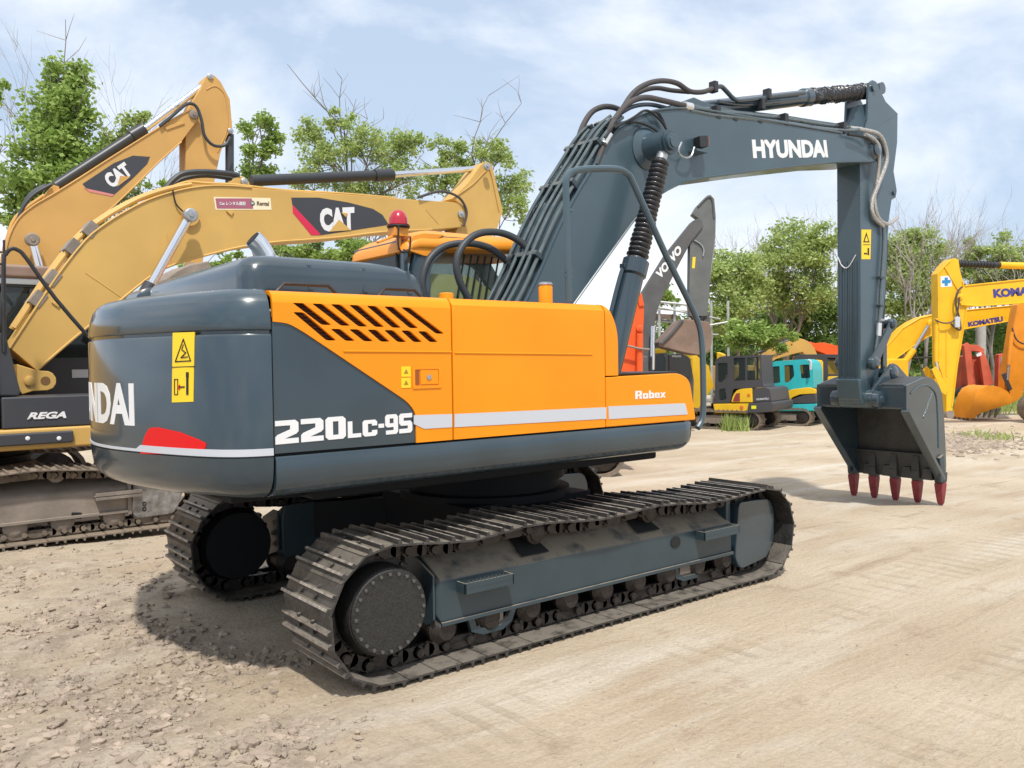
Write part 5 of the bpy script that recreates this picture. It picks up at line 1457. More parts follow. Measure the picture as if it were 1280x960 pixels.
# arm head
a1 = slab('arm', [(566, 248), (585, 228), (600, 207), (604, 203), (608.5, 202), (613, 204), (616, 209), (629, 264), (621, 288), (590, 330), (560, 318), (572, 284), (582, 275), (581, 260)], Plane((0, 5.2, 0), (1, 0, 0)), 0, .36, CATY, C1, bevel=.012)
for p in ((608.5, 208.5), (576, 268)):
    pinc('arm_pin', p, Plane((0, 5.09, 0), (1, 0, 0)), 0, .055, .03, STEEL, a1)
ptube('weld_line', [(567, 247), (590, 231), (606, 215), (613, 214), (624, 264)], Plane((0, 5.19, 0), (1, 0, 0)), 0, .009, CATY, a1)
# yellow pipes and black hoses along the boom
for d, o_ in ((.06, 7.5), (.16, 10), (.3, 8)):
    P = [(x-o_*.75, y-o_*.55) for x, y in top[2:26]]
    ptube('boom_pipe', P, B1, d, .028, CATY, C1, sm=2)
ptube('boom_pipe', [(205, 238), (235, 226), (262, 227), (300, 229), (360, 236), (430, 240), (500, 246)], B1, .12, .018, CATY, C1)
for i, (x, y) in enumerate(((52, 376), (70, 350), (96, 311), (118, 289))):
    c = B1.at(x, y); MB().obox(c+B1.n*.15-Vector((.03, 0, -.02)), (.05, 0, .07), (0, .16, 0), (.05, 0, -.04)).build('pipe_clamp', RUSTY, C1, bevel=.005)
ptube('hose', [(212, 234), (222, 222), (236, 213), (262, 211), (290, 213), (306, 216)], B1, .2, .036, HOSE_B, C1)
ptube('hose', [(216, 238), (228, 224), (242, 217), (268, 214), (300, 218)], B1, .3, .03, HOSE_B, C1)
ptube('hose', [(522, 247), (545, 240), (562, 242), (575, 250), (582, 266), (578, 283)], B1, -.03, .02, HOSE, C1)
ptube('hose', [(215, 238), (219, 255), (228, 265)], B1, -.03, .010, INK, C1)

# ---- second yellow machine behind: steep boom -------------------------------
C2 = thing('yellow_excavator', 'weathered yellow excavator farther left, boom raised steeply and arm hanging straight down', 'excavator', (-2.6, 9.3, GZ(-2.6, 9.3)), 'yellow excavators of the rental yard')
B2 = Plane((0, 9.0, 0), (1, 0, 0))
top2 = catpx([(2, 350), (7, 315), (13, 292), (24, 272), (42, 257), (66, 243), (100, 222), (142, 195), (198, 160), (232, 140), (240, 137)], 3)
bot2 = catpx([(227, 177), (198, 203), (170, 231), (135, 264), (106, 287), (92, 300), (83, 312), (77, 336), (74, 360)], 3)
b2 = slab('boom', top2+[(241+8*math.cos(a), 146+9*math.sin(a)) for a in (-1.2, -.4, .4, 1.2)]+bot2, B2, 0, .55, CATY2, C2, bevel=.012)
b = MB()
for s_ in (top2, bot2): b.tube([B2.at(x, y)-B2.n*.004 for x, y in s_], .014, n=6, smooth=0)
b.build('weld_flange', CATY2, b2)
slab('logo_panel', [(103, 230), (142, 204), (166, 194.5), (187.5, 196), (184, 205), (165, 224), (143, 243), (110, 238)], B2, -.003, .004, CATGREY, b2)
slab('logo_red_band', [(105, 235), (143, 243.2), (140, 245.5), (112, 240)], B2, -.006, .003, mat('faded_red_decal', (.62, .22, .20), .5), b2)
pword('logo_lettering', 'CAT', (140, 236.5), (166, 217.5), (155, 202), (127.5, 220.5), B2, -.004, WHITE, b2, bold=.06)
slab('logo_triangle', [(146.5, 233.5), (150, 220), (163, 221)], B2, -.0115, .002, CATY2, b2)
slab('boom_rib', [(205, 159), (228, 152), (231, 155), (208, 163)], B2, -.02, .02, CATY2, b2, bevel=.008)
Pc2 = Plane((0, 9.27, 0), (1, 0, 0))
ac2 = rod('arm_cylinder', (70, 233), (178, 163), Pc2, 0, .09, MATS['worn_black_cylinder'], C2)
rod('cylinder_gland', (164, 171), (180, 161.5), Pc2, 0, .11, MATS['worn_black_cylinder'], ac2)
rod('cylinder_rod', (180, 162), (254, 107), Pc2, 0, .055, CHROME, ac2)
slab('cylinder_ear', [(52, 252), (60, 238), (67, 231), (74, 233), (76, 243)], Plane((0, 9.15, 0), (1, 0, 0)), 0, .22, CATY2, b2, bevel=.01)
Pa2 = Plane((0, 9.1, 0), (1, 0, 0))
arm2 = slab('arm', [(262, 92.5), (257, 96), (250, 112), (238, 131), (232, 150), (232, 240), (236, 300), (240, 338), (252, 338), (258, 300), (268, 228), (276, 190), (285, 168), (291, 164), (287.5, 124), (276, 102), (268, 94)], Pa2, 0, .36, CATY2, C2, bevel=.012)
for p in ((262.5, 96), (288, 164)): pinc('arm_pin', p, Pa2, -.0, .05, .03, STEEL, arm2)
pinc('arm_pin', (241.5, 143.5), Plane((0, 9.0, 0), (1, 0, 0)), 0, .075, .04, RUSTY, b2)
ptube('weld_line', [(258, 112), (270, 108), (282, 122), (284, 160), (272, 190)], Pa2, -.002, .01, CATY2, arm2)
rod('bucket_cylinder', (287, 168), (287, 232), Plane((0, 9.25, 0), (1, 0, 0)), 0, .075, CATGREY, C2)
rod('cylinder_rod', (287, 230), (262, 318), Plane((0, 9.25, 0), (1, 0, 0)), 0, .04, CHROME, C2)
slab('bucket', [(206, 350), (222, 338), (238, 330), (262, 326), (268, 345), (250, 375), (215, 372)], Plane((0, 8.75, 0), (1, 0, 0)), 0, 1.05, RUSTY, C2, bevel=.03)
pinc('arm_pin', (240, 336), Pa2, -.02, .10, .05, RUSTY, arm2)
rod('boom_cylinder_rod', (41, 303), (56, 360), Plane((0, 8.85, 0), (1, 0, 0)), 0, .06, CHROME, C2)
pinc('cylinder_eye', (40, 300), Plane((0, 8.85, 0), (1, 0, 0)), 0, .10, .08, RUSTY, C2)
for o_ in (0, 4):
    ptube('hose', [(22+o_, 288), (28+o_, 262-o_), (42, 243-o_), (58, 233-o_), (66, 229)], B2, .1+o_*.05, .03, HOSE_B, C2)
ptube('hose', [(199, 158), (214, 146), (232, 131), (244, 133), (251, 150), (255, 170), (266, 182), (280, 182), (287, 172)], B2, -.03, .028, HOSE_B, C2)
ptube('boom_pipe', [(12, 300), (24, 268), (60, 240)], B2, .3, .03, CATY2, C2)
z2 = C2.location.z
MB().box(-6.2, -1.9, 8.0, 10.6, z2+1.15, z2+1.45).build('deck_frame', CATY2, C2, bevel=.03)
MB().box(-6.0, -3.4, 8.05, 10.55, z2+1.46, z2+2.3).build('engine_house', CATY2, C2, bevel=.06)
MB().box(-6.7, -5.99, 8.1, 10.5, z2+1.2, z2+2.35).build('counterweight', CATGREY, C2, bevel=.1, seg=3)
MB().box(-3.3, -1.6, 9.75, 10.55, z2+1.46, z2+2.95).build('cab', CATGREY, C2, bevel=.06)
MB().lathe((-3.6, 9.3, z2+.8), (0, 0, 1), [(0, .6), (.4, .6)], n=24).build('slewing_ring', DARKBODY, C2)
for yy in (8.1, 10.4):
    low_track(C2, Vector((-3.6, yy, z2)), Vector((1, 0, 0)), Vector((0, 1, 0)), 4.4, .9, .6, MUDDY)

# ---- grey machine with lowered bucket, seen past the handrail --------------------
VG = mat('weathered_grey_paint', (.085, .084, .084), .6, var=.15, dirt=.2, dirtcol=(.22, .17, .13), dirtscale=1.5, streak=True)
VGL = mat('pale_grey_green_paint', (.115, .12, .115), .55, var=.12, dirt=.15, dirtcol=(.2, .17, .13), dirtscale=2)
def depth_pt(px, D):
    p = CAM+ray(px, 460)*D; return Vector((p.x, p.y, 0))
pv = Plane(depth_pt(850, 24), UR)
p0 = depth_pt(800, 24); V1 = thing('grey_excavator', 'weathered grey excavator, white lettering on its boom, rusty bucket curled in the air', 'excavator', (p0.x, p0.y, GZ(p0.x, p0.y)))
bv = slab('boom', [(800, 470), (800, 410), (801, 382), (804, 364), (833, 317), (866, 276), (872, 273), (877, 275), (879, 283), (864, 302), (848, 332), (828, 372), (820, 392), (817, 420), (817, 470)], pv, 0, .5, VG, V1, bevel=.012)
pword('boom_lettering', 'VOLVO', (825, 350), (853, 314), (848, 305), (819, 341), pv, -.004, WHITE, bv, bold=.05)
av = slab('arm', [(866, 267), (872, 257), (885, 243.5), (889, 243), (893.5, 248), (895.5, 270), (895, 295), (890, 330), (885, 395), (863, 395), (862, 378), (863, 305), (868, 295), (872, 282), (874, 273)], pv, .06, .34, VGL, V1, bevel=.012)
ptube('arm_edge', [(873, 258), (885, 246), (891, 250), (893, 272)], pv, .05, .03, VG, av)
rod('bucket_cylinder', (893, 300), (886, 352), pv, .2, .08, STEEL, V1)
rod('cylinder_rod', (886, 352), (884, 388), pv, .2, .045, CHROME, V1)
slab('warning_sticker', [(866.5, 321), (870, 321), (869, 335), (865.5, 335)], pv, .056, .004, YDECAL, av)
ptube('hose', [(868, 300), (876, 305), (880, 312), (879, 320)], pv, .03, .02, STEEL, av)
RUSTB = mat('rusty_bucket', (.20, .135, .10), .7, var=.35, varscale=1.6, dirt=.3, dirtcol=(.33, .14, .06), dirtscale=1.4, bump=.3, bumpscale=10)
bkv = slab('bucket', catpx([(822, 428), (836, 414), (849, 400), (866, 401), (884, 403)], 2)+catpx([(886, 412), (887, 424), (885, 436), (876, 444), (866, 443), (854, 441), (838, 437), (822, 433)], 2), pv, -.3, 1.15, RUSTB, V1, bevel=.03)
ptube('bucket_edge', [(824, 430), (838, 416), (850, 401)], pv, -.32, .05, VG, bkv)
MB().tube([pv.at(*p)+pv.n*.2 for p in ((864, 392), (876, 398), (886, 392), (880, 408), (868, 402))], .09, n=8, smooth=2).build('bucket_linkage', VG, V1)
rod('boom_cylinder', (814, 462), (815, 408), pv, -.2, .07, CHROME, V1)
# its low body is behind the orange machine
vz = V1.location.z; bz = V1.location
MB().obox(bz+UR*-2.2+UD*.3+Vector((0, 0, 1.75)), UR*2.3, UD*1.2, (0, 0, .5)).build('engine_house', VG, V1, bevel=.06)
for s in (-1, 1): low_track(V1, bz+UR*-1.6+UD*(.3+s*1.1), UR, UD, 4.2, .9, .6, MUDDY)
MB().obox(bz+UR*-1.6+UD*.3+Vector((0, 0, .95)), UR*.9, UD*.8, (0, 0, .30)).build('slewing_ring', DARKBODY, V1)

# ---- bright orange machine whose arm shows beside the boom cylinder ---------------
RO = mat('vermilion_paint', (.78, .105, .015), .45, var=.06)
pr = Plane(depth_pt(790, 15), UR)
p0 = depth_pt(760, 15); O1 = thing('vermilion_excavator', 'bright vermilion excavator arm standing upright between the boom cylinder and the grey boom', 'excavator', (p0.x, p0.y, GZ(p0.x, p0.y)))
oa = slab('arm', [(770, 520), (776, 455), (777, 425), (784.5, 392), (790, 366), (793, 363), (797, 366), (802, 367), (805, 384), (805, 398), (803, 430), (802, 520)], pr, 0, .35, RO, O1, bevel=.015)
slab('arm_side_plate', [(795, 366), (802, 367.5), (805, 382), (799, 383)], pr, -.03, .03, RO, oa, bevel=.005)
rod('arm_cylinder', (799, 417), (798, 520), pr, -.08, .06, RO, O1)
pinc('arm_pin', (799, 411), pr, -.03, .06, .06, RO, oa)
slab('warning_sticker', [(777.5, 427), (782, 427), (782, 441), (777.5, 441)], pr, -.004, .004, YDECAL, oa)
ptube('hose', [(772, 431), (785, 433), (798, 436), (810, 437)], pr, -.15, .02, RUSTY, O1)
slab('boom', [(690, 395), (745, 381), (757, 383), (764, 400), (740, 470), (700, 480)], pr, .4, .35, RO, O1, bevel=.02)
oz = O1.location
MB().obox(oz+UR*-1.5+UD*.5+Vector((0, 0, 1.2)), UR*1.6, UD*1.0, (0, 0, .3)).build('engine_house', RO, O1, bevel=.05)
for s in (-1, 1): low_track(O1, oz+UR*-1.5+UD*(.5+s*.9), UR, UD, 3.4, .75, .5, MUDDY)
MB().obox(oz+UR*-1.5+UD*.5+Vector((0, 0, .8)), UR*.8, UD*.6, (0, 0, .22)).build('slewing_ring', DARKBODY, O1)

# ---- row of small machines -------------------------------------------------------
YEL = mat('bright_yellow_paint', (.76, .47, .02), .45, var=.06)
DG = mat('dark_grey_cab_paint', (.055, .055, .062), .5, dirt=.1, dirtcol=(.18, .15, .12))
TEAL = mat('teal_paint', (.03, .42, .45), .45, var=.06)
FWD = (-.81*UR+.58*UD).normalized(); LATF = (.58*UR+.81*UD).normalized()     # heading and the far side
def lowbox(root, pl, name, pts, d, th, m, bevel=.03, parent=None, label=None):
    return slab(name, pts, pl, d, th, m, parent or root, bevel=bevel, label=label)
def hollow_cab(root, pl, outline, holes, d, depth, m, gm_=None, open_edges=()):
    """cab with window openings in both side sheets, a rim between them, glass and a seat"""
    mp_ = lambda dd: (lambda u, v, t: pl.at(u, v)+pl.n*(dd+t))
    b = MB(); b.plate(outline, holes, mp_(d), .05); b.plate(outline, holes, mp_(d+depth-.05), .05)
    n = len(outline); c = sum((Vector(q) for q in outline), Vector((0, 0)))/n
    for i in range(n):
        a, e = Vector(outline[i]), Vector(outline[(i+1) % n])
        if any(abs((a.x+e.x)/2-ox) < 1.6 and oy0 < (a.y+e.y)/2 < oy1 for ox, oy0, oy1 in open_edges): continue
        ai, ei = a+(c-a)*.05, e+(c-e)*.05
        q = [pl.at(*p)+pl.n*(d+.05) for p in (a, e, ei, ai)]
        b.prism(q, pl.n*(depth-.10))
    cab_ = b.build('cab', m, root, bevel=.006, seg=1)
    for h in holes:
        MB().plate(h, [], mp_(d+.02), .008).build('window', gm_ or GLASS_T, cab_)
        MB().plate(h, [], mp_(d+depth-.03), .008).build('window', gm_ or GLASS_T, cab_)
    xs = [p[0] for p in outline]; ys = [p[1] for p in outline]; w = max(xs)-min(xs); hh = max(ys)-min(ys)
    sx = min(xs)+w*.5; sy = min(ys)+hh*.75
    slab('seat', [(sx-w*.12, sy+hh*.2), (sx-w*.10, sy-hh*.02), (sx+w*.06, sy-hh*.03), (sx+w*.08, sy-hh*.42), (sx+w*.16, sy-hh*.42), (sx+w*.18, sy+hh*.2)], pl, d+depth*.3, depth*.4, INK, cab_, bevel=.02)
    return cab_
# dark-cabbed yellow mini excavator
g = onG(915, 536)
pm = Plane(g, FWD); M1 = thing('mini_excavator', 'small yellow excavator with a dark grey cab and a tuft of grass against its track', 'mini excavator', (g+LATF*.9), 'small excavators parked in a row')
tl = 2.55
e = onG(951, 538.5)
low_track(M1, e-(-FWD)*(tl/2)+LATF*.2, FWD, LATF, tl, .58, .42, MUDDY, nshoe=40)
low_track(M1, e+FWD*(tl/2)+LATF*1.65, FWD, LATF, tl, .58, .42, MUDDY, nshoe=40)
pmc = Plane(e-LATF*.0, FWD)
cab_ = hollow_cab(M1, pmc, rounded([(893, 504), (894, 450), (900, 445.5), (951, 443.5), (953, 480), (955, 484), (916, 486), (912, 504)], [1, 2, 3, 1, 1, 1, 2, 1], 2),
    [rounded([(897, 454), (909, 453.5), (909, 471), (901, 478), (897, 477)], 1.5, 2), rounded([(916.5, 447.5), (931.5, 447), (931.5, 475.5), (917, 476)], 1, 2), rounded([(933.5, 447), (949.5, 446.3), (950, 474.5), (933.5, 475.3)], 1, 2), rounded([(898, 487), (906, 485), (908, 499), (899, 501)], 2, 2)], .02, 1.0, DG)
MB().obox(e+FWD*(tl*.45)+LATF*.95+Vector((0, 0, .66)), FWD*.55, LATF*.55, (0, 0, .10)).build('slewing_ring', DARKBODY, M1)
lowbox(M1, pmc, 'deck', [(891, 505), (936, 504), (933.5, 517), (893, 516)], 0, 1.9, YEL, .03)
dk = M1.children[-1]
c = pmc.at(927, 509.5); MB().cyl(c, c-pmc.n*.012, .06, n=14).build('round_sticker', mat('orange_red_decal', (.65, .15, .03), .5), dk)
lowbox(M1, pmc, 'side_cover', catpx([(914, 503), (916, 495), (921, 488), (928, 486)], 2)+[(940, 485), (941, 503)], -.01, .3, YEL, .02)
sc_ = M1.children[-1]
slab('model_sticker', [(917, 499), (920, 492), (925, 491), (925, 502), (916, 502)], pmc, -.014, .004, mat('maroon_decal', (.25, .04, .03), .5), sc_)
c = pmc.at(936, 494); MB().cyl(c-pmc.n*.01, c-pmc.n*.02, .05, n=14).build('round_sticker', MATS['orange_red_decal'], sc_)
lowbox(M1, pmc, 'engine_cover', rounded([(941, 486), (955, 484), (962, 486), (965, 502), (941, 503)], 1, 2), -.0, 1.7, DG, .05)
lowbox(M1, pmc, 'counterweight', rounded([(936, 504), (966, 502), (967.5, 506), (966, 513), (963, 515), (934, 517)], [0, 2, 2, 2, 1, 0], 2), -.05, 1.95, DG, .06)
cw_ = M1.children[-1]
slab('yellow_plate', [(940, 507), (946, 507), (946, 511), (940, 511)], pmc, -.056, .005, mat('lime_yellow', (.72, .72, .02), .5), cw_)
pword('rear_lettering', 'KOMATSU', (946, 500.5), (961, 499.5), (960.5, 497), (945.5, 498), pmc, -.006, STRIPE, M1.children[-2] if False else cw_, bold=.04)
bm_ = lowbox(M1, pmc, 'boom', [(880, 520), (884, 480), (884, 440), (892, 443), (893, 458), (897, 480), (893, 500), (889, 520)], .75, .25, YEL, .02)
# teal excavator
e = onG(1014, 533); pt_ = Plane(e, FWD)
T1 = thing('mini_excavator', 'small teal excavator with yellow flank trim beside the dark-cabbed yellow one', 'mini excavator', e+LATF*.9, 'small excavators parked in a row')
low_track(T1, e+FWD*1.2+LATF*.2, FWD, LATF, 2.4, .56, .4, MUDDY, nshoe=38)
low_track(T1, e+FWD*1.2+LATF*1.6, FWD, LATF, 2.4, .56, .4, MUDDY, nshoe=38)
cb = hollow_cab(T1, pt_, rounded([(960, 504), (962, 455), (968, 451.5), (1005, 449), (1013, 452), (1016, 462), (1017, 485), (976, 488), (973, 504)], [1, 2, 4, 3, 3, 3, 1, 3, 1], 2),
    [rounded([(964, 458.5), (974, 457.5), (975, 478), (963.5, 480)], 1, 2), rounded([(980, 456.5), (991, 456), (992.5, 470), (986, 477.5), (980.5, 478.5)], 1.5, 2), rounded([(999.5, 456), (1011, 455.5), (1012.5, 472.5), (1001, 473)], 1.5, 2), rounded([(964, 484), (973, 483), (971, 500), (964, 502)], 1.5, 2)], .02, 1.05, TEAL)
ptube('mirror', [(1012, 450), (1015, 452), (1015, 462)], pt_, -.15, .035, STRIPE, T1)
lowbox(T1, pt_, 'deck', [(965, 506), (1021, 504), (1021, 514), (966, 514)], 0, 1.85, TEAL, .04)
lowbox(T1, pt_, 'flank_trim', catpx([(976, 505), (979, 495), (986, 488), (996, 486)], 2)+[(1012, 484), (1019, 487), (1019, 492), (1000, 493), (990, 497), (984, 505)], -.02, .2, YEL, .02)
lowbox(T1, pt_, 'engine_cover', [(986, 505), (992, 498), (1004, 494), (1019, 492), (1021, 504)], -.01, 1.7, DG, .03)
MB().obox(e+FWD*1.2+LATF*.9+Vector((0, 0, .62)), FWD*.55, LATF*.55, (0, 0, .10)).build('slewing_ring', DARKBODY, T1)
# dark grey machine with a yellow hood behind
e = onG(1052, 527); pd = Plane(e, FWD)
D1 = thing('dark_excavator', 'charcoal cabbed excavator with a yellow hood behind the teal one', 'excavator', e+LATF*1.1)
cb = hollow_cab(D1, pd, rounded([(985, 500), (986, 446), (992, 443), (1058, 443), (1060, 500)], [0, 2, 3, 2, 0], 2), [rounded(w_, 1, 2) for w_ in ([(1014, 449), (1022, 449), (1022, 475), (1015, 478)], [(1029, 447.5), (1053, 447.5), (1053, 468), (1030, 468)], [(988, 450), (1008, 448.5), (1008, 476), (989, 478)])], .5, 1.0, DG)
lowbox(D1, pd, 'hood', [(1031, 471), (1060, 470), (1060, 500), (1031, 500)], .3, 1.8, YEL, .04)
lowbox(D1, pd, 'deck', [(985, 500), (1062, 499), (1062, 512), (985, 513)], .3, 2.0, DG, .04)
for s in (0.3, 2.0): low_track(D1, e+FWD*1.6+LATF*s, FWD, LATF, 3.2, .7, .5, MUDDY)
# yellow machine whose boom arches over them
e = onG(980, 522); ph = Plane(e+LATF*2.5, UR)
H1 = thing('yellow_excavator', 'yellow excavator standing behind the small ones, only its arched boom with dark lettering in view', 'excavator', (e+LATF*2.5))
hb_ = slab('boom', catpx([(940, 500), (943, 470), (946, 452), (954, 441), (968, 434), (985, 427), (1000, 423), (1010, 427), (1018, 435), (1024, 450)], 2)+[(1012, 450), (1003, 440), (990, 443), (970, 449), (960, 456), (957, 480), (956, 500)], ph, 0, .45, CATY, H1, bevel=.02)
pword('boom_lettering', 'HYUNDAI', (964, 448), (982, 441), (981, 437.5), (963, 444.5), ph, -.004, CATGREY, hb_, bold=.04)
rod('arm_cylinder', (948, 441), (999, 421), ph, .1, .07, CATGREY, H1)
hz_ = H1.location
MB().obox(hz_+UR*-1.6+UD*1.2+Vector((0, 0, 1.4)), UR*1.5, UD*1.0, (0, 0, .5)).build('engine_house', CATY, H1, bevel=.06)
for s in (-1, 1): low_track(H1, hz_+UR*-1.4+UD*(1.2+s*.9), UR, UD, 3.4, .8, .5, MUDDY)
MB().obox(hz_+UR*-1.4+UD*1.2+Vector((0, 0, .85)), UR*.7, UD*.6, (0, 0, .2)).build('slewing_ring', DARKBODY, H1)
# red boom lying behind
e = onG(1030, 520); pq = Plane(e+UD*4, UR)
RB = thing('red_excavator', 'red excavator farther back, its folded boom lying above the dark cab roof', 'excavator', e+UD*4)
slab('boom', [(1010, 430), (1030, 428), (1050, 433), (1064, 436), (1064, 443), (1036, 444), (1020, 438)], pq, 0, .5, RO, RB, bevel=.02)
slab('arm', [(1008, 425), (1040, 432), (1062, 441), (1060, 446), (1030, 440), (1006, 430)], pq, .5, .3, RO, RB, bevel=.02)
slab('engine_house', [(1010, 445), (1062, 445), (1062, 495), (1010, 495)], pq, .2, 1.8, RO, RB, bevel=.05)
for s in (0, 1.8): low_track(RB, pq.p0+UD*(s+.2)+Vector((0, 0, 0)), UR, UD, 3.0, .8, .5, MUDDY)
# grey and yellow machine behind the handrail
e = onG(868, 537); pg = Plane(e+UD*.6, UR)
G1 = thing('mini_excavator', 'small grey and yellow excavator just behind the front handrail, white lettering on its tail', 'mini excavator', e+UD*1.2, 'small excavators parked in a row')
cb = slab('cab', rounded([(800, 512), (801, 445), (818, 437), (832, 437), (836, 445), (838, 512)], [0, 3, 3, 2, 1, 0], 2), pg, 0, 1.0, VGL, G1, bevel=.03)
slab('window', rounded([(803, 445), (829, 443), (832, 448), (832, 475), (803, 476)], 1, 2), pg, -.012, .02, GLASS_D, cb)
slab('roof', [(802, 443), (818, 436), (831, 436), (833, 441), (818, 442), (806, 446)], pg, -.02, 1.04, YEL, G1, bevel=.02)
tg = slab('counterweight', rounded([(836, 443), (852, 442), (862, 447), (867, 475), (866, 512), (836, 512)], [1, 3, 3, 3, 1, 0], 2), pg, -.05, 1.5, VG, G1, bevel=.06)
pword('tail_lettering', 'VOLVO', (839, 446.6), (851, 446.6), (851, 444), (839, 444), pg, -.054, WHITE, tg, bold=.05)
slab('boom', [(861, 442), (871, 441), (890, 458), (896, 484), (884, 500), (872, 520), (862, 520)], pg, .4, .3, YEL, G1, bevel=.02)
rod('boom_cylinder', (866, 448), (864, 500), pg, .2, .05, YEL, G1)
for s in (0.3, 1.6): low_track(G1, pg.p0+UD*s-UR*.75+Vector((0, 0, 0)), UR, UD, 2.4, .6, .42, MUDDY, nshoe=30 if s < 1 else 0)
slab('deck', [(800, 513), (872, 513), (872, 521), (800, 521)], pg, 0, 1.6, YEL, G1, bevel=.02)

# ---- right-hand group ---------------------------------------------------------------
KY = mat('chrome_yellow_paint', (.80, .44, .010), .45, var=.08, dirt=.06, dirtcol=(.35, .22, .05), dirtscale=2)
NAVY = mat('indigo_lettering', (.05, .045, .22), .5)
pk = Plane(depth_pt(1190, 25), UR)
g = depth_pt(1310, 25); K1 = thing('yellow_excavator', 'chrome yellow excavator at the right, blue cross sticker on its hanging arm', 'excavator', (g.x, g.y, GZ(g.x, g.y)), 'chrome yellow excavators at the right edge')
ak = slab('arm', [(1171.5, 342), (1180, 331), (1187.5, 324), (1194, 322.5), (1198.5, 325), (1200, 337), (1204, 352), (1208, 372), (1209, 385), (1205, 412), (1197.5, 455), (1191, 508), (1191, 515), (1183, 515), (1183, 490), (1178, 470), (1173, 455)], pk, 0, .38, KY, K1, bevel=.015)
slab('arm_rib', [(1182.5, 412), (1184, 412), (1184, 470), (1182.5, 470)], pk, -.02, .02, KY, ak)
rod('bucket_cylinder', (1169, 398), (1169, 452), pk, -.05, .065, KY, K1)
rod('cylinder_rod', (1169, 452), (1172, 466), pk, -.05, .04, CHROME, K1)
slab('side_link', [(1163, 462), (1168, 458), (1173, 464), (1182, 486), (1180, 494), (1175, 490)], pk, -.1, .06, KY, K1, bevel=.01)
slab('side_link', [(1163, 462), (1168, 458), (1173, 464), (1182, 486), (1180, 494), (1175, 490)], pk, .42, .06, KY, K1, bevel=.01)
MB().lathe(pk.at(1187, 518)-pk.n*.05, pk.n, [(0, .12), (.5, .12)], n=18).build('arm_end_boss', RUSTY, ak)
s_ = slab('cross_sticker', [(1175.5, 345.5), (1188.5, 344.5), (1190, 358), (1176, 359)], pk, -.006, .005, WHITE, ak)
cx, cy = 1182.6, 352
slab('sticker_cross', [(cx-2, cy-5), (cx+2, cy-5.2), (cx+2, cy-2), (cx+5.5, cy-2.2), (cx+5.5, cy+1.8), (cx+2, cy+2), (cx+2, cy+5.2), (cx-2, cy+5.4), (cx-2, cy+2.2), (cx-5.3, cy+2.3), (cx-5.3, cy-1.6), (cx-2, cy-1.8)], pk, -.009, .002, mat('blue_cross', (.02, .22, .48), .5), s_)
bk_ = slab('boom', [(1196, 372), (1198, 365), (1205, 357.5), (1280, 349.5), (1360, 343), (1420, 360), (1470, 470), (1440, 470), (1390, 400), (1340, 375), (1280, 378.5), (1222, 382.5), (1208, 385), (1200, 380)], pk, -.04, .46, KY, K1, bevel=.015)
edge_bead(bk_, pk, [(1205, 357.5), (1280, 349.5), (1360, 343)], -.05, KY); edge_bead(bk_, pk, [(1200, 381), (1222, 382.5), (1280, 378.5), (1340, 375)], -.05, KY)
edge_bead(ak, pk, [(1187.5, 326), (1180, 333), (1173, 343), (1173, 452)], -.01, KY); edge_bead(ak, pk, [(1203, 352), (1207.5, 372), (1208, 385), (1204, 412), (1196.5, 455), (1190, 508)], -.01, KY); edge_bead(ak, pk, [(1180, 333), (1197, 362)], -.01, KY)
pword('boom_lettering', 'KOMATSU', (1241, 372.5), (1310, 367), (1309, 357), (1240, 361.5), pk, -.045, NAVY, bk_, bold=.06)
pinc('arm_pin', (1199, 371), pk, -.04, .09, .04, KY, bk_)
ac = rod('arm_cylinder', (1254, 330.5), (1330, 333), pk, .18, .10, KY, K1)
rod('rod_boot', (1200, 328.5), (1255, 330.5), pk, .18, .085, BLACK, ac)
for i in range(12):
    rod('boot_fold', (1201+i*4, 328.6+i*.14), (1203+i*4, 328.7+i*.14), pk, .18, .105, BLACK, ac)
ptube('hose', [(1200, 359), (1194, 366), (1192, 380), (1196, 396), (1198, 412), (1192, 410), (1186, 405)], pk, -.12, .03, HOSE, K1)
ptube('hose', [(1166, 400), (1176, 404), (1188, 402), (1194, 390), (1196, 372)], pk, -.14, .022, HOSE, K1)
c = pk.at(1193, 403); MB().obox(c-pk.n*.15, UR*.08, UD*.05, (0, 0, .16)).build('lamp', STRIPE, K1, bevel=.03)
kz = K1.location+UR*2.2
MB().obox(kz+UD*.3+Vector((0, 0, 1.7)), UR*1.8, UD*1.3, (0, 0, .55)).build('engine_house', KY, K1, bevel=.08)
for s in (-1, 1): low_track(K1, kz+UD*(.3+s*1.1), UR, UD, 4.2, .9, .6, MUDDY)
MB().obox(kz+UD*.3+Vector((0, 0, .98)), UR*.9, UD*.8, (0, 0, .2)).build('slewing_ring', DARKBODY, K1)
# machine B: boom rising from behind the bucket
pb_ = Plane(depth_pt(1180, 30), UR); g = depth_pt(1085, 30)
K2 = thing('yellow_excavator', 'chrome yellow excavator behind the grey bucket, boom with indigo lettering reaching right', 'excavator', (g.x, g.y, GZ(g.x, g.y)), 'chrome yellow excavators at the right edge')
bk_ = slab('boom', catpx([(1085, 480), (1095, 453), (1108, 433), (1128, 410), (1150, 397), (1172, 392), (1210, 387)], 2)+[(1272, 381), (1285, 382), (1285, 398), (1272, 400), (1207, 411.5), (1180, 416)]+catpx([(1160, 421), (1140, 434), (1118, 450), (1105, 462), (1098, 485)], 2), pb_, 0, .5, KY, K2, bevel=.015)
edge_bead(bk_, pb_, [(1108, 433.5), (1128, 410.5), (1150, 397.5), (1172, 392.5), (1210, 387.5), (1272, 381.5)], -.01, KY); edge_bead(bk_, pb_, [(1272, 399.5), (1207, 411), (1180, 415.5), (1160, 420.5), (1140, 433.5), (1118, 449.5)], -.01, KY)
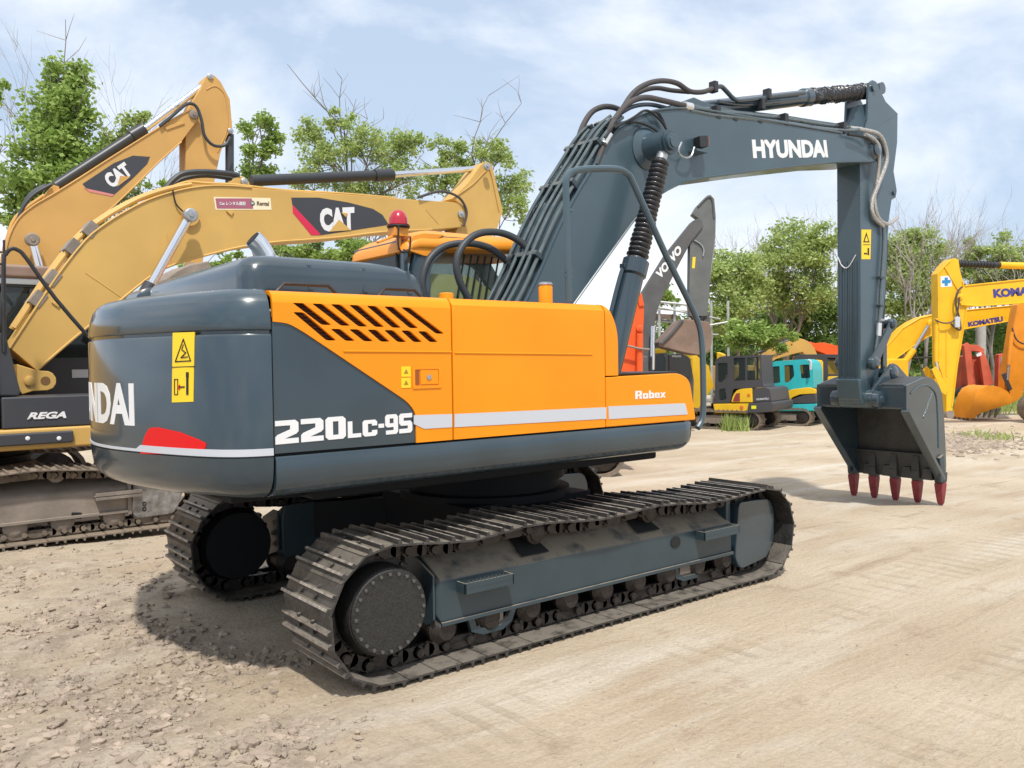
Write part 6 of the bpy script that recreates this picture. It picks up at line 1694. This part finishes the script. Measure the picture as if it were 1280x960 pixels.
pword('boom_lettering', 'KOMATSU', (1210.5, 408.5), (1254, 402), (1253, 395), (1209.5, 402.5), pb_, -.005, NAVY, bk_, bold=.06)
rod('boom_cylinder', (1122, 462), (1140, 437), pb_, -.15, .11, KY, K2)
rod('cylinder_rod', (1140, 437), (1159, 405), pb_, -.15, .06, STEEL, K2)
rod('boom_cylinder', (1135, 462), (1150, 438), pb_, .65, .11, KY, K2)
pinc('cylinder_eye', (1160, 404), pb_, -.15, .12, .08, KY, K2)
gz_ = K2.location
MB().obox(gz_+UR*-.8+UD*.3+Vector((0, 0, 1.6)), UR*1.8, UD*1.3, (0, 0, .5)).build('engine_house', KY, K2, bevel=.08)
cb = MB().obox(gz_+UR*1.65+UD*-.2+Vector((0, 0, 1.15)), UR*.7, UD*.4, (0, 0, .22)).build('deck_box', KY, K2, bevel=.05)
MB().tube([gz_+UR*1.4+Vector((0, 0, 1.4)), gz_+UR*1.4+Vector((0, 0, 2.1)), gz_+UR*2.5+Vector((0, 0, 2.15)), gz_+UR*2.5+Vector((0, 0, 1.3))], .04, n=8, smooth=0).build('handrail', INK, K2)
for s in (-1, 1): low_track(K2, gz_+UR*-.2+UD*(.3+s*1.1), UR, UD, 4.2, .9, .6, MUDDY)
MB().obox(gz_+UD*.3+Vector((0, 0, .98)), UR*.9, UD*.8, (0, 0, .2)).build('slewing_ring', DARKBODY, K2)
# machine C: orange arm with bucket on the ground
KO = mat('amber_orange_paint', (.72, .27, .02), .5, var=.1, dirt=.08, dirtcol=(.35, .15, .04), dirtscale=2)
pc_ = Plane(depth_pt(1240, 28), UR); g = depth_pt(1330, 28)
A1_ = thing('amber_excavator', 'amber orange excavator at the right edge with its toothed bucket resting on the ground', 'excavator', (g.x, g.y, GZ(g.x, g.y)))
aa = slab('arm', [(1272, 381), (1290, 370), (1320, 372), (1310, 400), (1284, 470), (1278, 495), (1270, 502), (1260, 500), (1255, 488), (1257, 465), (1262, 440), (1267, 407)], pc_, 0, .38, KO, A1_, bevel=.015)
edge_bead(aa, pc_, [(1273, 383), (1268, 407), (1263, 440), (1258, 465)], -.01, KO); ptube('hose', [(1263, 410), (1268, 424), (1278, 430), (1290, 428)], pc_, -.1, .025, HOSE, A1_)
rod('bucket_cylinder', (1262, 415), (1259, 456), pc_, -.1, .07, KO, A1_)
rod('cylinder_rod', (1259, 456), (1257, 475), pc_, -.1, .04, STEEL, A1_)
slab('side_link', [(1250, 468), (1254, 466), (1263, 486), (1259, 489)], pc_, -.12, .06, CATGREY, A1_, bevel=.008)
zz_ = GZ(g.x, g.y)
side_pts = [(1205, 525), (1209, 504), (1213, 493), (1218, 486), (1226, 482), (1234, 481.5), (1243, 484), (1252, 489), (1259, 498), (1259, 503), (1246, 507), (1230, 512), (1216, 517), (1209, 525)]
ab = slab('bucket', side_pts, pc_, -.35, .04, KO, A1_, bevel=.01)
slab('side_plate', side_pts, pc_, .73, .04, KO, ab, bevel=.01)
bk2 = MB(); rr = []
for x, y in catpx([(1206, 522), (1209, 505), (1214, 492), (1222, 484), (1232, 481.8), (1242, 484), (1251, 490)], 3):
    p = pc_.at(x, y); rr.append([p-pc_.n*.33, p+pc_.n*.75, p+pc_.n*.75+Vector((0, 0, -.03))+UR*.03, p-pc_.n*.33+Vector((0, 0, -.03))+UR*.03])
bk2.loft(rr); bk2.build('back_plate', KO, ab, ang=50)
for i in range(5):
    d = -.33+i*.26; p = pc_.at(1207, 522)+pc_.n*d
    MB().loft([[p+UR*-.02-pc_.n*.05, p+UR*.12-pc_.n*.05, p+UR*.12+pc_.n*.05, p+UR*-.02+pc_.n*.05], [Vector((q.x, q.y, zz_+.0))-UR*.04 for q in (p-pc_.n*.02, p+UR*.05-pc_.n*.02, p+UR*.05+pc_.n*.02, p+pc_.n*.02)]]).build('tooth', RUSTY, ab, flat=True)
    p = pc_.at(1221+i*7, 510)-pc_.n*.30; q = p+Vector((0, 0, -.30))-UR*.14
    MB().loft([[p-UR*.07-pc_.n*.05, p+UR*.07-pc_.n*.05, p+UR*.07+pc_.n*.05, p-UR*.07+pc_.n*.05], [q-UR*.02-pc_.n*.02, q+UR*.02-pc_.n*.02, q+UR*.02+pc_.n*.02, q-UR*.02+pc_.n*.02]]).build('bucket_tooth', RUSTY, ab, flat=True) if i < 4 else None
kz = A1_.location+UR*2.6
slab('boom', [(1290, 372), (1320, 366), (1380, 380), (1420, 470), (1395, 470), (1360, 400), (1305, 392)], pc_, .42, .45, KO, A1_, bevel=.015)
MB().obox(kz+UD*.3+Vector((0, 0, 1.7)), UR*1.6, UD*1.3, (0, 0, .55)).build('engine_house', KO, A1_, bevel=.08)
for s in (-1, 1): low_track(A1_, kz+UD*(.3+s*1.1), UR, UD, 4.2, .9, .6, MUDDY)
MB().obox(kz+UD*.3+Vector((0, 0, .98)), UR*.9, UD*.8, (0, 0, .2)).build('slewing_ring', DARKBODY, A1_)
# faded red loader behind
SR = mat('sun_faded_red', (.55, .10, .05), .6, var=.2, varscale=2, dirt=.15, dirtcol=(.4, .2, .12))
pz = Plane(depth_pt(1230, 36), UR); g = depth_pt(1230, 36)
Z1 = thing('red_loader', 'sun-faded red machine with upright lift arms between the yellow and amber arms', 'loader', (g.x, g.y, GZ(g.x, g.y)))
slab('lift_arm', [(1205, 432), (1210, 428), (1214, 432), (1217, 480), (1210, 482)], pz, 0, .2, SR, Z1, bevel=.02)
slab('lift_arm', [(1226, 442), (1231, 438), (1238, 455), (1244, 480), (1232, 484)], pz, .1, .2, SR, Z1, bevel=.02)
slab('cross_beam', [(1206, 430), (1228, 431), (1236, 437), (1234, 440), (1206, 437)], pz, .3, .4, SR, Z1, bevel=.02)
slab('body', [(1212, 446), (1230, 444), (1240, 462), (1246, 486), (1208, 488)], pz, .5, 1.2, SR, Z1, bevel=.05)
slab('white_patch', [(1220, 443), (1226, 440), (1227, 444), (1221, 446)], pz, -.02, .01, WHITE, Z1)
cb = slab('cab_door', rounded([(1245, 443), (1258, 441), (1262, 444), (1262, 492), (1244, 490)], 1, 2), pz, -.2, .3, SR, Z1, bevel=.02)
slab('window', [(1247, 447), (1259, 445), (1259, 480), (1247, 483)], pz, -.22, .02, mat('grey_blue_panel', (.22, .26, .33), .4), cb)
slab('chassis', [(1205, 487), (1262, 486), (1262, 500), (1205, 500)], pz, 0, 1.6, RUSTY, Z1, bevel=.05)
for s in (0.1, 1.5):
    for x in (1213, 1236):
        c = pz.at(x, 500)+pz.n*s; c.z = GZ(c.x, c.y)+.45
        MB().lathe(c, pz.n, [(0, .2), (.02, .4), (.05, .46), (.3, .46), (.33, .3)], n=24).build('wheel', BLACK, Z1)

# ---- pipe rack and posts at the back --------------------------------------------------
PR = mat('grey_scaffold_steel', (.42, .43, .42), .5, metal=.3, var=.2)
ps = Plane(depth_pt(860, 33), UR); g = depth_pt(860, 33)
S1 = thing('pipe_rack', 'rack of pale steel pipes standing before the trees beside the rusty bucket', 'pipe rack', (g.x, g.y, GZ(g.x, g.y)))
for (x0, y0, x1, y1, r_) in ((822, 378, 862, 382, .05), (820, 385, 866, 388, .04), (816, 399, 850, 402, .06), (822, 384, 900, 399, .035), (885, 407, 912, 402, .04), (818, 414, 900, 418, .03)):
    rod('pipe', (x0, y0), (x1, y1), ps, random.uniform(-.3, .6), r_, PR, S1, n=8)
for x in (824, 843, 862, 889, 910):
    a = ps.at(x, 376); c = Vector((a.x, a.y, GZ(a.x, a.y))); MB().cyl(c, a, .05, n=8).build('post', PR, S1)
slab('sheet', [(817, 391), (848, 393), (850, 399), (817, 398)], ps, .3, .1, RUSTB, S1)
for i, (x, D, y0, lab) in enumerate(((1006, 40, 300, 'thin grey pole rising among the trees left of the upright arm'), (1226, 39, 400, 'thick pale post behind the faded red machine'))):
    p = CAM+ray(x, y0)*D
    q = Vector((p.x, p.y, GZ(p.x, p.y)))
    b = MB().cyl(q, p, .07 if i == 0 else .22, n=12)
    o = b.build('post', PR if i == 0 else mat('pale_concrete', (.42, .41, .38), .8, var=.15), None); tag(o, lab, 'post')
# ---------------------------------------------------------------- trees
def leafmat(name, c0, c1, tr=.45):
    m = bpy.data.materials.new(name); m.use_nodes = True; t = m.node_tree; n = t.nodes; l = t.links
    out = n['Material Output']; b = n['Principled BSDF']; b.inputs['Roughness'].default_value = .55; b.inputs['Specular IOR Level'].default_value = .25
    g = n.new('ShaderNodeNewGeometry'); r = n.new('ShaderNodeValToRGB')
    r.color_ramp.elements[0].color = (*c0, 1); r.color_ramp.elements[1].color = (*c1, 1)
    l.new(g.outputs['Random Per Island'], r.inputs[0]); l.new(r.outputs[0], b.inputs['Base Color'])
    ts = n.new('ShaderNodeBsdfTranslucent'); l.new(r.outputs[0], ts.inputs[0])
    mx = n.new('ShaderNodeMixShader'); mx.inputs[0].default_value = tr
    l.new(b.outputs[0], mx.inputs[1]); l.new(ts.outputs[0], mx.inputs[2]); l.new(mx.outputs[0], out.inputs[0])
    return m
LF_A = leafmat('spring_leaves', (.20, .31, .06), (.42, .54, .16))
LF_B = leafmat('yellow_green_leaves', (.27, .37, .09), (.52, .60, .24))
LF_C = leafmat('deep_green_leaves', (.10, .18, .045), (.28, .40, .11))
BARK = mat('grey_bark', (.20, .165, .14), .85, var=.25, varscale=2)
TWIG = mat('pale_twig_bark', (.29, .255, .235), .85)
class RT:
    pass
def add_leaf(V, F, c, s, rnd, k=1.0):
    a = Vector((rnd.gauss(0, 1), rnd.gauss(0, 1), rnd.gauss(0, .7))).normalized(); b_ = a.cross(Vector((rnd.gauss(0, 1), rnd.gauss(0, 1), rnd.gauss(0, 1)))).normalized()
    a = a*s; b_ = b_*s*.62; o = len(V)
    V.extend((c-a, c-b_*.9+a*.1, c+a, c+b_*.9+a*.1)); F.append((o, o+1, o+2, o+3))
def limb(b, p, q, r0, r1, rnd, bend=.08, n=5, seg=5):
    L_ = (q-p).length; pts = [p]
    off = Vector((rnd.gauss(0, 1), rnd.gauss(0, 1), rnd.gauss(0, .4)))*L_*bend
    for i in range(1, seg):
        t = i/seg; pts.append(p.lerp(q, t)+off*math.sin(PI*t)+Vector((rnd.gauss(0, 1), rnd.gauss(0, 1), 0))*L_*.012)
    pts.append(q)
    b.tube(pts, r0, n=n, smooth=0, taper=r1); return pts
def leafy(label, D, trunk_px, blobs, leaves, lm, ls=.085, seed=1, name='leafy_tree', group=None, bare_top=0, trunk_r=None):
    """blobs: (px, py, rx, ry) clumps of the crown, in pixels at view depth D"""
    rnd = random.Random(seed); k = D/FPX
    p = CAM+ray(trunk_px, 460)*D; base = Vector((p.x, p.y, 0)); base.z = GZ(base.x, base.y)
    root = thing(name, label, 'tree', base, group)
    V = []; F = []; cs = []
    tot = sum(rx*ry for _, _, rx, ry in blobs)
    wood = MB()
    ys = [b_[1] for b_ in blobs]; topb = min(blobs, key=lambda q: q[1])
    ztop = (CAM+ray(topb[0], topb[1])*D).z
    tr = trunk_r or max(.07, (ztop-base.z)*.014)
    fork = base+Vector((0, 0, (ztop-base.z)*.30))+UR*rnd.gauss(0, .2)
    tp = CAM+ray(topb[0], topb[1])*D
    main = limb(wood, base-Vector((0, 0, .1)), fork, tr, tr*.8, rnd, .03, 8)
    main2 = limb(wood, fork, tp, tr*.78, tr*.12, rnd, .05, 7, 8)
    for (bx, by, rx, ry) in blobs:
        rx *= 1.18 if group else 1.08; ry *= 1.2 if group else 1.1
        c = CAM+ray(bx, by)*D+UD*rnd.gauss(0, .35)*rx*k
        t = min(.9, max(.05, ((c.z-ry*k)-fork.z)/max(.5, tp.z-fork.z)-.1)); att = main2[int(t*(len(main2)-1))]
        lb = limb(wood, att, c, tr*.34*(1-t*.5), tr*.07, rnd, .10, 5)
        nsub = max(5, int(rx*ry/45)); sub = []
        for j in range(nsub):
            u = Vector((rnd.gauss(0, 1), rnd.gauss(0, 1), rnd.gauss(0, 1))).normalized()*(rnd.random()**.45)
            s = c+UR*u.x*rx*k+UD*u.y*rx*k*.9+Vector((0, 0, u.z*ry*k)); sub.append(s)
            limb(wood, lb[-1-rnd.randint(0, 2)], s, tr*.10, .008, rnd, .12, 4, 3)
        nl = int(leaves*rx*ry/tot)
        rs = min(rx, ry)*k*.42
        for j in range(nl):
            s = rnd.choice(sub); u = Vector((rnd.gauss(0, 1), rnd.gauss(0, 1), rnd.gauss(0, .75)))*rs*.55
            add_leaf(V, F, s+u, ls*rnd.uniform(.6, 1.3), rnd)
    for j in range(bare_top):
        a = main2[rnd.randint(3, len(main2)-1)]; q = a+UR*rnd.gauss(0, 1.0)+UD*rnd.gauss(0, .8)+Vector((0, 0, rnd.uniform(.8, 2.4)))
        pts = limb(wood, a, q, tr*.18, .008, rnd, .08, 4, 4)
        for i in range(5): w = pts[rnd.randint(1, 4)]; limb(wood, w, w+UR*rnd.gauss(0, .4)+Vector((0, 0, rnd.uniform(.2, .8))), .012, .004, rnd, .1, 3, 2)
    wood.build('trunk', BARK, root)
    me = bpy.data.meshes.new('crown'); me.from_pydata([v-base for v in V], [], F); me.update(); me.materials.append(lm)
    o = bpy.data.objects.new('crown', me); COL.objects.link(o); o.parent = root
    return root
def bare(label, D, px, top_px, top_y, spread, seed, n0=6, group='bare trees along the back', r=.13, y_fork=None, mt=None):
    rnd = random.Random(seed); p = CAM+ray(px, 460)*D; base = Vector((p.x, p.y, 0)); base.z = GZ(base.x, base.y)
    root = thing('bare_tree', label, 'tree', base, group); wood = MB(); tp = CAM+ray(top_px, top_y)*D
    H = tp.z-base.z; k = D/FPX
    fork = base+Vector((0, 0, H*.32))+(tp-base)*.0+UR*(top_px-px)*k*.2
    pts = limb(wood, base-Vector((0, 0, .1)), fork, r, r*.75, rnd, .04, 7, 4)
    def grow(p, d, L_, rr, lev):
        q = p+d*L_; pp = limb(wood, p, q, rr, rr*.45, rnd, .07, 5 if lev < 2 else 3, 4 if lev < 2 else 3)
        if lev >= 4: return
        nn = (5, 5, 4, 3)[lev] if lev < 4 else 0
        for i in range(nn):
            t = rnd.uniform(.3, 1.0); a = pp[min(len(pp)-1, int(t*len(pp)))]
            nd = (d*1.1+Vector((rnd.gauss(0, .36), rnd.gauss(0, .36), rnd.uniform(-.05, .35)))).normalized()
            grow(a, nd, L_*rnd.uniform(.45, .68), max(.0045, rr*.40), lev+1)
    for i in range(n0):
        a = pts[-1] if i < n0*.6 else pts[-2]
        tx = top_px+(i-(n0-1)/2)/(max(1, n0-1))*2*spread; tgt = CAM+ray(tx, top_y+abs(tx-top_px)*.35)*D+UD*rnd.gauss(0, 1)
        d = (tgt-a); grow(a, d.normalized(), d.length*.5, r*.5, 1)
    wood.build('trunk', mt or TWIG, root, flat=True)
    return root
G_L = None
leafy('tall narrow tree with dense spring leaves at the far left, bare twigs above it', 22, 72,
      [(72, 95, 26, 26), (60, 140, 34, 30), (95, 135, 26, 26), (55, 185, 36, 30), (92, 180, 30, 30), (38, 235, 36, 26), (80, 235, 38, 30), (105, 225, 24, 36), (28, 262, 30, 22), (112, 260, 20, 24), (60, 280, 40, 26)], 13000, LF_A, .08, 11, bare_top=5)
leafy('slim leafy tree rising between the two raised yellow booms', 24, 160, [(150, 195, 18, 22), (163, 168, 22, 20), (178, 150, 16, 12), (150, 240, 24, 26), (115, 290, 34, 22), (100, 320, 30, 24)], 4500, LF_B, .07, 12)
leafy('young tree with a rounded tuft of leaves above the boom cylinder', 26, 327, [(325, 160, 22, 17), (318, 185, 22, 14), (335, 178, 18, 16), (325, 214, 22, 18), (300, 225, 18, 16)], 3600, LF_A, .065, 13)
leafy('wide airy tree behind the long yellow boom, left of the red beacon', 28, 430, [(390, 170, 24, 18), (405, 205, 30, 22), (430, 160, 22, 14), (455, 190, 30, 22), (488, 185, 28, 22), (512, 178, 20, 16), (500, 222, 34, 22), (440, 232, 34, 20), (385, 225, 20, 20)], 10500, LF_B, .06, 14, bare_top=16)
leafy('airy tree with loose outer twigs behind the tip of the long yellow boom', 27, 600, [(560, 195, 24, 16), (590, 190, 26, 16), (622, 200, 24, 18), (640, 222, 20, 24), (575, 228, 30, 20), (612, 240, 28, 22), (638, 262, 22, 18), (545, 225, 16, 16)], 8000, LF_B, .06, 15, bare_top=6)
leafy('low bushy tree showing under the long yellow boom near the exhaust pipe', 24, 405, [(360, 318, 34, 16), (400, 312, 34, 14), (440, 312, 30, 18), (470, 320, 30, 18), (340, 335, 30, 14)], 5000, LF_A, .065, 16)
leafy('low leafy tree filling the gap between the two yellow booms', 23, 232, [(205, 236, 16, 10), (228, 345, 26, 16), (265, 338, 24, 14), (290, 325, 26, 12), (195, 262, 14, 10)], 1800, LF_A, .07, 17)
leafy('sparse leaves at the left picture edge', 20, -12, [(-6, 110, 12, 14), (-12, 140, 14, 16)], 500, LF_A, .07, 18)
GB = 'bare trees along the back'
bare('bare tree above the tall leafy one at the far left', 24, 62, 72, 30, 26, 21, 4, None, .08)
bare('bare tree with upright fan of twigs right of the tall leafy tree', 25, 150, 172, 85, 20, 22, 4, None, .08)
bare('small bare tree poking out behind the long boom, left of its leafy neighbour', 29, 470, 465, 150, 24, 23, 4, None, .08)
bare('bare twiggy tree at the left edge beside the handrail', 24, 10, 12, 225, 15, 24, 3, None, .07)
right_bare = [(38, 985, 960, 262, 50, 'bare tree left of the upright arm, low and spreading', 31), (42, 1035, 1020, 250, 50, 'bare tree directly left of the upright arm', 32),
              (36, 1130, 1180, 232, 60, 'large bare tree leaning right beside the upright arm', 33), (40, 1160, 1150, 245, 50, 'bare tree behind the leaning one, upright', 34),
              (41, 1240, 1235, 250, 60, 'bare tree above the blue cross sticker', 35), (38, 1290, 1280, 270, 50, 'bare tree at the right picture edge', 36),
              (44, 910, 925, 290, 40, 'thin bare tree right of the grey raised arm', 37), (45, 1200, 1205, 262, 50, 'slender bare tree behind the chrome yellow arm', 38)]
for D, px, tx, ty, sp_, lab, sd_ in right_bare: bare(lab, D, px, tx, ty, sp_, sd_, 7, GB, .10)
GL = 'leafy trees along the back'
right_leafy = [
 (35, 925, [(905, 335, 26, 22), (940, 335, 26, 24), (905, 355, 26, 20), (935, 358, 30, 22), (915, 385, 34, 24), (900, 400, 28, 22), (895, 345, 18, 14), (930, 335, 20, 14)], LF_B, 3200, 'leafy tree right of the grey raised arm, brightest at its top', 41),
 (37, 985, [(965, 325, 26, 24), (990, 305, 28, 22), (1015, 315, 26, 24), (1030, 300, 20, 18), (975, 360, 32, 22), (1005, 365, 32, 24), (1030, 350, 22, 24)], LF_B, 3600, 'tall leafy tree left of the upright arm', 42),
 (31, 950, [(935, 420, 22, 16), (955, 428, 22, 12), (970, 422, 20, 12), (920, 428, 16, 12)], LF_A, 2200, 'low round bush-like tree behind the dark cab', 43),
 (40, 1030, [(1010, 400, 34, 24), (1040, 390, 30, 24), (985, 405, 30, 20), (1035, 425, 30, 18)], LF_C, 3200, 'deep green tree low behind the upright arm', 44),
 (38, 1130, [(1120, 345, 28, 26), (1145, 325, 28, 28), (1165, 320, 22, 24), (1125, 310, 22, 18), (1150, 365, 28, 22), (1118, 385, 24, 20), (1140, 300, 18, 14)], LF_B, 4000, 'leafy tree right of the upright arm', 45),
 (40, 1230, [(1225, 330, 26, 20), (1250, 318, 26, 18), (1270, 335, 24, 22), (1235, 355, 30, 14), (1215, 312, 18, 12)], LF_B, 3000, 'leafy tree above the lettered yellow booms', 46),
 (44, 1240, [(1215, 420, 30, 22), (1250, 425, 34, 24), (1280, 415, 28, 24), (1190, 430, 26, 20), (1240, 455, 40, 16)], LF_C, 3600, 'dark low tree behind the faded red machine', 47),
 (43, 870, [(850, 405, 26, 18), (880, 420, 30, 22), (860, 440, 34, 18), (830, 420, 20, 18), (905, 440, 30, 20)], LF_C, 3400, 'dark low tree behind the rusty bucket', 48),
 (42, 1150, [(1130, 420, 30, 24), (1160, 440, 34, 20), (1105, 440, 26, 22)], LF_C, 2600, 'dark low tree behind the yellow lift cylinders', 49),
 (42, 960, [(930, 450, 34, 20), (975, 455, 34, 20), (1010, 450, 34, 20), (950, 400, 34, 26)], LF_C, 3600, 'dark tree behind the row of small excavators', 50),
 (36, 815, [(812, 378, 12, 10), (822, 370, 14, 12), (836, 372, 12, 10)], LF_A, 900, 'small leafy tree seen between the grey boom and arm', 51),
 (41, 1300, [(1290, 350, 30, 24), (1310, 320, 30, 24), (1300, 385, 36, 26)], LF_B, 2600, 'leafy tree at the right edge above the amber arm', 52)]
for D, tx, bl, lm, nl, lab, sd_ in right_leafy: leafy(lab, D, tx, bl, int(nl*2.4), lm, .085, sd_, group=GL)
# far wood that closes the view behind them
def far_wood():
    rnd = random.Random(5); V = []; F = []
    for i in range(26000):
        px = rnd.uniform(-60, 1420); D = rnd.uniform(52, 66)
        top = 452-20-14*noise.noise(Vector((px*.012, 0, 0)))-10*noise.noise(Vector((px*.05, 3, 0)))
        if px > 800: top -= 14
        y = rnd.uniform(top, 492)
        add_leaf(V, F, CAM+ray(px, y)*D, .26*rnd.uniform(.6, 1.4), rnd)
    me = bpy.data.meshes.new('far_wood'); me.from_pydata(V, [], F); me.update(); me.materials.append(LF_C)
    o = bpy.data.objects.new('far_wood', me); COL.objects.link(o); o['kind'] = 'stuff'; o['label'] = 'far belt of dark green woodland closing the yard'
far_wood()
def grass(label, spots, seed, h0, h1, n):
    rnd = random.Random(seed); V = []; F = []
    for i in range(n):
        cx, cy, rx, ry = rnd.choice(spots)
        p = onG(cx+rnd.gauss(0, .5)*rx, cy+rnd.gauss(0, .5)*ry); p.z = GZ(p.x, p.y)
        h = rnd.uniform(h0, h1); d = Vector((rnd.gauss(0, .3), rnd.gauss(0, .3), 1)).normalized(); w = Vector((rnd.gauss(0, 1), rnd.gauss(0, 1), 0)).normalized()*.012*(1+view_depth(p.x, p.y)/40)
        o = len(V); V.extend((p-w, p+w, p+d*h*.6+w*.7, p+d*h+Vector((rnd.gauss(0, .04), rnd.gauss(0, .04), 0)), p+d*h*.6-w*.7)); F.append((o, o+1, o+2, o+3, o+4))
    me = bpy.data.meshes.new('grass'); me.from_pydata(V, [], F); me.update(); me.materials.append(LF_B)
    o = bpy.data.objects.new('grass', me); COL.objects.link(o); o['kind'] = 'stuff'; o['label'] = label; o['category'] = 'grass'
grass('green grass along the back edge of the yard at the right', [(1230, 508, 50, 8), (1280, 505, 50, 8), (1180, 505, 40, 6), (1330, 506, 60, 9), (1220, 512, 40, 6)], 61, .2, .55, 9000)
grass('pale grass tuft against the track of the dark-cabbed yellow excavator', [(920, 537, 14, 2), (912, 537, 10, 2), (930, 537, 8, 2)], 62, .2, .55, 900)
grass('sparse weeds on the low soil heap right of the bucket', [(1220, 545, 30, 4), (1250, 548, 25, 4)], 63, .06, .18, 160)
